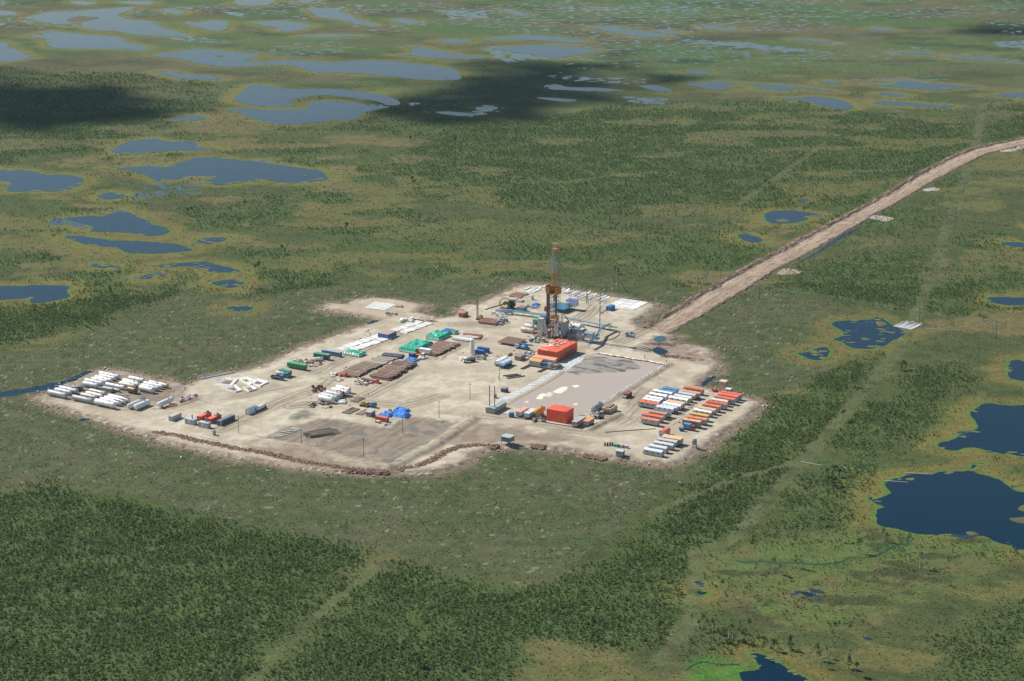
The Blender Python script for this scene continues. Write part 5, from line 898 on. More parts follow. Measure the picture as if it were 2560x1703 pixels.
pipes('S4', 1790, 1085, 2235, 828, 12.2, .50, 3, BROWN, 'big stack of rusty pipes with dark ends, beside the sand lane', 1)
pipes('S4', 1250, 1050, 1660, 850, 12.0, .50, 2, (.17, .12, .09), 'lower stack of grey brown pipes behind the big rusty stack', 2); pipes('S4', 1640, 870, 1950, 735, 11.0, .42, 1, (.30, .27, .22), 'single layer of grey pipes and frames behind the rusty stack', 3); pipes('S4', 1960, 740, 2030, 690, 12.0, .45, 2, NAVY, 'few dark blue grey pipes beside the tarped sacks', 4)
pipes('K5', 1840, 885, 2130, 745, 12.5, .50, 2, BROWN, 'stack of rusty pipes behind the orange cab truck', 5); pipes('K5', 2230, 720, 2340, 665, 12.0, .5, 1, OFFW, 'layer of white pipes beyond the second rusty stack', 6); pipes('K5', 2350, 690, 2400, 640, 11.5, .45, 1, RUST, 'rusty frame pipes at the end of the yard', 7)
tarp(edge('K5', 1395, 790, 1610, 815, 2.8), 3.4, 19, (.035, .42, .27), 'largest green tarpaulin over rows of white sacks', 1, 7, .3); tarp(edge('K5', 1712, 645, 1880, 672, 2.6), 3.0, 12, (.035, .40, .25), 'green tarpaulin with white sacks near the yard corner', 1, 8, .5); tarp(edge('K5', 1880, 590, 1980, 610, 2.4), 2.8, 8, BLUE, 'blue tarpaulin edge behind the smaller green one', 0, 9, .4); tarp(edge('K5', 2000, 600, 2070, 605, 2.0), 2.2, 4, (.035, .40, .25), 'small separate green tarpaulin at the yard corner', 1, 10, .4)
truck(G('K5', 1790, 880, PZ), BZ + math.pi, 'lorry with orange cab and white box in front of the rusty pipes', (.70, .14, .05), 'box', WHITE, 9.5); truck(G('K5', 1560, 905, PZ), BZ, 'white cab truck with orange load beside the blue tarpaulin', WHITE, 'flat', (.6, .25, .08), 7.5); tarp(edge('K5', 1455, 925, 1590, 940, 1.6), 1.7, 6, (.03, .16, .45), 'crumpled blue tarpaulin at the end of the rusty stack', 0, 11, .9)
container(edge('K5', 1512, 868, 1570, 878, 2.2, 2.8), 'small dark blue box behind the blue tarpaulin', (.04, .10, .22), 2.6, 2.2)
for i in range(5): q = G('K5', 1640 + i * 12, 935 - (i % 2) * 14, PZ); o = MB().blob((0, 0, .6), .9, .9, .7, i + 20, 9, 6, .1).build('bulk_bag', paint(WHITE, .2)); o.location = (*q, PZ); tag(o, 'white bulk bag beside the white cab truck', 'bag', 'bags beside the white cab truck')
scrap('S4', 830, 1000, 1040, 1060, 'white valves and fittings beside the red skid', 22, (OFFW, WHITE, LGREY), 11, 1.2); scrap('S4', 1190, 1100, 1560, 1200, 'grey beams and fittings in front of the red frame', 34, (LGREY, GREY, OFFW, DGREY), 12, 1.3); scrap('S4', 930, 1110, 1080, 1140, 'few pale timbers lying on the sand', 6, (OFFW, TAN), 13, .4)
def redskid(e, label, L=None):
    p, g, L = e; o = thing('pump_skid', label, 'skid', p, g); MB().box(0, L, 0, 2.2, .2, .6).build('base', paint(RED, .4), o); MB().box(L * .1, L * .8, .3, 1.9, .602, 1.5).build('casing', paint(RED, .5), o); MB().cyl((L * .9, 1.1, .6), (L * .9, 1.1, 2.6), .7, 12).build('vessel', paint(RED, .4), o, True); MB().bar((0, .2, 1.0), (L, .2, 1.0), .1).build('rail', paint(RED, .4), o); return o
redskid(edge('S4', 900, 1000, 1085, 1035, 1.5), 'pinkish red pump skid with an upright vessel among white valves'); redskid(edge('S4', 1290, 1080, 1620, 1140, 1.5), 'longer red pump skid in front of the big pipe stack')
# ------------------------------------------------------------------ middle yard
gm = 'tanks in the middle yard'
for x0, y0, x1, y1, dp, col, lab in ((862,118,975,150,56,WHITE,'white tank made of two sections, last of the middle row'), (815,145,955,180,60,WHITE,'white tank between the two section tank and the rusty one'), (830,165,905,190,55,RUST,'short tank with rusty brown top'), (755,172,885,208,58,SILVER,'silver tank behind the front pair of the middle row'), (705,195,845,235,60,SILVER,'silver tank second from the sack heap'), (675,222,800,255,64,WHITE,'bright silver white tank nearest the sack heap')): tank('S1', x0, y0, x1, y1, dp, col, lab, gm, 'saddle', .25)
for i in range(9):
    q = G('S1', 600 + (i % 5) * 30, 170 - (i % 3) * 22, PZ); o = thing('cable_reel', 'rusty red cable reel in the heap by the middle tanks', 'reel', q, rs_.uniform(0, 3), None, 'cable reels by the middle tanks'); MB().cyl((0, -.4, .8), (0, .4, .8), .45, 10).build('core', paint(BROWN, .4), o)
    for y in (-.5, .42): MB().cyl((0, y, .8), (0, y + .08, .8), .8, 12).build('flange', paint((.22, .08, .07), .4), o)
for i in range(8): q = G('S1', 880 + (i % 4) * 18, 292 - (i // 4) * 18, PZ); o = MB().blob((0, 0, .65), 1.0, 1.0, .75, i + 30, 9, 6, .1).build('bulk_bag', paint(WHITE, .15)); o.location = (*q, PZ); tag(o, 'white sack in the heap in front of the middle tanks', 'bag', 'sack heap by the middle tanks')
scrap('S1', 560, 270, 790, 340, 'low rusty and white debris beside the grey sand heap', 26, (RUST, OFFW, LGREY, BROWN), 21, .7); scrap('S1', 950, 190, 1060, 230, 'brown timber beams beside the middle tanks', 10, (BROWN, RUST, OFFW), 22, .7)
for k, (x, y, n, L, col, lab) in enumerate(((1000, 268, 7, 8, (.22, .18, .14), 'dark grey timber beam in the pile on the lane edge'), (905, 392, 8, 10, (.2, .16, .12), 'long grey brown pipe in the pile beside the little cabin'), (1050, 405, 7, 9, (.30, .22, .15), 'brown beam stacked right behind the little cabin'))):
    a = Vector(G('S1', x, y, PZ)); u = Vector((math.cos(BZ), math.sin(BZ)))
    for i in range(n): q = a + u * i * .62; slab(q, AZ + rs_.uniform(-.05, .05), L, .42, .42, col, lab, lab + 's', 'steel_beam', 'beam')
def cabin(e, label, W, h, wall, roof, cat='cabin', z0=.25, name='cabin'):
    p, g, L = e; o = thing(name, label, cat, p, g); MB().box(0, L, 0, W, z0, h).build('wall', paint(wall, .3), o); MB().add([(-.2, -.25, h + .003), (L + .2, -.25, h + .003), (L + .2, W + .25, h + .003), (-.2, W + .25, h + .003), (-.2, -.25, h + .10), (L + .2, -.25, h + .10), (L + .2, W + .25, h + .10), (-.2, W + .25, h + .10), (-.2, W / 2, h + .45), (L + .2, W / 2, h + .45)], [(3, 2, 1, 0), (0, 1, 5, 4), (2, 3, 7, 6), (4, 5, 9, 8), (6, 7, 8, 9), (0, 4, 8, 7, 3), (1, 2, 6, 9, 5)]).build('roof', paint(roof, .25), o)
    MB().box(.1, L - .1, .1, W - .1, 0, z0 - .003).build('plinth', paint(DGREY, .3), o); f = MB().box(L * .3, L * .3 + .9, -.05, -.003, h * .45, h * .78).build('window', paint(OFFW, .1), o); MB().box(L * .3 + .07, L * .3 + .83, -.062, -.052, h * .48, h * .75).build('pane', mat((.03, .04, .05), .1, 0, 0), f); MB().box(L + .003, L + .05, W * .3, W * .3 + .9, z0, z0 + 2.0 if h > 2.3 else h - .1).build('door', paint(DGREY, .3), o); return o
cabin(edge('S1', 1160, 378, 1205, 385, 2.6, 3.2), 'little wood walled cabin with grey metal roof among the beams', 4.2, 2.6, (.40, .28, .21), (.36, .42, .43))
o = thing('bulldozer', 'yellow bulldozer behind the beam pile', 'bulldozer', G('S1', 1085, 320, PZ), BZ); MB().box(.6, 3.6, .5, 2.2, .8, 1.7).build('body', paint(YELLOW, .3), o); MB().box(1.0, 2.4, .6, 2.1, 1.703, 2.9).build('cab', paint(YELLOW, .2), o)
for y in (0, 2.25): MB().box(0.2, 4.2, y, y + .5, 0, 1.0).build('track', paint(BLACK, .3, .9), o)
MB().box(4.5, 4.7, -.3, 3.0, .1, 1.2).build('blade', paint(YELLOW, .5), o); truck(G('S1', 1155, 325, PZ), BZ, 'small dusty blue truck beside the yellow bulldozer', (.08, .22, .32), 'flat', (.10, .2, .27), 5.5)
for q, lab, sd in (((1290, 385, 1400, 405), 'bright blue tarpaulin hump closest to the beams', 31), ((1430, 390, 1570, 415), 'bright blue tarpaulin hump behind the red container', 32), ((1430, 345, 1570, 365), 'rear bright blue tarpaulin in the sheeted heap', 33)): tarp(edge('S1', *q, 1.7), 2.0, 5.5, (.03, .20, .60), lab, 0, sd, .9)
container(edge('S1', 1255, 425, 1370, 450, 2.3), 'red container beside the blue tarpaulins', (.46, .11, .08), 2.4, 2.4); container(edge('S1', 1250, 470, 1298, 478, 1.2, 2.6), 'pale wooden crate in front of the red container', (.58, .42, .28), 1.6, 1.2, cat='crate', name='crate'); scrap('S1', 1370, 330, 1450, 430, 'pale planks and white sacks among the blue tarpaulins', 12, (WOOD, OFFW, WHITE), 34, 1.3); scrap('S1', 1330, 505, 1420, 520, 'white bags lying in front of the red container', 5, (WHITE, OFFW), 35, .5)
# logs in the basin and pale timber on its bank
o = thing('log_pile', 'pile of long grey logs lying in the muddy basin', 'logs', G('S1', 560, 655, PZ - .55), math.radians(28), PZ - .55); rs = random.Random(3)
for i in range(26): l = i // 10; L = rs.uniform(12, 17); a = rs.uniform(-.09, .09); y = (i % 10) * .75 + rs.uniform(-.2, .2); MB().cyl((rs.uniform(-1.5, 2), y, .3 + l * .5), (L, y + L * a, .3 + l * .45), .30, 7, .2).build('log', paint(rs.choice(((.30, .27, .21), (.22, .2, .16), (.38, .33, .26))), .5, .9), o)
for i in range(12): x = 80 + i * 26; q = G('S1', x + 20, 655 - i * 9 + rs_.uniform(-8, 8), PZ - .3); o = MB().cyl((0, 0, .2), (rs_.uniform(3.5, 6), 0, .2), .22, 7).build('timber', paint(OFFW, .3)); o.location = (*q, PZ - .2); o.rotation_euler = (0, 0, rs_.uniform(-.6, .0)); tag(o, 'pale bleached timber on the bank of the muddy basin', 'timber', 'timbers on the basin bank')
gp_ = 'poles across the muddy basin'
for x, y, yt, lab in ((478,725,560,'wooden pole in the basin beside the log pile'), (1135,860,655,'pole with pink base near the green puddle'), (1545,610,450,'pole standing in the middle of the muddy basin'), (1927,440,260,'pole at the inner rim of the basin'), (2252,245,75,'pole with crossarm on the open sand')): pole('S1', x, y, yt, lab, gp_, base_z=PZ - (.55 if y > 500 else 0))
# ------------------------------------------------------------------ cement site, white trailers
vtank(G('S5', 282, 325, PZ), 1.3, 8.2, (.72, .72, .69), 'tall white silo beside the blue containers', 'silo', 'silo', .5, .9)
container(edge('S5', 368, 192, 545, 222, 2.7), 'bright blue container farther from the silo', (.03, .13, .40), 2.45, 2.7); container(edge('S5', 328, 238, 470, 265, 2.6), 'bright blue container beside the silo', (.035, .13, .36), 2.45, 2.6)
truck(G('S5', 330, 430, PZ), AZ * .0 + math.radians(200), 'white cab mixer truck parked under the silo', WHITE, 'tank', (.30, .30, .27), 7.5); scrap('S5', 360, 330, 520, 420, 'grey mixing machinery between silo and containers', 26, (LGREY, GREY, TAN, DGREY), 41, 2.0, 'mixing_plant', 'machinery')
for i in range(7): q = G('S5', 95 + (i % 4) * 28, 425 - (i // 4) * 28, PZ); o = MB().blob((0, 0, .7), 1.0, 1.0, .8, i + 40, 9, 6, .12).build('bulk_bag', paint(WHITE, .15)); o.location = (*q, PZ); tag(o, 'white bulk bag piled at the foot of the silo', 'bag', 'bags at the silo foot')
trailer(edge('S5', 735, 440, 905, 362, 3.2, 10.0), 'white barrel roofed trailer alone beside a blue based one', None, WHITE, WHITE, 'barrel', low=(.04, .15, .38)); trailer(edge('S5', 828, 478, 975, 402, 3.2, 9.5), 'trailer with pale blue roof, white top and blue lower half', None, (.30, .47, .62), WHITE, 'flat', low=(.03, .12, .36))
pole('S5', 755, 790, 520, 'thin lamp pole in front of the two white trailers', None, arm=.4)
o = thing('pipe_rack_deck', 'flat deck of rust brown pipes raised on posts', 'rack', *edge('S5', 712, 98, 1035, 150, 1.5)[:2]); eL = edge('S5', 712, 98, 1035, 150, 1.5)[2]; m_ = paint(BROWN, .4, .8, (.26, .17, .12)); rw = 13.0
for i in range(int(rw / .36)): MB().cyl((rs_.uniform(-.2, .2), .2 + i * .36, 1.32), (eL + rs_.uniform(-.2, .2), .2 + i * .36, 1.32), .18, 7).build('pipe', m_, o)
for x in (1, eL * .5, eL - 1): MB().box(x - .15, x + .15, 0, rw, .85, 1.13).build('beam', paint(DGREY, .4), o); [MB().box(x - .12, x + .12, y - .12, y + .12, 0, .848).build('leg', paint(GREY, .4), o) for y in (.3, rw * .5, rw - .3)]
truck(G('S5', 1290, 240, PZ), BZ + math.pi, 'crane lorry with white cab and blue boom behind the orange pump house', WHITE, 'crane', (.04, .20, .48), 9.0); scrap('S5', 1200, 290, 1330, 370, 'white sacks and blue crates by the brown shed', 16, (WHITE, (.08, .2, .4), LGREY, WHITE), 42, 1.5); cabin(edge('S5', 1015, 345, 1110, 365, 2.5), 'dusty brown shed with a grey front beside the white sacks', 6.0, 2.5, (.36, .33, .28), (.36, .26, .20)); scrap('S5', 880, 310, 1010, 350, 'rusty beams behind the white barrel roofed trailer', 6, (RUST, BROWN), 43, .6)
for i, (x, y) in enumerate(((815, 700), (890, 745), (940, 735), (870, 720))): p = Vector(G('S5', x, y, PZ)); o = MB().box(0, 9, 0, .5, .1, .6).build('steel_beam', paint((.10, .09, .08), .4)); o.location = (p.x, p.y, PZ - .098); o.rotation_euler = (0, 0, math.radians(22 + i)); tag(o, 'dark steel beam lying on the sand near the lined pond bank', 'beam', 'dark beams near the pond bank')
# ------------------------------------------------------------------ pump house under orange sheeting
e = edge('S5', 1410, 228, 1760, 283, 6.0, 12.8); p, g, L = e; W = 24.0; o = thing('pump_house', 'orange tarpaulin covered pump house with white letters on its roof', 'building', p, g)
def sheeted(o, L, W, z0, h, col, seed, pitch=.5):
    b = MB(); vs_ = []; fs = []; per = []; n = 60; rs = random.Random(seed)
    for i in range(n): per.append((L * i / n, 0))
    m = int(n * W / L)
    for i in range(m): per.append((L, W * i / m))
    for i in range(n): per.append((L - L * i / n, W))
    for i in range(m): per.append((0, W - W * i / m))
    M = len(per); K = 5
    for k in range(K):
        t = k / (K - 1)
        for i, (x, y) in enumerate(per): f = .10 * math.sin(i * 1.35 + .4 * math.sin(i * .3)) * (1 - .6 * t) + rs.uniform(-.05, .05); dx = (x - L / 2) / (L / 2); dy = (y - W / 2) / (W / 2); vs_.append((x + f * (1 if abs(dx) > .98 else 0) * np.sign(dx), y + f * (1 if abs(dy) > .98 else 0) * np.sign(dy), z0 + (h - z0) * t + (rs.uniform(-.08, .08) if 0 < k else rs.uniform(-.2, .1))))
    for k in range(K - 1):
        for i in range(M): fs.append((k * M + i, k * M + (i + 1) % M, (k + 1) * M + (i + 1) % M, (k + 1) * M + i))
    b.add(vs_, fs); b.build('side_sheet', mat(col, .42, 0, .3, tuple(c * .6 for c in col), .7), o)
    nx, ny = 16, 30; vs_ = []; fs = []; 
    for j in range(ny):
        for i in range(nx): x = L * i / (nx - 1); y = W * j / (ny - 1); ed = min(i, nx - 1 - i, j, ny - 1 - j) == 0; vs_.append((x, y, h + (0 if ed else .12 + pitch * (1 - abs(2 * x / L - 1)) + .30 * (float(fbm(np.array([x]), np.array([y]), 4, 3, seed)[0]) - .5) * 2 + rs.uniform(-.05, .05))))
    for j in range(ny - 1):
        for i in range(nx - 1): a = j * nx + i; fs.append((a, a + 1, a + nx + 1, a + nx))
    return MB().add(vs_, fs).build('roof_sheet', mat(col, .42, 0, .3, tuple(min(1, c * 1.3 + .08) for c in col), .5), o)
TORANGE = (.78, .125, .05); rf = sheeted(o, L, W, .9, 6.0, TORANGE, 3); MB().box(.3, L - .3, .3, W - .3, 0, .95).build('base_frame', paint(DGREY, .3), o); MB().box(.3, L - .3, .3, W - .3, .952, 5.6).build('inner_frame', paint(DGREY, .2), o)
def stroke(pts, wd, z):
    b = MB(); P = [Vector(q) for q in pts]
    for i in range(len(P) - 1): d_ = (P[i + 1] - P[i]).normalized(); q = Vector((-d_.y, d_.x)) * wd / 2; a = P[i] - d_ * wd * .25; c_ = P[i + 1] + d_ * wd * .25; b.add([(a - q).to_tuple() + (z,), (c_ - q).to_tuple() + (z,), (c_ + q).to_tuple() + (z,), (a + q).to_tuple() + (z,)], [(0, 1, 2, 3)])
    return b
def arc(cx, cy, r, a0, a1, n=9): return [(cx + r * math.cos(math.radians(a0 + (a1 - a0) * i / n)), cy + r * math.sin(math.radians(a0 + (a1 - a0) * i / n)) * 1.25) for i in range(n + 1)]
for i, s_ in enumerate(([(2.2, 4.2), (6.8, 8.6)], [(2.8, 9.2), (5.0, 6.9)], arc(6.2, 11.2, 2.1, 100, 330), arc(7.2, 15.4, 2.1, 60, 300), [(7.4, 15.2), (9.2, 15.8)])): stroke(s_, 1.15, 6.95 + .004 * i).build('roof_letter', paint(WHITE, .15), o)
MB().box(L * .6, L * .75, W * .9, W * .94, 6.35, 6.9).box(L * .2, L * .3, W * .72, W * .75, 6.4, 6.85).build('roof_vent', paint(BLACK, .2), o)
b = MB(); 
for i in range(6): b.bar((L + .3, W * .42 + i * 1.6, 3.2), (L + 5.5, W * .42 + i * 1.6 - 1, .2), .14)
b.build('discharge_pipe', paint(DGREY, .3), o)
# annex on rails
e2 = edge('S5', 1268, 405, 1640, 462, 3.9, 13.6); p2, g2_, L2 = e2; a = thing('engine_module', 'grey engine module with yellow and orange roof on rails', 'module', p2, g2_); MB().box(-.5, L2 + 3.5, -.8, 7.5, .5, 1.0).build('platform', paint((.20, .18, .13), .4), a); MB().box(0, L2 * .52, 0, 3.2, 1.003, 3.4).build('engine_box', paint(LGREY, .2), a)
for i in range(9): MB().box(.2 + i * .75, .28 + i * .75, -.04, -.002, 1.1, 3.3).build('panel_rib', paint(GREY, .2), a)
MB().add([(-.1, -.2, 3.3), (L2 * .53, -.2, 3.3), (L2 * .53, 3.4, 4.0), (-.1, 3.4, 4.0)], [(0, 1, 2, 3)]).build('yellow_roof', paint(YELLOW, .3), a); MB().add([(L2 * .0, 3.42, 4.3), (L2 + .5, 3.42, 4.3), (L2 + .5, 7.2, 4.9), (0, 7.2, 4.9)], [(0, 1, 2, 3)]).build('orange_roof', paint((.72, .30, .16), .3), a); MB().box(L2 * .05, L2, 3.5, 7.0, 1.003, 4.25).build('rear_room', paint(OFFW, .3), a)
MB().box(L2 * .56, L2 * .80, .3, 2.4, 1.003, 3.0).build('cooler', paint((.06, .12, .24), .3), a); MB().box(L2 * .84, L2, .2, 1.6, 1.003, 3.3).build('cabinet', paint(LGREY, .2), a); MB().box(L2 + .6, L2 + 3.2, 1, 6, 1.003, 2.6).build('machinery', paint((.3, .27, .2), .5), a)
for i, (x0, y0, x1, y1, q) in enumerate(((1140,580,1300,505,'beside the dusty shed side'), (1430,632,1650,530,'beside the pond bank'))):
    pa = Vector(G('S5', x0, y0, PZ)); pb = Vector(G('S5', x1, y1, PZ)); g = math.atan2(pb.y - pa.y, pb.x - pa.x); o = thing('skid_rail', 'dark pair of skid beams under the engine module, ' + q, 'rail', pa, g)
    for y in (-.9, .5): MB().box(0, 14, y, y + .45, 0, .48).build('beam', paint((.12, .10, .09), .4), o)
# ------------------------------------------------------------------ drilling rig
RP = Vector(G('S2', 452, 1318, PZ)); rig = thing('drilling_rig', 'tall drilling rig with grey and orange lattice mast and orange racking board', 'drilling rig', RP, BZ)
MG = paint((.27, .33, .37), .25); MO = paint((.46, .20, .05), .4); MBR = paint((.22, .11, .075), .4); MD = paint((.07, .07, .075), .3)
def hz(y): return hgt('S2', 452, y, RP.y) - PZ
def lattice(z0, z1, w0, w1, bays, t, open_front=False):
    b = MB(); C = [(-1, -1), (1, -1), (1, 1), (-1, 1)]
    P = lambda k, z: Vector((C[k][0] * (w0 + (w1 - w0) * (z - z0) / (z1 - z0)), C[k][1] * (w0 + (w1 - w0) * (z - z0) / (z1 - z0)), z))
    for k in range(4): b.cyl(P(k, z0), P(k, z1), t * 1.5, 5)
    for i in range(bays):
        za = z0 + (z1 - z0) * i / bays; zb = z0 + (z1 - z0) * (i + 1) / bays
        for k in range(4):
            k2 = (k + 1) % 4
            if open_front and k == 1: continue
            b.bar(P(k, zb), P(k2, zb), t); b.bar(P(k, za), P(k2, (za + zb) / 2), t * .8); b.bar(P(k2, (za + zb) / 2), P(k, zb), t * .8)
    return b
zs = [0, hz(1045), hz(752), hz(475), hz(200)]
for i, (w0, w1, m_, n_) in enumerate(((1.7, 1.7, MO, 4), (1.7, 1.7, paint((.56, .59, .60), .2), 6), (1.7, 1.65, MO, 5), (1.65, 1.05, MG, 6))): lattice(zs[i], zs[i + 1] - .02, w0, w1, n_, .11, True).build('mast_section', m_, rig)
zt = zs[4]; MB().box(-1.6, 1.6, -1.6, 1.6, zt, zt + 1.2).box(-1.2, 1.2, -1.2, 1.2, zt + 1.2, hz(165)).build('crown_block', MO, rig); zk = hz(96); b = MB()
for x in (-1.1, 1.1):
    for y in (-1.1, 1.1): b.bar((x, y, zt + 1), (x, y, zk), .1)
for x in (-1.1, 1.1): b.bar((x, -1.1, zk), (x, 1.1, zk), .1)
for y in (-1.1, 1.1): b.bar((-1.1, y, zk), (1.1, y, zk), .1)
b.build('crown_frame', paint(OFFW, .1), rig); MB().bar((1.6, 0, zt + 1), (1.6, 0, hz(118)), .06).build('flag_staff', paint(OFFW, .1), rig)
b = MB(); 
for i in range(5):
    for j in (0, 1): b.v.append((1.65 + i * .55, .18 * math.sin(i * 1.2), hz(150) + j * 1.5 - i * .08))
b.f = [(2 * i, 2 * i + 2, 2 * i + 3, 2 * i + 1) for i in range(4)]; b.build('flag', paint((.72, .05, .04), .1), rig)
# racking board: wind walls round a platform
za, zb = hz(748), hz(668); R = MB()
pl = MB().box(-4.3, 2.9, -3.0, 2.7, za - .25, za - .02).build('racking_board', MO, rig)
for x0, x1, y0, y1 in ((-4.35, -4.2, -2.9, 2.6), (2.8, 2.95, -2.9, 2.6), (-4.2, -1.9, -3.02, -2.9), (1.75, 2.8, -3.02, -2.9), (-4.2, 2.8, 2.6, 2.72)): MB().box(x0, x1, y0, y1, za, zb).build('wind_wall', MO, rig)
MB().box(-4.9, -4.4, -2.6, 2.2, za + 1.0, zb + 1.0).build('side_wall', paint((.60, .17, .09), .3), rig)
MR = paint((.17, .085, .065), .4)
for i in range(7):
    for j in range(2): MB().cyl((-4.0 + i * .3, -2.6 + j * .5, 8.2), (-4.0 + i * .3, -2.6 + j * .5, za + 1), .16, 6).build('drill_pipe_stand', MR, rig)
for i in range(5): MB().cyl((1.9 + i * .2, -2.4, 8.2), (1.9 + i * .2, -2.4, za + 1), .15, 6).build('drill_pipe_stand', MD, rig)
MB().box(-.7, .7, -.6, .6, zs[1] + 9, zs[1] + 13).build('travelling_block', paint(YELLOW, .3), rig)
for x in (-.3, .3): MB().cyl((x, 0, zs[1] + 13), (x, 0, zt), .05, 5).build('drilling_line', MD, rig)
MB().cyl((2.35, .5, 8.2), (2.35, .5, zt - 3), .12, 6).build('standpipe', MD, rig); b = MB()
for x in (2.6, 3.1): b.bar((x, 1.4, 8.2), (x, 1.4, zt - 2), .05)
for i in range(int((zt - 10) / .8)): b.bar((2.6, 1.4, 8.6 + i * .8), (3.1, 1.4, 8.6 + i * .8), .04)
b.build('ladder', MG, rig)
MB().box(-1.0, 3.2, -2.6, -1.0, zs[1] - 1.2, zs[1] + .8).build('hoist_box', MO, rig)
for q in (((2.5, -2.4, zs[1] - .5), (1.4, -6.6, 1.2)), ((3.3, -2.2, zs[1] - .6), (8.2, -5.2, 1.2)), ((3.8, 2.0, zs[1] + 2), (3.2, 3.0, 8)), ((4.4, 2.0, zs[1] + 2), (10.5, 2.5, 7.0))): MB().cyl(*q, .3, 7).build('strut', paint((.40, .22, .15), .4), rig)
# substructure
MB().box(-6.5, 6.0, -5.0, 6.0, 7.2, 8.0).build('drill_floor', paint(DGREY, .4), rig)
for x in (-6, -2, 2, 5.6):
    for y in (-4.6, 1, 5.6): MB().cyl((x, y, 0), (x, y, 7.19), .28, 6).build('leg', MBR, rig)
b = MB()
for x in (-6, 2):
    for y in (-4.6, 5.6): b.bar((x, y, .3), (x + 3.8, y, 7), .15)
for y in (-4.6, 1): b.bar((-6, y, .3), (-6, y + 4.8, 7), .15); b.bar((5.6, y, 7), (5.6, y + 4.8, .3), .15)
b.build('cross_brace', MBR, rig)
def drape(pts0, pts1, col, name, n=14):
    b = MB(); vs_ = []; fs = []; rs = random.Random(len(name) + int(pts0[0][0] * 7)); a0, a1 = Vector(pts0[0]), Vector(pts0[1]); b0, b1 = Vector(pts1[0]), Vector(pts1[1])
    for i in range(n):
        t = i / (n - 1)
        for k in range(5): q = a0.lerp(a1, t).lerp(b0.lerp(b1, t), k / 4); vs_.append((q.x + rs.uniform(-.12, .12) + .2 * math.sin(i * 1.9), q.y + rs.uniform(-.12, .12), q.z))
    for i in range(n - 1):
        for k in range(4): fs.append((i * 5 + k, i * 5 + k + 1, (i + 1) * 5 + k + 1, (i + 1) * 5 + k))
    return b.add(vs_, fs).build(name, paint(col, .35, .7), rig)
drape(((-6.0, -5.2, 4.0), (-1.4, -5.2, 2.0)), ((-6.8, -5.0, 10.8), (-3.4, -5.0, 10.8)), (.58, .57, .54), 'wind_sheet'); drape(((2.2, -5.3, 2.0), (5.6, -5.2, 2.6)), ((3.2, -5.0, 9.8), (5.4, -5.0, 9.8)), (.60, .60, .60), 'wind_sheet'); drape(((6.4, -5.0, 1.5), (6.4, 6, 1.5)), ((6.4, -4.0, 9.6), (6.4, 6, 9.8)), (.40, .45, .48), 'wind_sheet'); drape(((-7, -5.0, 5), (-7, 6, 5)), ((-7, -5.0, 11), (-7, 6, 11)), (.36, .42, .42), 'wind_sheet')
# modules round the rig (each a thing)
o = thing('control_tower', 'pale green tower cabin on white lattice legs beside the rig', 'tower', G('K1', 500, 1270, PZ), BZ); L = 3.4; MB().box(0, L, 0, 2.6, 3.6, 11.0).build('cabin', paint((.44, .58, .47), .3), o); MB().box(-.1, L + .1, -.1, 2.7, 11.003, 11.2).build('roof', paint((.5, .62, .52), .2), o); b = lattice(0, 3.6, 1.4, 1.4, 2, .12); b.v = [(x + L / 2, y + 1.3, z) for x, y, z in b.v]; b.build('lattice_base', paint(OFFW, .2), o)
cabin(edge('K1', 405, 935, 600, 960, 4.2), 'green roofed module behind the green tower', 4.0, 4.2, (.22, .40, .30), (.10, .40, .22), 'module'); cabin(edge('K1', 540, 845, 690, 860, 5.0), 'white module with blue roof behind the rig mast', 4.5, 5.0, WHITE, (.08, .20, .46), 'module')
tank('K1', 275, 1050, 400, 1075, 90, PALE, 'pale blue white tank behind the rusty ones beside the rig', None, 'skid', .3); tank('K1', 200, 1120, 420, 1155, 95, (.50, .40, .33), 'pinkish rusty tank on a frame beside the rig', None, 'skid', .6); tank('K1', 420, 1075, 490, 1085, 75, CREAM, 'short cream tank against the green tower', None, 'skid', .5)
scrap('K1', 360, 1290, 690, 1390, 'pale walkways, pumps and pipework between pipe deck and rig', 46, (OFFW, LGREY, TAN, GREY), 51, 2.4, 'pipework_cluster', 'machinery'); scrap('K1', 430, 1180, 720, 1270, 'rusty blowout and pump gear at the rig foot', 26, (RED, RUST, GREY, (.5, .3, .25)), 52, 2.2, 'pump_cluster', 'machinery')
for x0, y0, x1, y1, h, W, col, lab in ((955,1120,1090,1145,4.0,4.0,(.42,.44,.40),'grey mud tank box right beside the rig strut'), (1100,1095,1190,1110,4.4,5.0,(.30,.33,.32),'darker grey mud tank box in the middle of the mud system'), (1230,1110,1370,1135,4.6,4.0,(.42,.43,.40),'pale grey mud tank box at the end of the mud system'), (1080,1225,1200,1245,2.0,4.0,(.40,.41,.39),'low mud tank box beside the orange pump house'), (1250,1230,1375,1250,3.2,3.0,(.44,.45,.42),'ribbed grey tank box in front of the white cabin')):
    o = container(edge('K1', x0, y0, x1, y1, h), lab, col, W, h, None, None, 'tank', 'mud_tank_box'); MB().box(.5, 2.2, .5, W - .5, h + .003, h + .8).build('shaker', paint(GREY, .3), o)
tarp(edge('K1', 1035, 985, 1330, 1060, 3.2), 3.5, 5, (.64, .62, .58), 'white sheet spread over gear behind the mud tanks', 0, 61, .4)
cabin(edge('K1', 1378, 1180, 1555, 1222, 3.0), 'white cabin with slate blue roof beside the blue walkway', 4.2, 3.0, WHITE, (.20, .27, .38)); MB()
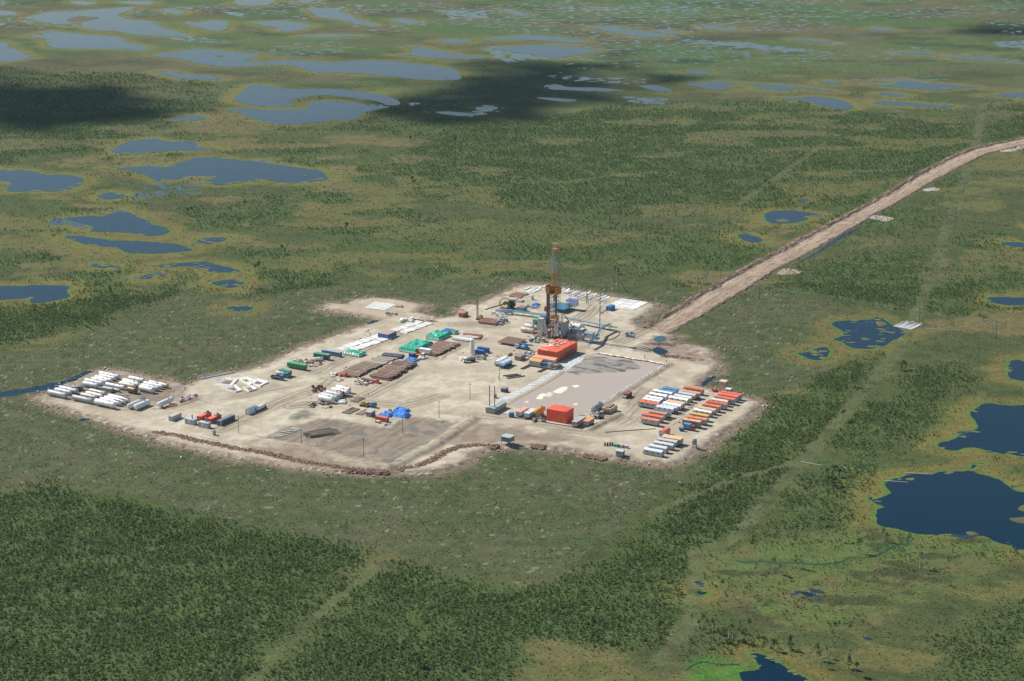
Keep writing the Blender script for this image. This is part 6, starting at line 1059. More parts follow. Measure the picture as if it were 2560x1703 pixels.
# blue transformer platform
pl = edge('K1', 985, 735, 1290, 655, 2.6); p, g, L = pl; o = thing('raised_platform', 'teal blue steel platform on many legs behind the rig', 'platform', p, g); W = 12.0; TB = (.035, .20, .30); MB().box(0, L, 0, W, 2.35, 2.6).build('deck', paint(TB, .25), o)
for i in range(int(L / 2.4) + 1):
    for y in (.2, W / 2, W - .2): MB().cyl((.2 + i * 2.4, y, 0), (.2 + i * 2.4, y, 2.345), .14, 6).build('leg', paint(TB, .2), o)
b = MB()
for y in (0, W):
    for zz in (3.15, 3.7): b.bar((0, y, zz), (L, y, zz), .05)
    for i in range(int(L / 2) + 1): b.bar((i * 2.0, y, 2.6), (i * 2.0, y, 3.7), .05)
b.build('railing', paint(TB, .2), o); MB().box(.3, 3.0, W - 3.0, W - .4, 2.603, 5.0).box(3.6, 5.4, W - 2.4, W - .6, 2.603, 4.4).build('switch_box', paint((.10, .32, .42), .2), o)
def on_deck(z_, e_, h0, label, W, h, wall, roof):
    p, g, L = e_; q = thing('transformer_cabin', label, 'cabin', p, g, PZ + h0); MB().box(0, L, 0, W, 0, h).build('wall', paint(wall, .1), q); MB().box(-.25, L + .25, -.25, W + .25, h + .003, h + .2).build('roof', paint(roof, .15), q); MB().box(L + .003, L + .05, W * .4, W * .4 + 1, .05, 2.1).build('door', paint(LBLUE, .1), q); return q
e3 = edge('K1', 1050, 560, 1255, 575, 2.6 + 3.4); q = on_deck('K1', (e3[0], BZ, e3[2]), 2.6, 'white substation cabin with a bright blue roof on the platform', 4.5, 3.4, WHITE, (.06, .14, .52)); b = MB()
for x in (1.5, 2.6): b.bar((x, 2, 3.6), (x, 2, 7.5), .1)
b.bar((.8, 2, 7.3), (3.3, 2, 7.3), .1).bar((.8, 2, 6.0), (3.3, 2, 6.0), .1); b.build('lead_in_frame', paint((.08, .16, .5), .1), q)
o = thing('transformer', 'cream transformer box beside the substation cabin', 'transformer', G('K1', 1045, 672, PZ + 2.6), BZ, PZ + 2.6); MB().box(0, 2.0, 0, 1.8, 0, 2.2).build('tank', paint(CREAM, .1), o); [MB().cyl((x, .9, 2.2), (x, .9, 2.8), .12, 7).build('bushing', paint(OFFW, .1), o) for x in (.4, 1.0, 1.6)]
container(edge('K1', 1845, 672, 1915, 690, 2.6, 3.0), 'bright blue small container on the pale planks', (.03, .19, .42), 6.0, 2.7); container(edge('K2', 1185, 612, 1310, 635, 2.6), 'teal container with red roof at the blue pipeline', TEAL, 5.0, 2.7, (.42, .14, .13)); container(edge('K2', 58, 728, 130, 740, 2.6, 3.2), 'red brown container at the pad edge by the little crane', (.36, .10, .08), 6.0, 2.7, (.45, .20, .16)); container(edge('K1', 645, 680, 690, 690, 3.0, 2.5), 'rust red box behind the drill pipe stands', (.28, .10, .07), 2.5, 3.0)
# pipe gallery
def gallery(spec, h, wd, col, label, legs=6.0, rail=True):
    P = [Vector(q) for q in GP(spec, PZ + h)]; o = thing('pipe_bridge', label, 'pipeline', P[0]); c = P[0]; b = MB(); rl = MB(); m_ = paint(col, .2)
    for i in range(len(P) - 1):
        a = P[i] - c; e_ = P[i + 1] - c; d_ = (e_ - a).normalized(); q = Vector((-d_.y, d_.x)) * wd / 2; l = (e_ - a).length
        b.add([(*(a - q), h - .2), (*(e_ - q), h - .2), (*(e_ + q), h - .2), (*(a + q), h - .2), (*(a - q), h), (*(e_ - q), h), (*(e_ + q), h), (*(a + q), h)], [(3, 2, 1, 0), (4, 5, 6, 7), (0, 1, 5, 4), (1, 2, 6, 5), (2, 3, 7, 6), (3, 0, 4, 7)])
        for s_ in (-1, 1): rl.cyl((*(a + q * s_), h + .25), (*(e_ + q * s_), h + .25), .2, 6)
        for k in range(int(l / legs) + 1):
            t = a + d_ * min(k * legs, l); MB().bar((*(t - q * .8), 0), (*(t - q * .8), h - .2), .12).bar((*(t + q * .8), 0), (*(t + q * .8), h - .2), .12).build('trestle', m_, o)
    b.build('deck', m_, o); rl.build('pipe', paint(tuple(min(1, c_ * 1.4) for c_ in col), .2), o); return o
gallery([('K2',[(780,680),(1150,690),(1780,770)])], 2.2, 2.2, (.10, .22, .36), 'blue pipe bridge between the teal container and the rig'); gallery([('K1',[(1000,890),(1350,945),(1740,1030),(2060,1090)])], 2.6, 2.0, (.20, .30, .34), 'grey blue pipe bridge running from the rig to the road'); gallery([('K1',[(1930,1015),(1740,1115),(1650,1290),(1490,1375)])], 4.2, 1.4, (.14, .27, .36), 'angled blue walkway bridge ending at the orange pump house', 9.0)
pole('K1', 1720, 1095, 400, 'tall blue steel mast beside the pipe bridge', None, (.05, .16, .30), .5, 0, None, .3)
# row of pale planks, slab stacks at the back of the pad
rs = random.Random(77)
for z_, pts, lab, n in (('K1', [(950,400),(1150,420),(1350,470),(1600,520),(1880,560)], 'grey white plank in the row along the back edge of the pad', 34), ('K2', [(1180,450),(1350,380),(1500,300),(1700,270)], 'pale slab in the heap beside the rig mast at the back edge', 30)):
    P = [Vector(q) for q in GP([(z_, pts)], PZ)]
    for i in range(n): q = resample([p_[:] for p_ in P], n)[i]; slab(q + Vector((rs.uniform(-3, 3), rs.uniform(-6, 6))), AZ + rs.uniform(-.2, .2), rs.uniform(5, 8), rs.uniform(.7, 1.5), rs.uniform(.2, .5), rs.choice((WHITE, OFFW, LGREY)), lab, lab.split(' in ')[0] + 's at the back edge', 'plank', 'plank')
a = Vector(G('K1', 1930, 690, PZ)); u = Vector((math.cos(AZ), math.sin(AZ))); w_ = Vector((math.cos(BZ), math.sin(BZ)))
for i in range(10):
    for j in range(3): q = a + u * (i * 2.1) + w_ * (j * 6.3 - 3); slab(q, BZ + rs.uniform(-.03, .03), 6.0, 1.9, .25 + rs.uniform(0, .08), rs.choice((WHITE, OFFW)), 'pale slab of the paved field beside the small blue container', 'slabs of the paved field', 'concrete_slab', 'slab')
# helipad of slabs
a = Vector(G('K5', 990, 330, PZ)); b_ = Vector(G('K5', 1240, 362, PZ)); c_ = Vector(G('K5', 1125, 258, PZ)); o = thing('landing_pad', 'square landing pad of white slabs on the sand spur', 'landing pad', a); u = (b_ - a) / 8; v_ = (c_ - a) / 8; me = None
for i in range(8):
    for j in range(8):
        q = u * i + v_ * j; e_ = .96; z_ = .22 + rs.uniform(0, .03); MB().add([(*q, .0), (*(q + u * e_), .0), (*(q + (u + v_) * e_), 0), (*(q + v_ * e_), 0), (*q, z_), (*(q + u * e_), z_), (*(q + (u + v_) * e_), z_), (*(q + v_ * e_), z_)], [(4, 5, 6, 7), (0, 1, 5, 4), (1, 2, 6, 5), (2, 3, 7, 6), (3, 0, 4, 7)]).build('slab', paint((.62, .64, .58), .3), o)
scrap('K5', 1340, 300, 1480, 335, 'rusty scrap beside the landing pad', 8, (RUST, RED, OFFW), 71, .6); scrap('K5', 1260, 385, 1390, 425, 'small blue frame and rusty box on the lane corner', 7, (LBLUE, RUST, TEAL), 72, 1.2)
# machines left of the rig
o = thing('crawler_crane', 'small yellow crawler crane with upright boom beside the red brown container', 'crane', G('K2', 385, 860, PZ), BZ)
for y in (0, 2.2): MB().box(0, 4.2, y, y + .6, 0, .9).build('track', paint(BLACK, .4, .9), o)
MB().box(.4, 3.8, .2, 2.6, .92, 2.6).build('house', paint((.45, .38, .18), .5), o); MB().box(2.6, 4.0, .3, 1.5, 2.603, 3.4).build('cab', paint((.5, .42, .2), .3), o); b = lattice(0, 11.5, .45, .3, 8, .07); b.v = [(x + .5, y + 1.4, z + 1.4) for x, y, z in b.v]; b.build('boom', paint((.42, .30, .2), .3), o)
for k, (x, y, col, lab) in enumerate(((960, 640, (.42, .30, .12), 'yellow brown open ring frame beside the dark reel'), (1085, 640, (.07, .07, .07), 'dark wound hose reel beside the teal container'))):
    o = thing('hose_reel', lab, 'reel', G('K2', x, y, PZ), BZ * .4); b = MB(); r = 3.2 - k * .6
    for i in range(16): t0 = i / 16 * 6.283; t1 = (i + 1) / 16 * 6.283; [b.bar((r * math.cos(t0), y_, r + .3 + r * math.sin(t0)), (r * math.cos(t1), y_, r + .3 + r * math.sin(t1)), .22) for y_ in (-1.1, 1.1)]
    b.build('ring', paint(col, .3), o); MB().cyl((0, -1, r + .3), (0, 1, r + .3), r * (.35 if k == 0 else .85), 14).build('core', paint(BLACK if k else BROWN, .3), o); MB().box(-r, r, -1.4, 1.4, 0, .3).build('base', paint(DGREY, .3), o)
pipes('K2', 770, 935, 930, 850, 12.0, .6, 2, (.15, .065, .055), 'dark red brown pipes stacked beside the grey machine', 8, sleeper=True); scrap('K2', 780, 880, 1010, 970, 'grey engine on a frame beside the dark red pipes', 22, (LGREY, GREY, DGREY, OFFW), 73, 2.2, 'engine_unit', 'machinery'); scrap('K2', 780, 770, 1000, 830, 'white fittings and frames beyond the dark red pipes', 18, (WHITE, OFFW, LGREY), 74, .7); scrap('K2', 640, 710, 760, 760, 'pale sheet panels lying on sand', 5, (PALE, LGREY), 75, .4); scrap('K2', 890, 690, 1100, 740, 'blue steel frames beside the pipe bridge', 12, (LBLUE, LGREY, TEAL), 76, 1.2)
scrap('K2', 1380, 590, 1620, 650, 'rusty and blue steel beside the teal container', 14, (RUST, LBLUE, BROWN), 77, .8); tarp(edge('K2', 1505, 545, 1585, 550, 1.2, 4), 1.3, 3, (.03, .16, .42), 'small blue covered object on the open sand behind the teal container', 0, 78, .6); scrap('K2', 1150, 490, 1330, 520, 'brown cylinders and beams below the slab heap', 8, (BROWN, (.4, .32, .27), GREY), 79, 1.2)
p = Vector(G('K2', 570, 665, PZ)); q = Vector(G('K2', 920, 560, PZ)); o = MB().cyl((0, 0, .3), ((q - p).length, 0, .3), .25, 7).build('long_pipe', paint(DGREY, .3)); o.location = (p.x, p.y, PZ); o.rotation_euler = (0, 0, math.atan2(q.y - p.y, q.x - p.x)); tag(o, 'long dark pipe lying below the pad edge', 'pipe')
pipes('K2', 1260, 425, 1450, 345, 9.0, .4, 1, RUST, 'thin rusty pipes lying in the slab heap at the back edge', 9, sleeper=False); scrap('K1', 1740, 760, 1860, 830, 'white and red sacks in front of the small blue container', 9, (WHITE, RED, WHITE, NAVY), 80, .8); vtank(G('K1', 398, 545, PZ), .9, 2.6, OFFW, 'small white upright tank on the open sand by the slab heap'); scrap('K3', 20, 420, 220, 500, 'blue and white wreckage on the road junction', 16, (LBLUE, WHITE, LGREY, NAVY), 81, 1.4)
# ------------------------------------------------------------------ pond front row
p, g, L = edge('R5', 262, 785, 382, 702, 2.9); o = thing('boiler_house', 'long grey boiler house with two tall rusty chimneys at the pond corner', 'boiler house', p, g); MB().box(0, L, 0, 5.2, .4, 2.9).build('wall', paint((.30, .34, .33), .3), o); MB().extr([(-.1, 2.903), (5.3, 2.903), (5.3, 3.0), (2.6, 3.5), (-.1, 3.0)], -.1, L + .1).build('roof', paint((.38, .41, .39), .3), o); MB().box(.2, L - .2, .3, 4.9, 0, .398).build('skid', paint(DGREY, .3), o)
for x in (2.2, 3.0): MB().cyl((x, 1.4 if x > 2.5 else 4.0, 2.8), (x, 1.4 if x > 2.5 else 4.0, 14.5), .24, 8).build('chimney', paint((.20, .10, .08), .5), o)
container(edge('R5', 420, 825, 455, 830, 2.4, 2.0), 'little bright blue hut between boiler house and pink roofed trailer', (.03, .17, .33), 2.2, 2.4); container(edge('R5', 328, 548, 375, 556, 2.2, 2.8), 'small dark blue box on the sand beside the lined bank', (.03, .09, .26), 3.2, 2.2, (.28, .2, .17)); vtank(G('R5', 262, 655, PZ), .9, 2.0, GREY, 'small grey tank by the boiler house rails')
trailer(edge('R5', 556, 820, 636, 768, 3.1, 8.5), 'grey trailer with faded pink roof in front of the pond', None, (.62, .33, .24), LGREY, 'flat'); trailer(edge('R5', 656, 838, 722, 785, 3.1, 8.5), 'white roofed grey blue trailer beside the yellow tank', None, WHITE, (.42, .50, .56), 'flat'); trailer(edge('R5', 1186, 935, 1292, 872, 3.1), 'long trailer with grey roof and orange band beside the sheeted box', None, LGREY, (.58, .20, .12), 'flat', low=LGREY, end=LGREY); trailer(edge('R5', 1326, 925, 1380, 885, 3.1, 7.0), 'short trailer with peach orange roof beside the sludge gear', None, (.75, .33, .14), (.50, .46, .42), 'flat')
tank('R5', 735, 815, 802, 778, 70, (.66, .34, .05), 'yellow orange tank on stilts above tangled pipes', None, 'legs', .3, 2.0); scrap('R5', 690, 850, 830, 930, 'tangle of dark pipes below the yellow tank', 22, (DGREY, BROWN, GREY, TAN), 91, 1.8)
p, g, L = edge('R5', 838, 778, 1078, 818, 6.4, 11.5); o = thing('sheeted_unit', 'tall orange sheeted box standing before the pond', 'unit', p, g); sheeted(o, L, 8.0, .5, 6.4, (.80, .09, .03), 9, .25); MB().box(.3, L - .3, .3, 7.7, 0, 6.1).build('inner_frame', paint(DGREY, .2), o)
tank('R5', 1385, 768, 1462, 735, 78, (.30, .31, .31), 'dark grey tanker vessel at the pond corner', None, 'saddle', .4, 1.0); scrap('R5', 1375, 790, 1490, 900, 'black and white sludge gear and hoses by the dark vessel', 34, (BLACK, DGREY, WHITE, GREY), 92, 2.0, 'sludge_gear', 'machinery')
p, g, L = edge('R5', 1570, 785, 1648, 735, 3.0); o = thing('mud_treatment_unit', 'beige mud treatment unit with brown top beside the berm', 'unit', p, g)
for i in range(5): MB().box(L * i / 5 + .06, L * (i + 1) / 5 - .06, 0, 5.0, .4, 3.0).build('panel_box', paint((.52, .46, .33), .3), o)
MB().box(0.1, L - .1, .2, 4.8, 0, .398).build('skid', paint(DGREY, .3), o); MB().box(1, L - 1, 1.2, 3.8, 3.003, 3.6).build('top_gear', paint((.30, .20, .16), .4), o); MB().box(-1.2, -.05, .5, 4.4, .3, 2.2).build('engine', paint(BROWN, .5), o)
container(edge('R5', 1768, 618, 1812, 588, 2.4), 'dark red brown container on the berm above the camp', (.20, .06, .06), 2.6, 2.5); container(edge('R5', 1705, 637, 1745, 642, 1.4, 1.9), 'small pale grey box beside the dark red container', LGREY, 1.6, 1.4)
# hut on stilts below the basin bank
p, g, L = edge('R5', 335, 1085, 420, 1105, 4.6, 5.0); o = thing('stilt_hut', 'grey hut on stilts standing outside the bank', 'hut', p, g, .6); MB().box(0, L, 0, 4.5, 2.2, 4.6).build('wall', paint((.24, .29, .29), .4), o); MB().box(-.3, L + .3, -.3, 4.8, 4.603, 4.8).build('roof', paint((.36, .43, .43), .3), o)
for x in (.2, L - .2):
    for y in (.2, 4.3): MB().cyl((x, y, -.2), (x, y, 2.2), .14, 6).build('stilt', paint(GREY, .3), o)
MB().bar((-8, -2, 0), (0, 1, 2.2), .12).build('gangway', paint(BROWN, .3), o); b = MB()
for x in (0, L):
    for y in (0, 4.5): b.bar((x, y, 4.8), (x, y, 6.2), .06)
b.build('roof_post', paint(GREY, .2), o)
# bins, shed, toilets, tower
for i, (x, col) in enumerate(((570, BLACK), (620, BLACK), (668, (.03, .10, .05)), (712, (.12, .06, .06)))): o = thing('waste_drum', ('black', 'dark', 'dark green', 'brownish')[i] + ' waste drum in the row by the green bins' + (', at its outer end' if i == 0 else ''), 'drum', G('K4', x, 430 - i * 2, PZ), 0, None, 'waste drums in a row'); MB().cyl((0, 0, 0), (0, 0, 1.5), .45, 10).build('shell', paint(col, .2), o, True); MB().cyl((0, 0, 1.501), (0, 0, 1.56), .48, 10).build('lid', paint(BLACK, .1), o)
for i, (x0, x1, y, col, lab, h) in enumerate(((735, 825, 395, (.03, .36, .22), 'green waste container in the bin row', 1.5), (845, 910, 410, (.36, .37, .38), 'grey waste container beside the green one', 1.4), (938, 1005, 420, (.42, .44, .45), 'last grey waste container of the bin row', 1.4))): container(edge('K4', x0, y, x1, y + 14, h), lab, col, 1.6, h, cat='bin', name='waste_bin')
cabin(edge('K4', 778, 528, 918, 548, 2.6), 'small grey shed at the peat edge below the bins', 2.6, 2.6, (.34, .40, .42), (.44, .50, .52), 'shed', .05, 'shed')
o = thing('wash_stand', 'grey and white washroom tower with tank at the camp corner', 'washroom', G('K6', 1165, 1395, PZ), BZ); MB().box(0, 2.3, 0, 2.0, 0, 1.2).build('base', paint(OFFW, .2), o); MB().box(.2, 2.1, .2, 1.8, 1.203, 3.2).build('stall', paint((.42, .30, .26), .3), o); MB().cyl((1.15, 1, 3.2), (1.15, 1, 4.4), 1.1, 12).build('water_tank', paint(LGREY, .2), o, True)
o = thing('wooden_tower', 'unfinished wooden tower beside the orange roofed trailers', 'tower', G('K6', 1700, 300, PZ), BZ); MB().box(0, 3.6, 0, 3.6, 2.8, 5.6).build('plank_wall', paint((.52, .33, .21), .4), o); MB().box(-.2, 3.8, -.2, 3.8, 5.603, 5.75).build('roof', paint((.62, .50, .36), .3), o)
for x in (.2, 3.4):
    for y in (.2, 3.4): MB().cyl((x, y, 0), (x, y, 2.8), .14, 6).build('post', paint((.5, .36, .25), .3), o)
MB().box(.4, 3.2, .0, .1, .3, 2.7).build('lower_boards', paint((.56, .42, .32), .4), o)
cabin(edge('K6', 1835, 255, 1920, 275, 2.8), 'grey metal shed behind the wooden tower', 3.0, 2.8, (.33, .36, .37), (.45, .52, .58), 'shed'); scrap('K6', 1565, 260, 1640, 320, 'red pump and hoses beside the wooden tower', 8, (RED, (.4, .05, .05)), 93, 1.6)
o = thing('fire_water_tanker', 'small blue water trailer beside the red truck', 'trailer', G('K6', 912, 1085, PZ), BZ); MB().lathe((0, 1, 1.5), (1e4, 1, 1.5), [(0, .2), (.1, .75), (2.4, .75), (2.5, .2)], 12).build('tank', paint((.03, .15, .38), .2), o, True); MB().box(0, 2.5, .4, 1.6, .55, .8).build('frame', paint(DGREY, .2), o); wheels(o, (1.2,), (.1, 1.9), .45)
truck(G('K6', 1000, 1055, PZ), BZ, 'red and blue truck parked beside the tall grey trailer', (.48, .05, .05), 'box', (.10, .26, .42), 6.0)
# ------------------------------------------------------------------ camp trailers
OW = (.46, .48, .49); gA_ = 'trailers in the first camp block'; gB_ = 'trailers in the second camp row'; gC_ = 'trailers at the camp corner'
CAMP = [
 (585,232,890,270,LBLUE,WHITE,'flat','blue roofed trailer at the far end of the first block',gA_,{}), (515,272,815,322,(.06,.22,.46),WHITE,'flat','darker blue roofed trailer just behind the white roofed ones',gA_,{}), (415,292,775,360,WHITE,OFFW,'barrel','white barrel roofed trailer farthest from the orange one in its row',gA_,dict(low=(.05,.17,.4))), (345,350,660,420,WHITE,WHITE,'barrel','white trailer with cream end in the white roofed row',gA_,{}), (262,410,580,480,WHITE,WHITE,'barrel','white barrel roofed trailer with blue end in the white roofed row',gA_,dict(end=(.08,.25,.5))), (210,452,525,525,WHITE,WHITE,'barrel','white barrel roofed trailer with blue skirt next to the orange one',gA_,dict(end=(.05,.17,.4),low=(.05,.18,.42))), (125,495,490,560,ORANGE,OW,'flat','orange roofed grey trailer at the lane beside the white roofed row',gA_,{}),
 (1010,218,1375,278,ORANGE,OW,'flat','orange roofed trailer at the far end of the inner row',gA_,{}), (975,290,1300,350,(.62,.30,.16),OW,'flat','faded orange roofed trailer next to the farthest one of the inner row',gA_,{}), (905,335,1225,400,(.45,.52,.55),LGREY,'barrel','pale blue grey barrel roofed trailer with orange end',gA_,dict(end=(.6,.3,.08))), (820,385,1150,450,OFFW,OW,'barrel','off white trailer with orange rimmed end in the inner row',gA_,dict(end=(.55,.22,.08))), (720,418,1075,495,WHITE,WHITE,'barrel','white trailer with dark marks on its side in the inner row',gA_,dict(end=(.55,.5,.47))), (665,488,990,550,(.70,.47,.26),OW,'flat','pale peach roofed trailer amid white ones in the inner row',gA_,{}), (610,535,935,608,WHITE,WHITE,'barrel','white trailer with orange skirted end in the inner row',gA_,dict(low=(.5,.2,.1))), (555,585,860,650,(.55,.64,.72),WHITE,'barrel','white and light blue trailer beside the dark blue based one',gA_,dict(low=(.06,.2,.45))), (480,603,800,672,WHITE,WHITE,'barrel','white trailer with bright blue base beside the navy roofed one',gA_,dict(low=(.05,.18,.45),end=(.3,.42,.55))), (400,662,730,722,(.06,.13,.22),WHITE,'flat','white trailer with navy roof',gA_,{}), (330,695,650,752,(.68,.30,.14),OW,'flat','orange peach roofed trailer behind the two lane side orange ones',gA_,{}), (185,748,590,812,ORANGE,OW,'flat','orange roofed trailer with red canopy in the lane side corner',gA_,{}), (175,825,500,885,(.72,.20,.10),OW,'flat','light orange roofed trailer with emblem on its grey side',gA_,{}),
 (1740,310,2110,380,ORANGE,OW,'flat','orange roofed trailer beside the wooden tower, last of the second row',gB_,{}), (1690,350,2050,415,ORANGE,OW,'flat','orange roofed trailer second from the wooden tower',gB_,{}), (1620,395,1980,470,ORANGE,OW,'flat','orange roofed trailer third from the wooden tower',gB_,{}), (1540,460,1860,525,(.66,.58,.47),OW,'barrel','cream roofed trailer between orange roofed ones in the second row',gB_,dict(end=(.6,.2,.1))), (1455,495,1830,568,ORANGE,OW,'flat','orange roofed trailer after the cream one in the second row',gB_,{}), (1380,552,1700,612,ORANGE,OW,'flat','orange roofed trailer next to the peach barrel roof in the second row',gB_,{}), (1290,625,1620,690,PEACH,OW,'barrel','peach barrel roofed trailer in the second row',gB_,{}), (1210,665,1540,740,(.60,.65,.68),OW,'barrel','pale barrel roofed trailer with orange end in the second row',gB_,dict(end=(.62,.28,.06))), (1140,728,1460,795,YELLOW,OW,'flat','yellow roofed trailer in the second row',gB_,{}), (1075,800,1440,862,(.74,.22,.06),OW,'flat','bright orange roofed trailer behind the tall grey one',gB_,{}), (985,848,1320,908,PEACH,(.27,.30,.31),'flat','tall dark grey trailer with peach roof beside the red truck',gB_,dict(h=3.7)),
 (570,1192,950,1242,(.74,.42,.22),OW,'flat','wide trailer with pale orange roof at the camp corner',gC_,dict(W=4.2,h=3.6)), (490,1250,875,1310,(.52,.57,.62),LGREY,'barrel','silver blue barrel roofed trailer next to the wide one',gC_,{}), (420,1310,800,1375,(.56,.54,.50),OW,'barrel','dusty cream barrel roofed trailer between silver ones',gC_,{}), (330,1370,665,1440,(.50,.55,.57),LGREY,'barrel','dull silver barrel trailer second from the pad edge',gC_,dict(wheel=False)), (230,1440,580,1510,(.55,.60,.63),LGREY,'barrel','shiny silver barrel trailer at the pad edge',gC_,dict(wheel=False))]
for x0, y0, x1, y1, rf_, wl_, st, lab, grp, kw in CAMP:
    h = kw.pop('h', 3.3); trailer(edge('K6', x0, y0, x1, y1, h - (.75 if st == 'barrel' else 0)), lab, grp, rf_, wl_, st, h=h, **kw)
trailer(edge('K6', 640, 1085, 760, 1020, 3.3), 'orange barrel roofed grey trailer standing crosswise at the camp corner', gC_, (.72, .12, .05), LGREY, 'barrel', h=3.5, W=3.4)
# ------------------------------------------------------------------ power line and poles on the bog
gp2 = 'poles of the power line across the bog'; SP = (.08, .12, .14)
PL = []
for x, y, yt, lab, br in ((20,325,225,'steel pole on the bog before the braced corner pole',0), (218,320,222,'braced steel pole close to the peat bank of the road',3.5), (623,385,285,'steel pole just beyond the road toward the weedy pond',0), (1133,468,365,'steel pole between the road and the weedy pond',0), (1665,552,440,'steel pole beside the field of pale planks on the bog',0), (2168,645,530,'braced steel pole far out on the bog',-3)): PL.append(pole('L4', x, y, yt, lab, gp2, SP, 1.2, br, 0.0, .2))
for x, y, yt, lab, br in ((1515,735,560,'steel pole at the back corner of the pad',0), (1615,680,540,'steel pole beside the double braced pole',0), (1655,670,480,'tall double braced steel pole with black barrel foot',6.5), (1120,680,490,'twin steel pole behind the blue platform',0), (1298,810,640,'steel pole beside the substation cabin',1.5)): pole('R4', x, y, yt, lab, 'poles behind the substation', SP, 1.2, br, 0.0 if y < 760 else PZ, .22)
for i in range(len(PL) - 1):
    a = PL[i].location; c_ = PL[i + 1].location; ha = 9.5; b = MB()
    for s_ in (-1.1, 1.1):
        pr = None
        for k in range(9): t = k / 8; q = Vector((a.x + (c_.x - a.x) * t + s_ * .5, a.y + (c_.y - a.y) * t + s_ * .86, ha - 4 * 1.2 * t * (1 - t))); (b.cyl(pr, q, .03, 3) if pr else None); pr = q
    tag(b.build('power_wire', paint(LGREY, 0)), 'thin sagging wires of the power line, span toward ' + ('the braced corner pole', 'the far side of the road', 'the weedy pond', 'the plank field', 'the far braced pole')[i], 'wire')
a = Vector(G('L4', 1500, 568)); u = Vector(G('L4', 1625, 590)) - a; v_ = Vector(G('L4', 1580, 528)) - a
for i in range(18): q = a + u * (i / 18); L = v_.length * rs.uniform(.8, 1.05); o = MB().box(0, L, 0, u.length / 18 * .8, 0, .3).build('plank', paint(rs.choice((OFFW, LGREY)), .3)); o.location = (q.x, q.y, .05); o.rotation_euler = (0, 0, math.atan2(v_.y, v_.x) + rs.uniform(-.04, .04)); tag(o, 'grey white plank of the small field laid out on the bog beside the weedy pond', 'plank', 'planks of the bog field')
# dug pools and log heap beside the road junction
sheet('pit_water', rough(GP([('K3',[(580,545),(640,490),(720,470),(830,500),(790,560),(680,598)])], PZ), .3, 1.2, 5), PZ + .03, mat((.02, .09, .11), .25, 0, .5, (.01, .03, .04), .5)); sheet('pit_water', rough(GP([('K3',[(570,770),(640,690),(760,725),(870,775),(720,850)])], PZ), .3, 1.2, 6), PZ + .03, MWATER)
o = thing('timber_heap', 'heap of weathered grey trunks between the two dug pools', 'logs', G('K3', 290, 740, PZ), BZ)
for i in range(24): y = (i % 9) * .7; MB().cyl((rs.uniform(-1, 1), y, .3 + (i // 9) * .5), (rs.uniform(5.5, 8), y + rs.uniform(-1.5, 1.5), .3 + (i // 9) * .45), .24, 6).build('trunk', paint(rs.choice(((.36, .33, .28), (.25, .22, .18), (.42, .37, .3))), .4, .9), o)
for z_, x, y, lab in (('S8',700,345,'bleached tree trunk lying across the old vehicle track'), ('S8',935,378,'bleached trunk lying on the heath beside the pine clump'), ('S8',1275,405,'bleached trunk at the shore of the dark lake'), ('S8',1165,450,'bleached trunk half in the lake shallows'), ('L4',1740,578,'bleached trunk beside the plank field')):
    p = G(z_, x - 25, y, .2); o = MB().cyl((0, 0, .15), (11, 0, .15), .26, 6, .15).build('fallen_trunk', paint((.55, .5, .42), .3)); o.location = (p[0], p[1], .05); o.rotation_euler = (0, 0, rs.uniform(-.7, .1)); tag(o, lab, 'trunk')

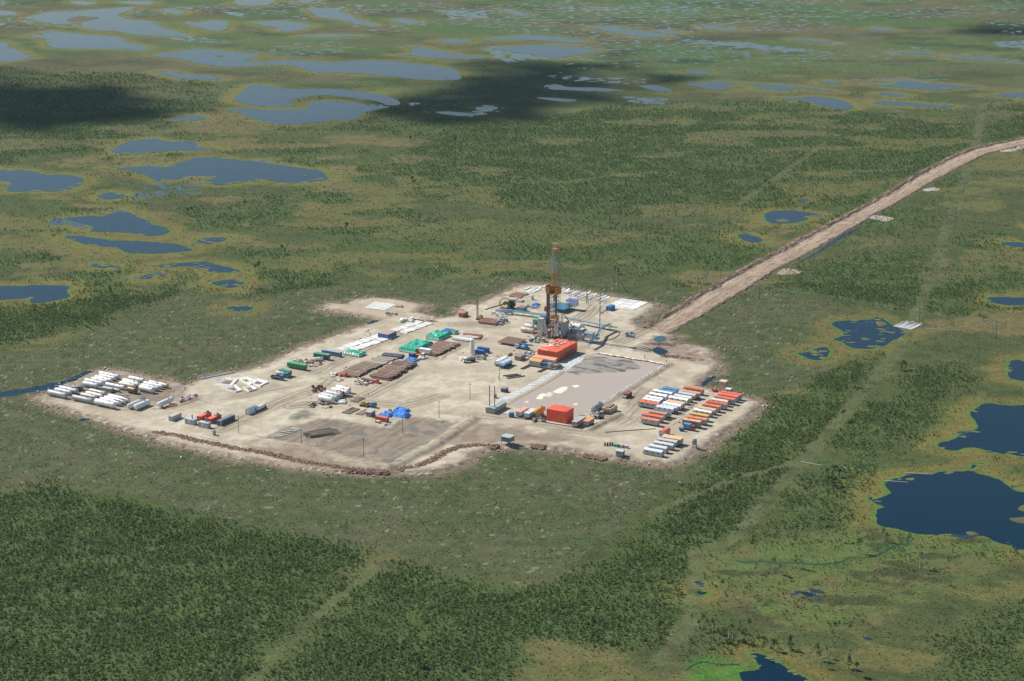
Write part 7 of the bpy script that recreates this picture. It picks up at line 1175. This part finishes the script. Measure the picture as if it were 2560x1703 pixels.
# boardwalk between the camp rows, hoses and litter
p = Vector(G('K6', 770, 965, PZ)); q = Vector(G('K6', 1700, 335, PZ)); L = (q - p).length; o = thing('boardwalk', 'long pale boardwalk between the two camp rows', 'boardwalk', p, math.atan2(q.y - p.y, q.x - p.x)); me = MB().box(0, 2.9, -.55, .55, .05, .14).mesh('plank'); me.materials.append(paint((.50, .46, .38), .4))
for i in range(int(L / 3)): link('plank', me, o, (i * 3.0, rs.uniform(-.1, .1), 0))
for y in (-.35, .35): MB().box(0, L, y - .06, y + .06, 0, .049).build('bearer', paint(WOOD, .3), o)
for lab, pts in (('black hose lying across the sand from the berm to the camp', [('R5',[(1510,1050),(1700,1035),(1900,1020),(2080,1010)])]), ('dark hose curving beside the angled blue walkway', [('K1',[(1760,1115),(2050,1140),(2110,1230),(1990,1310),(1750,1370),(1500,1420)])]), ('black cable along the lane to the boiler house', [('R5',[(420,880),(700,915),(1000,965),(1150,985)])])):
    P = GP(pts, PZ); P = resample(P, 30); b = MB()
    for i in range(29): b.cyl((P[i].x, P[i].y, PZ + .18), (P[i + 1].x, P[i + 1].y, PZ + .18), .17, 5)
    tag(b.build('hose', paint((.06, .055, .05), .2)), lab, 'hose')
b = MB(); b2_ = MB(); EP = np.array(PAD)
for i in range(1100):
    if i % 3: q = EP[rs.randrange(len(EP))] + np.array([rs.gauss(0, 4), rs.gauss(0, 4)])
    else: z_, x, y, sx, sy = rs.choice((('S4',1400,950,500,120), ('S1',800,230,250,90), ('K2',900,700,500,200), ('K1',700,1250,450,120), ('K6',900,700,700,400), ('S5',600,350,500,150), ('T1',1200,450,900,150), ('R5',1400,850,200,80), ('K5',1100,640,350,120))); q = np.array(G(z_, x + rs.gauss(0, sx * .4), y + rs.gauss(0, sy * .4), PZ))
    g = rs.uniform(0, 3.14); l = rs.uniform(.2, 1.6) * (1 if rs.random() < .8 else 2.5); t = rs.uniform(.08, .3); z_ = PZ if i % 3 == 0 else .25; tmp = MB().box(-l / 2, l / 2, -t, t, z_, z_ + rs.uniform(.15, .45)); tmp.v = [(q[0] + x * math.cos(g) - y * math.sin(g), q[1] + x * math.sin(g) + y * math.cos(g), zz) for x, y, zz in tmp.v]; (b if rs.random() < .6 else b2_).add(tmp.v, tmp.f)
tag(b.build('litter', paint((.60, .57, .50), .3)), 'pale scattered litter and offcuts along the pad edge', None, None, 'stuff'); tag(b2_.build('litter', paint((.16, .11, .08), .4)), 'dark scattered litter and offcuts along the pad edge', None, None, 'stuff')
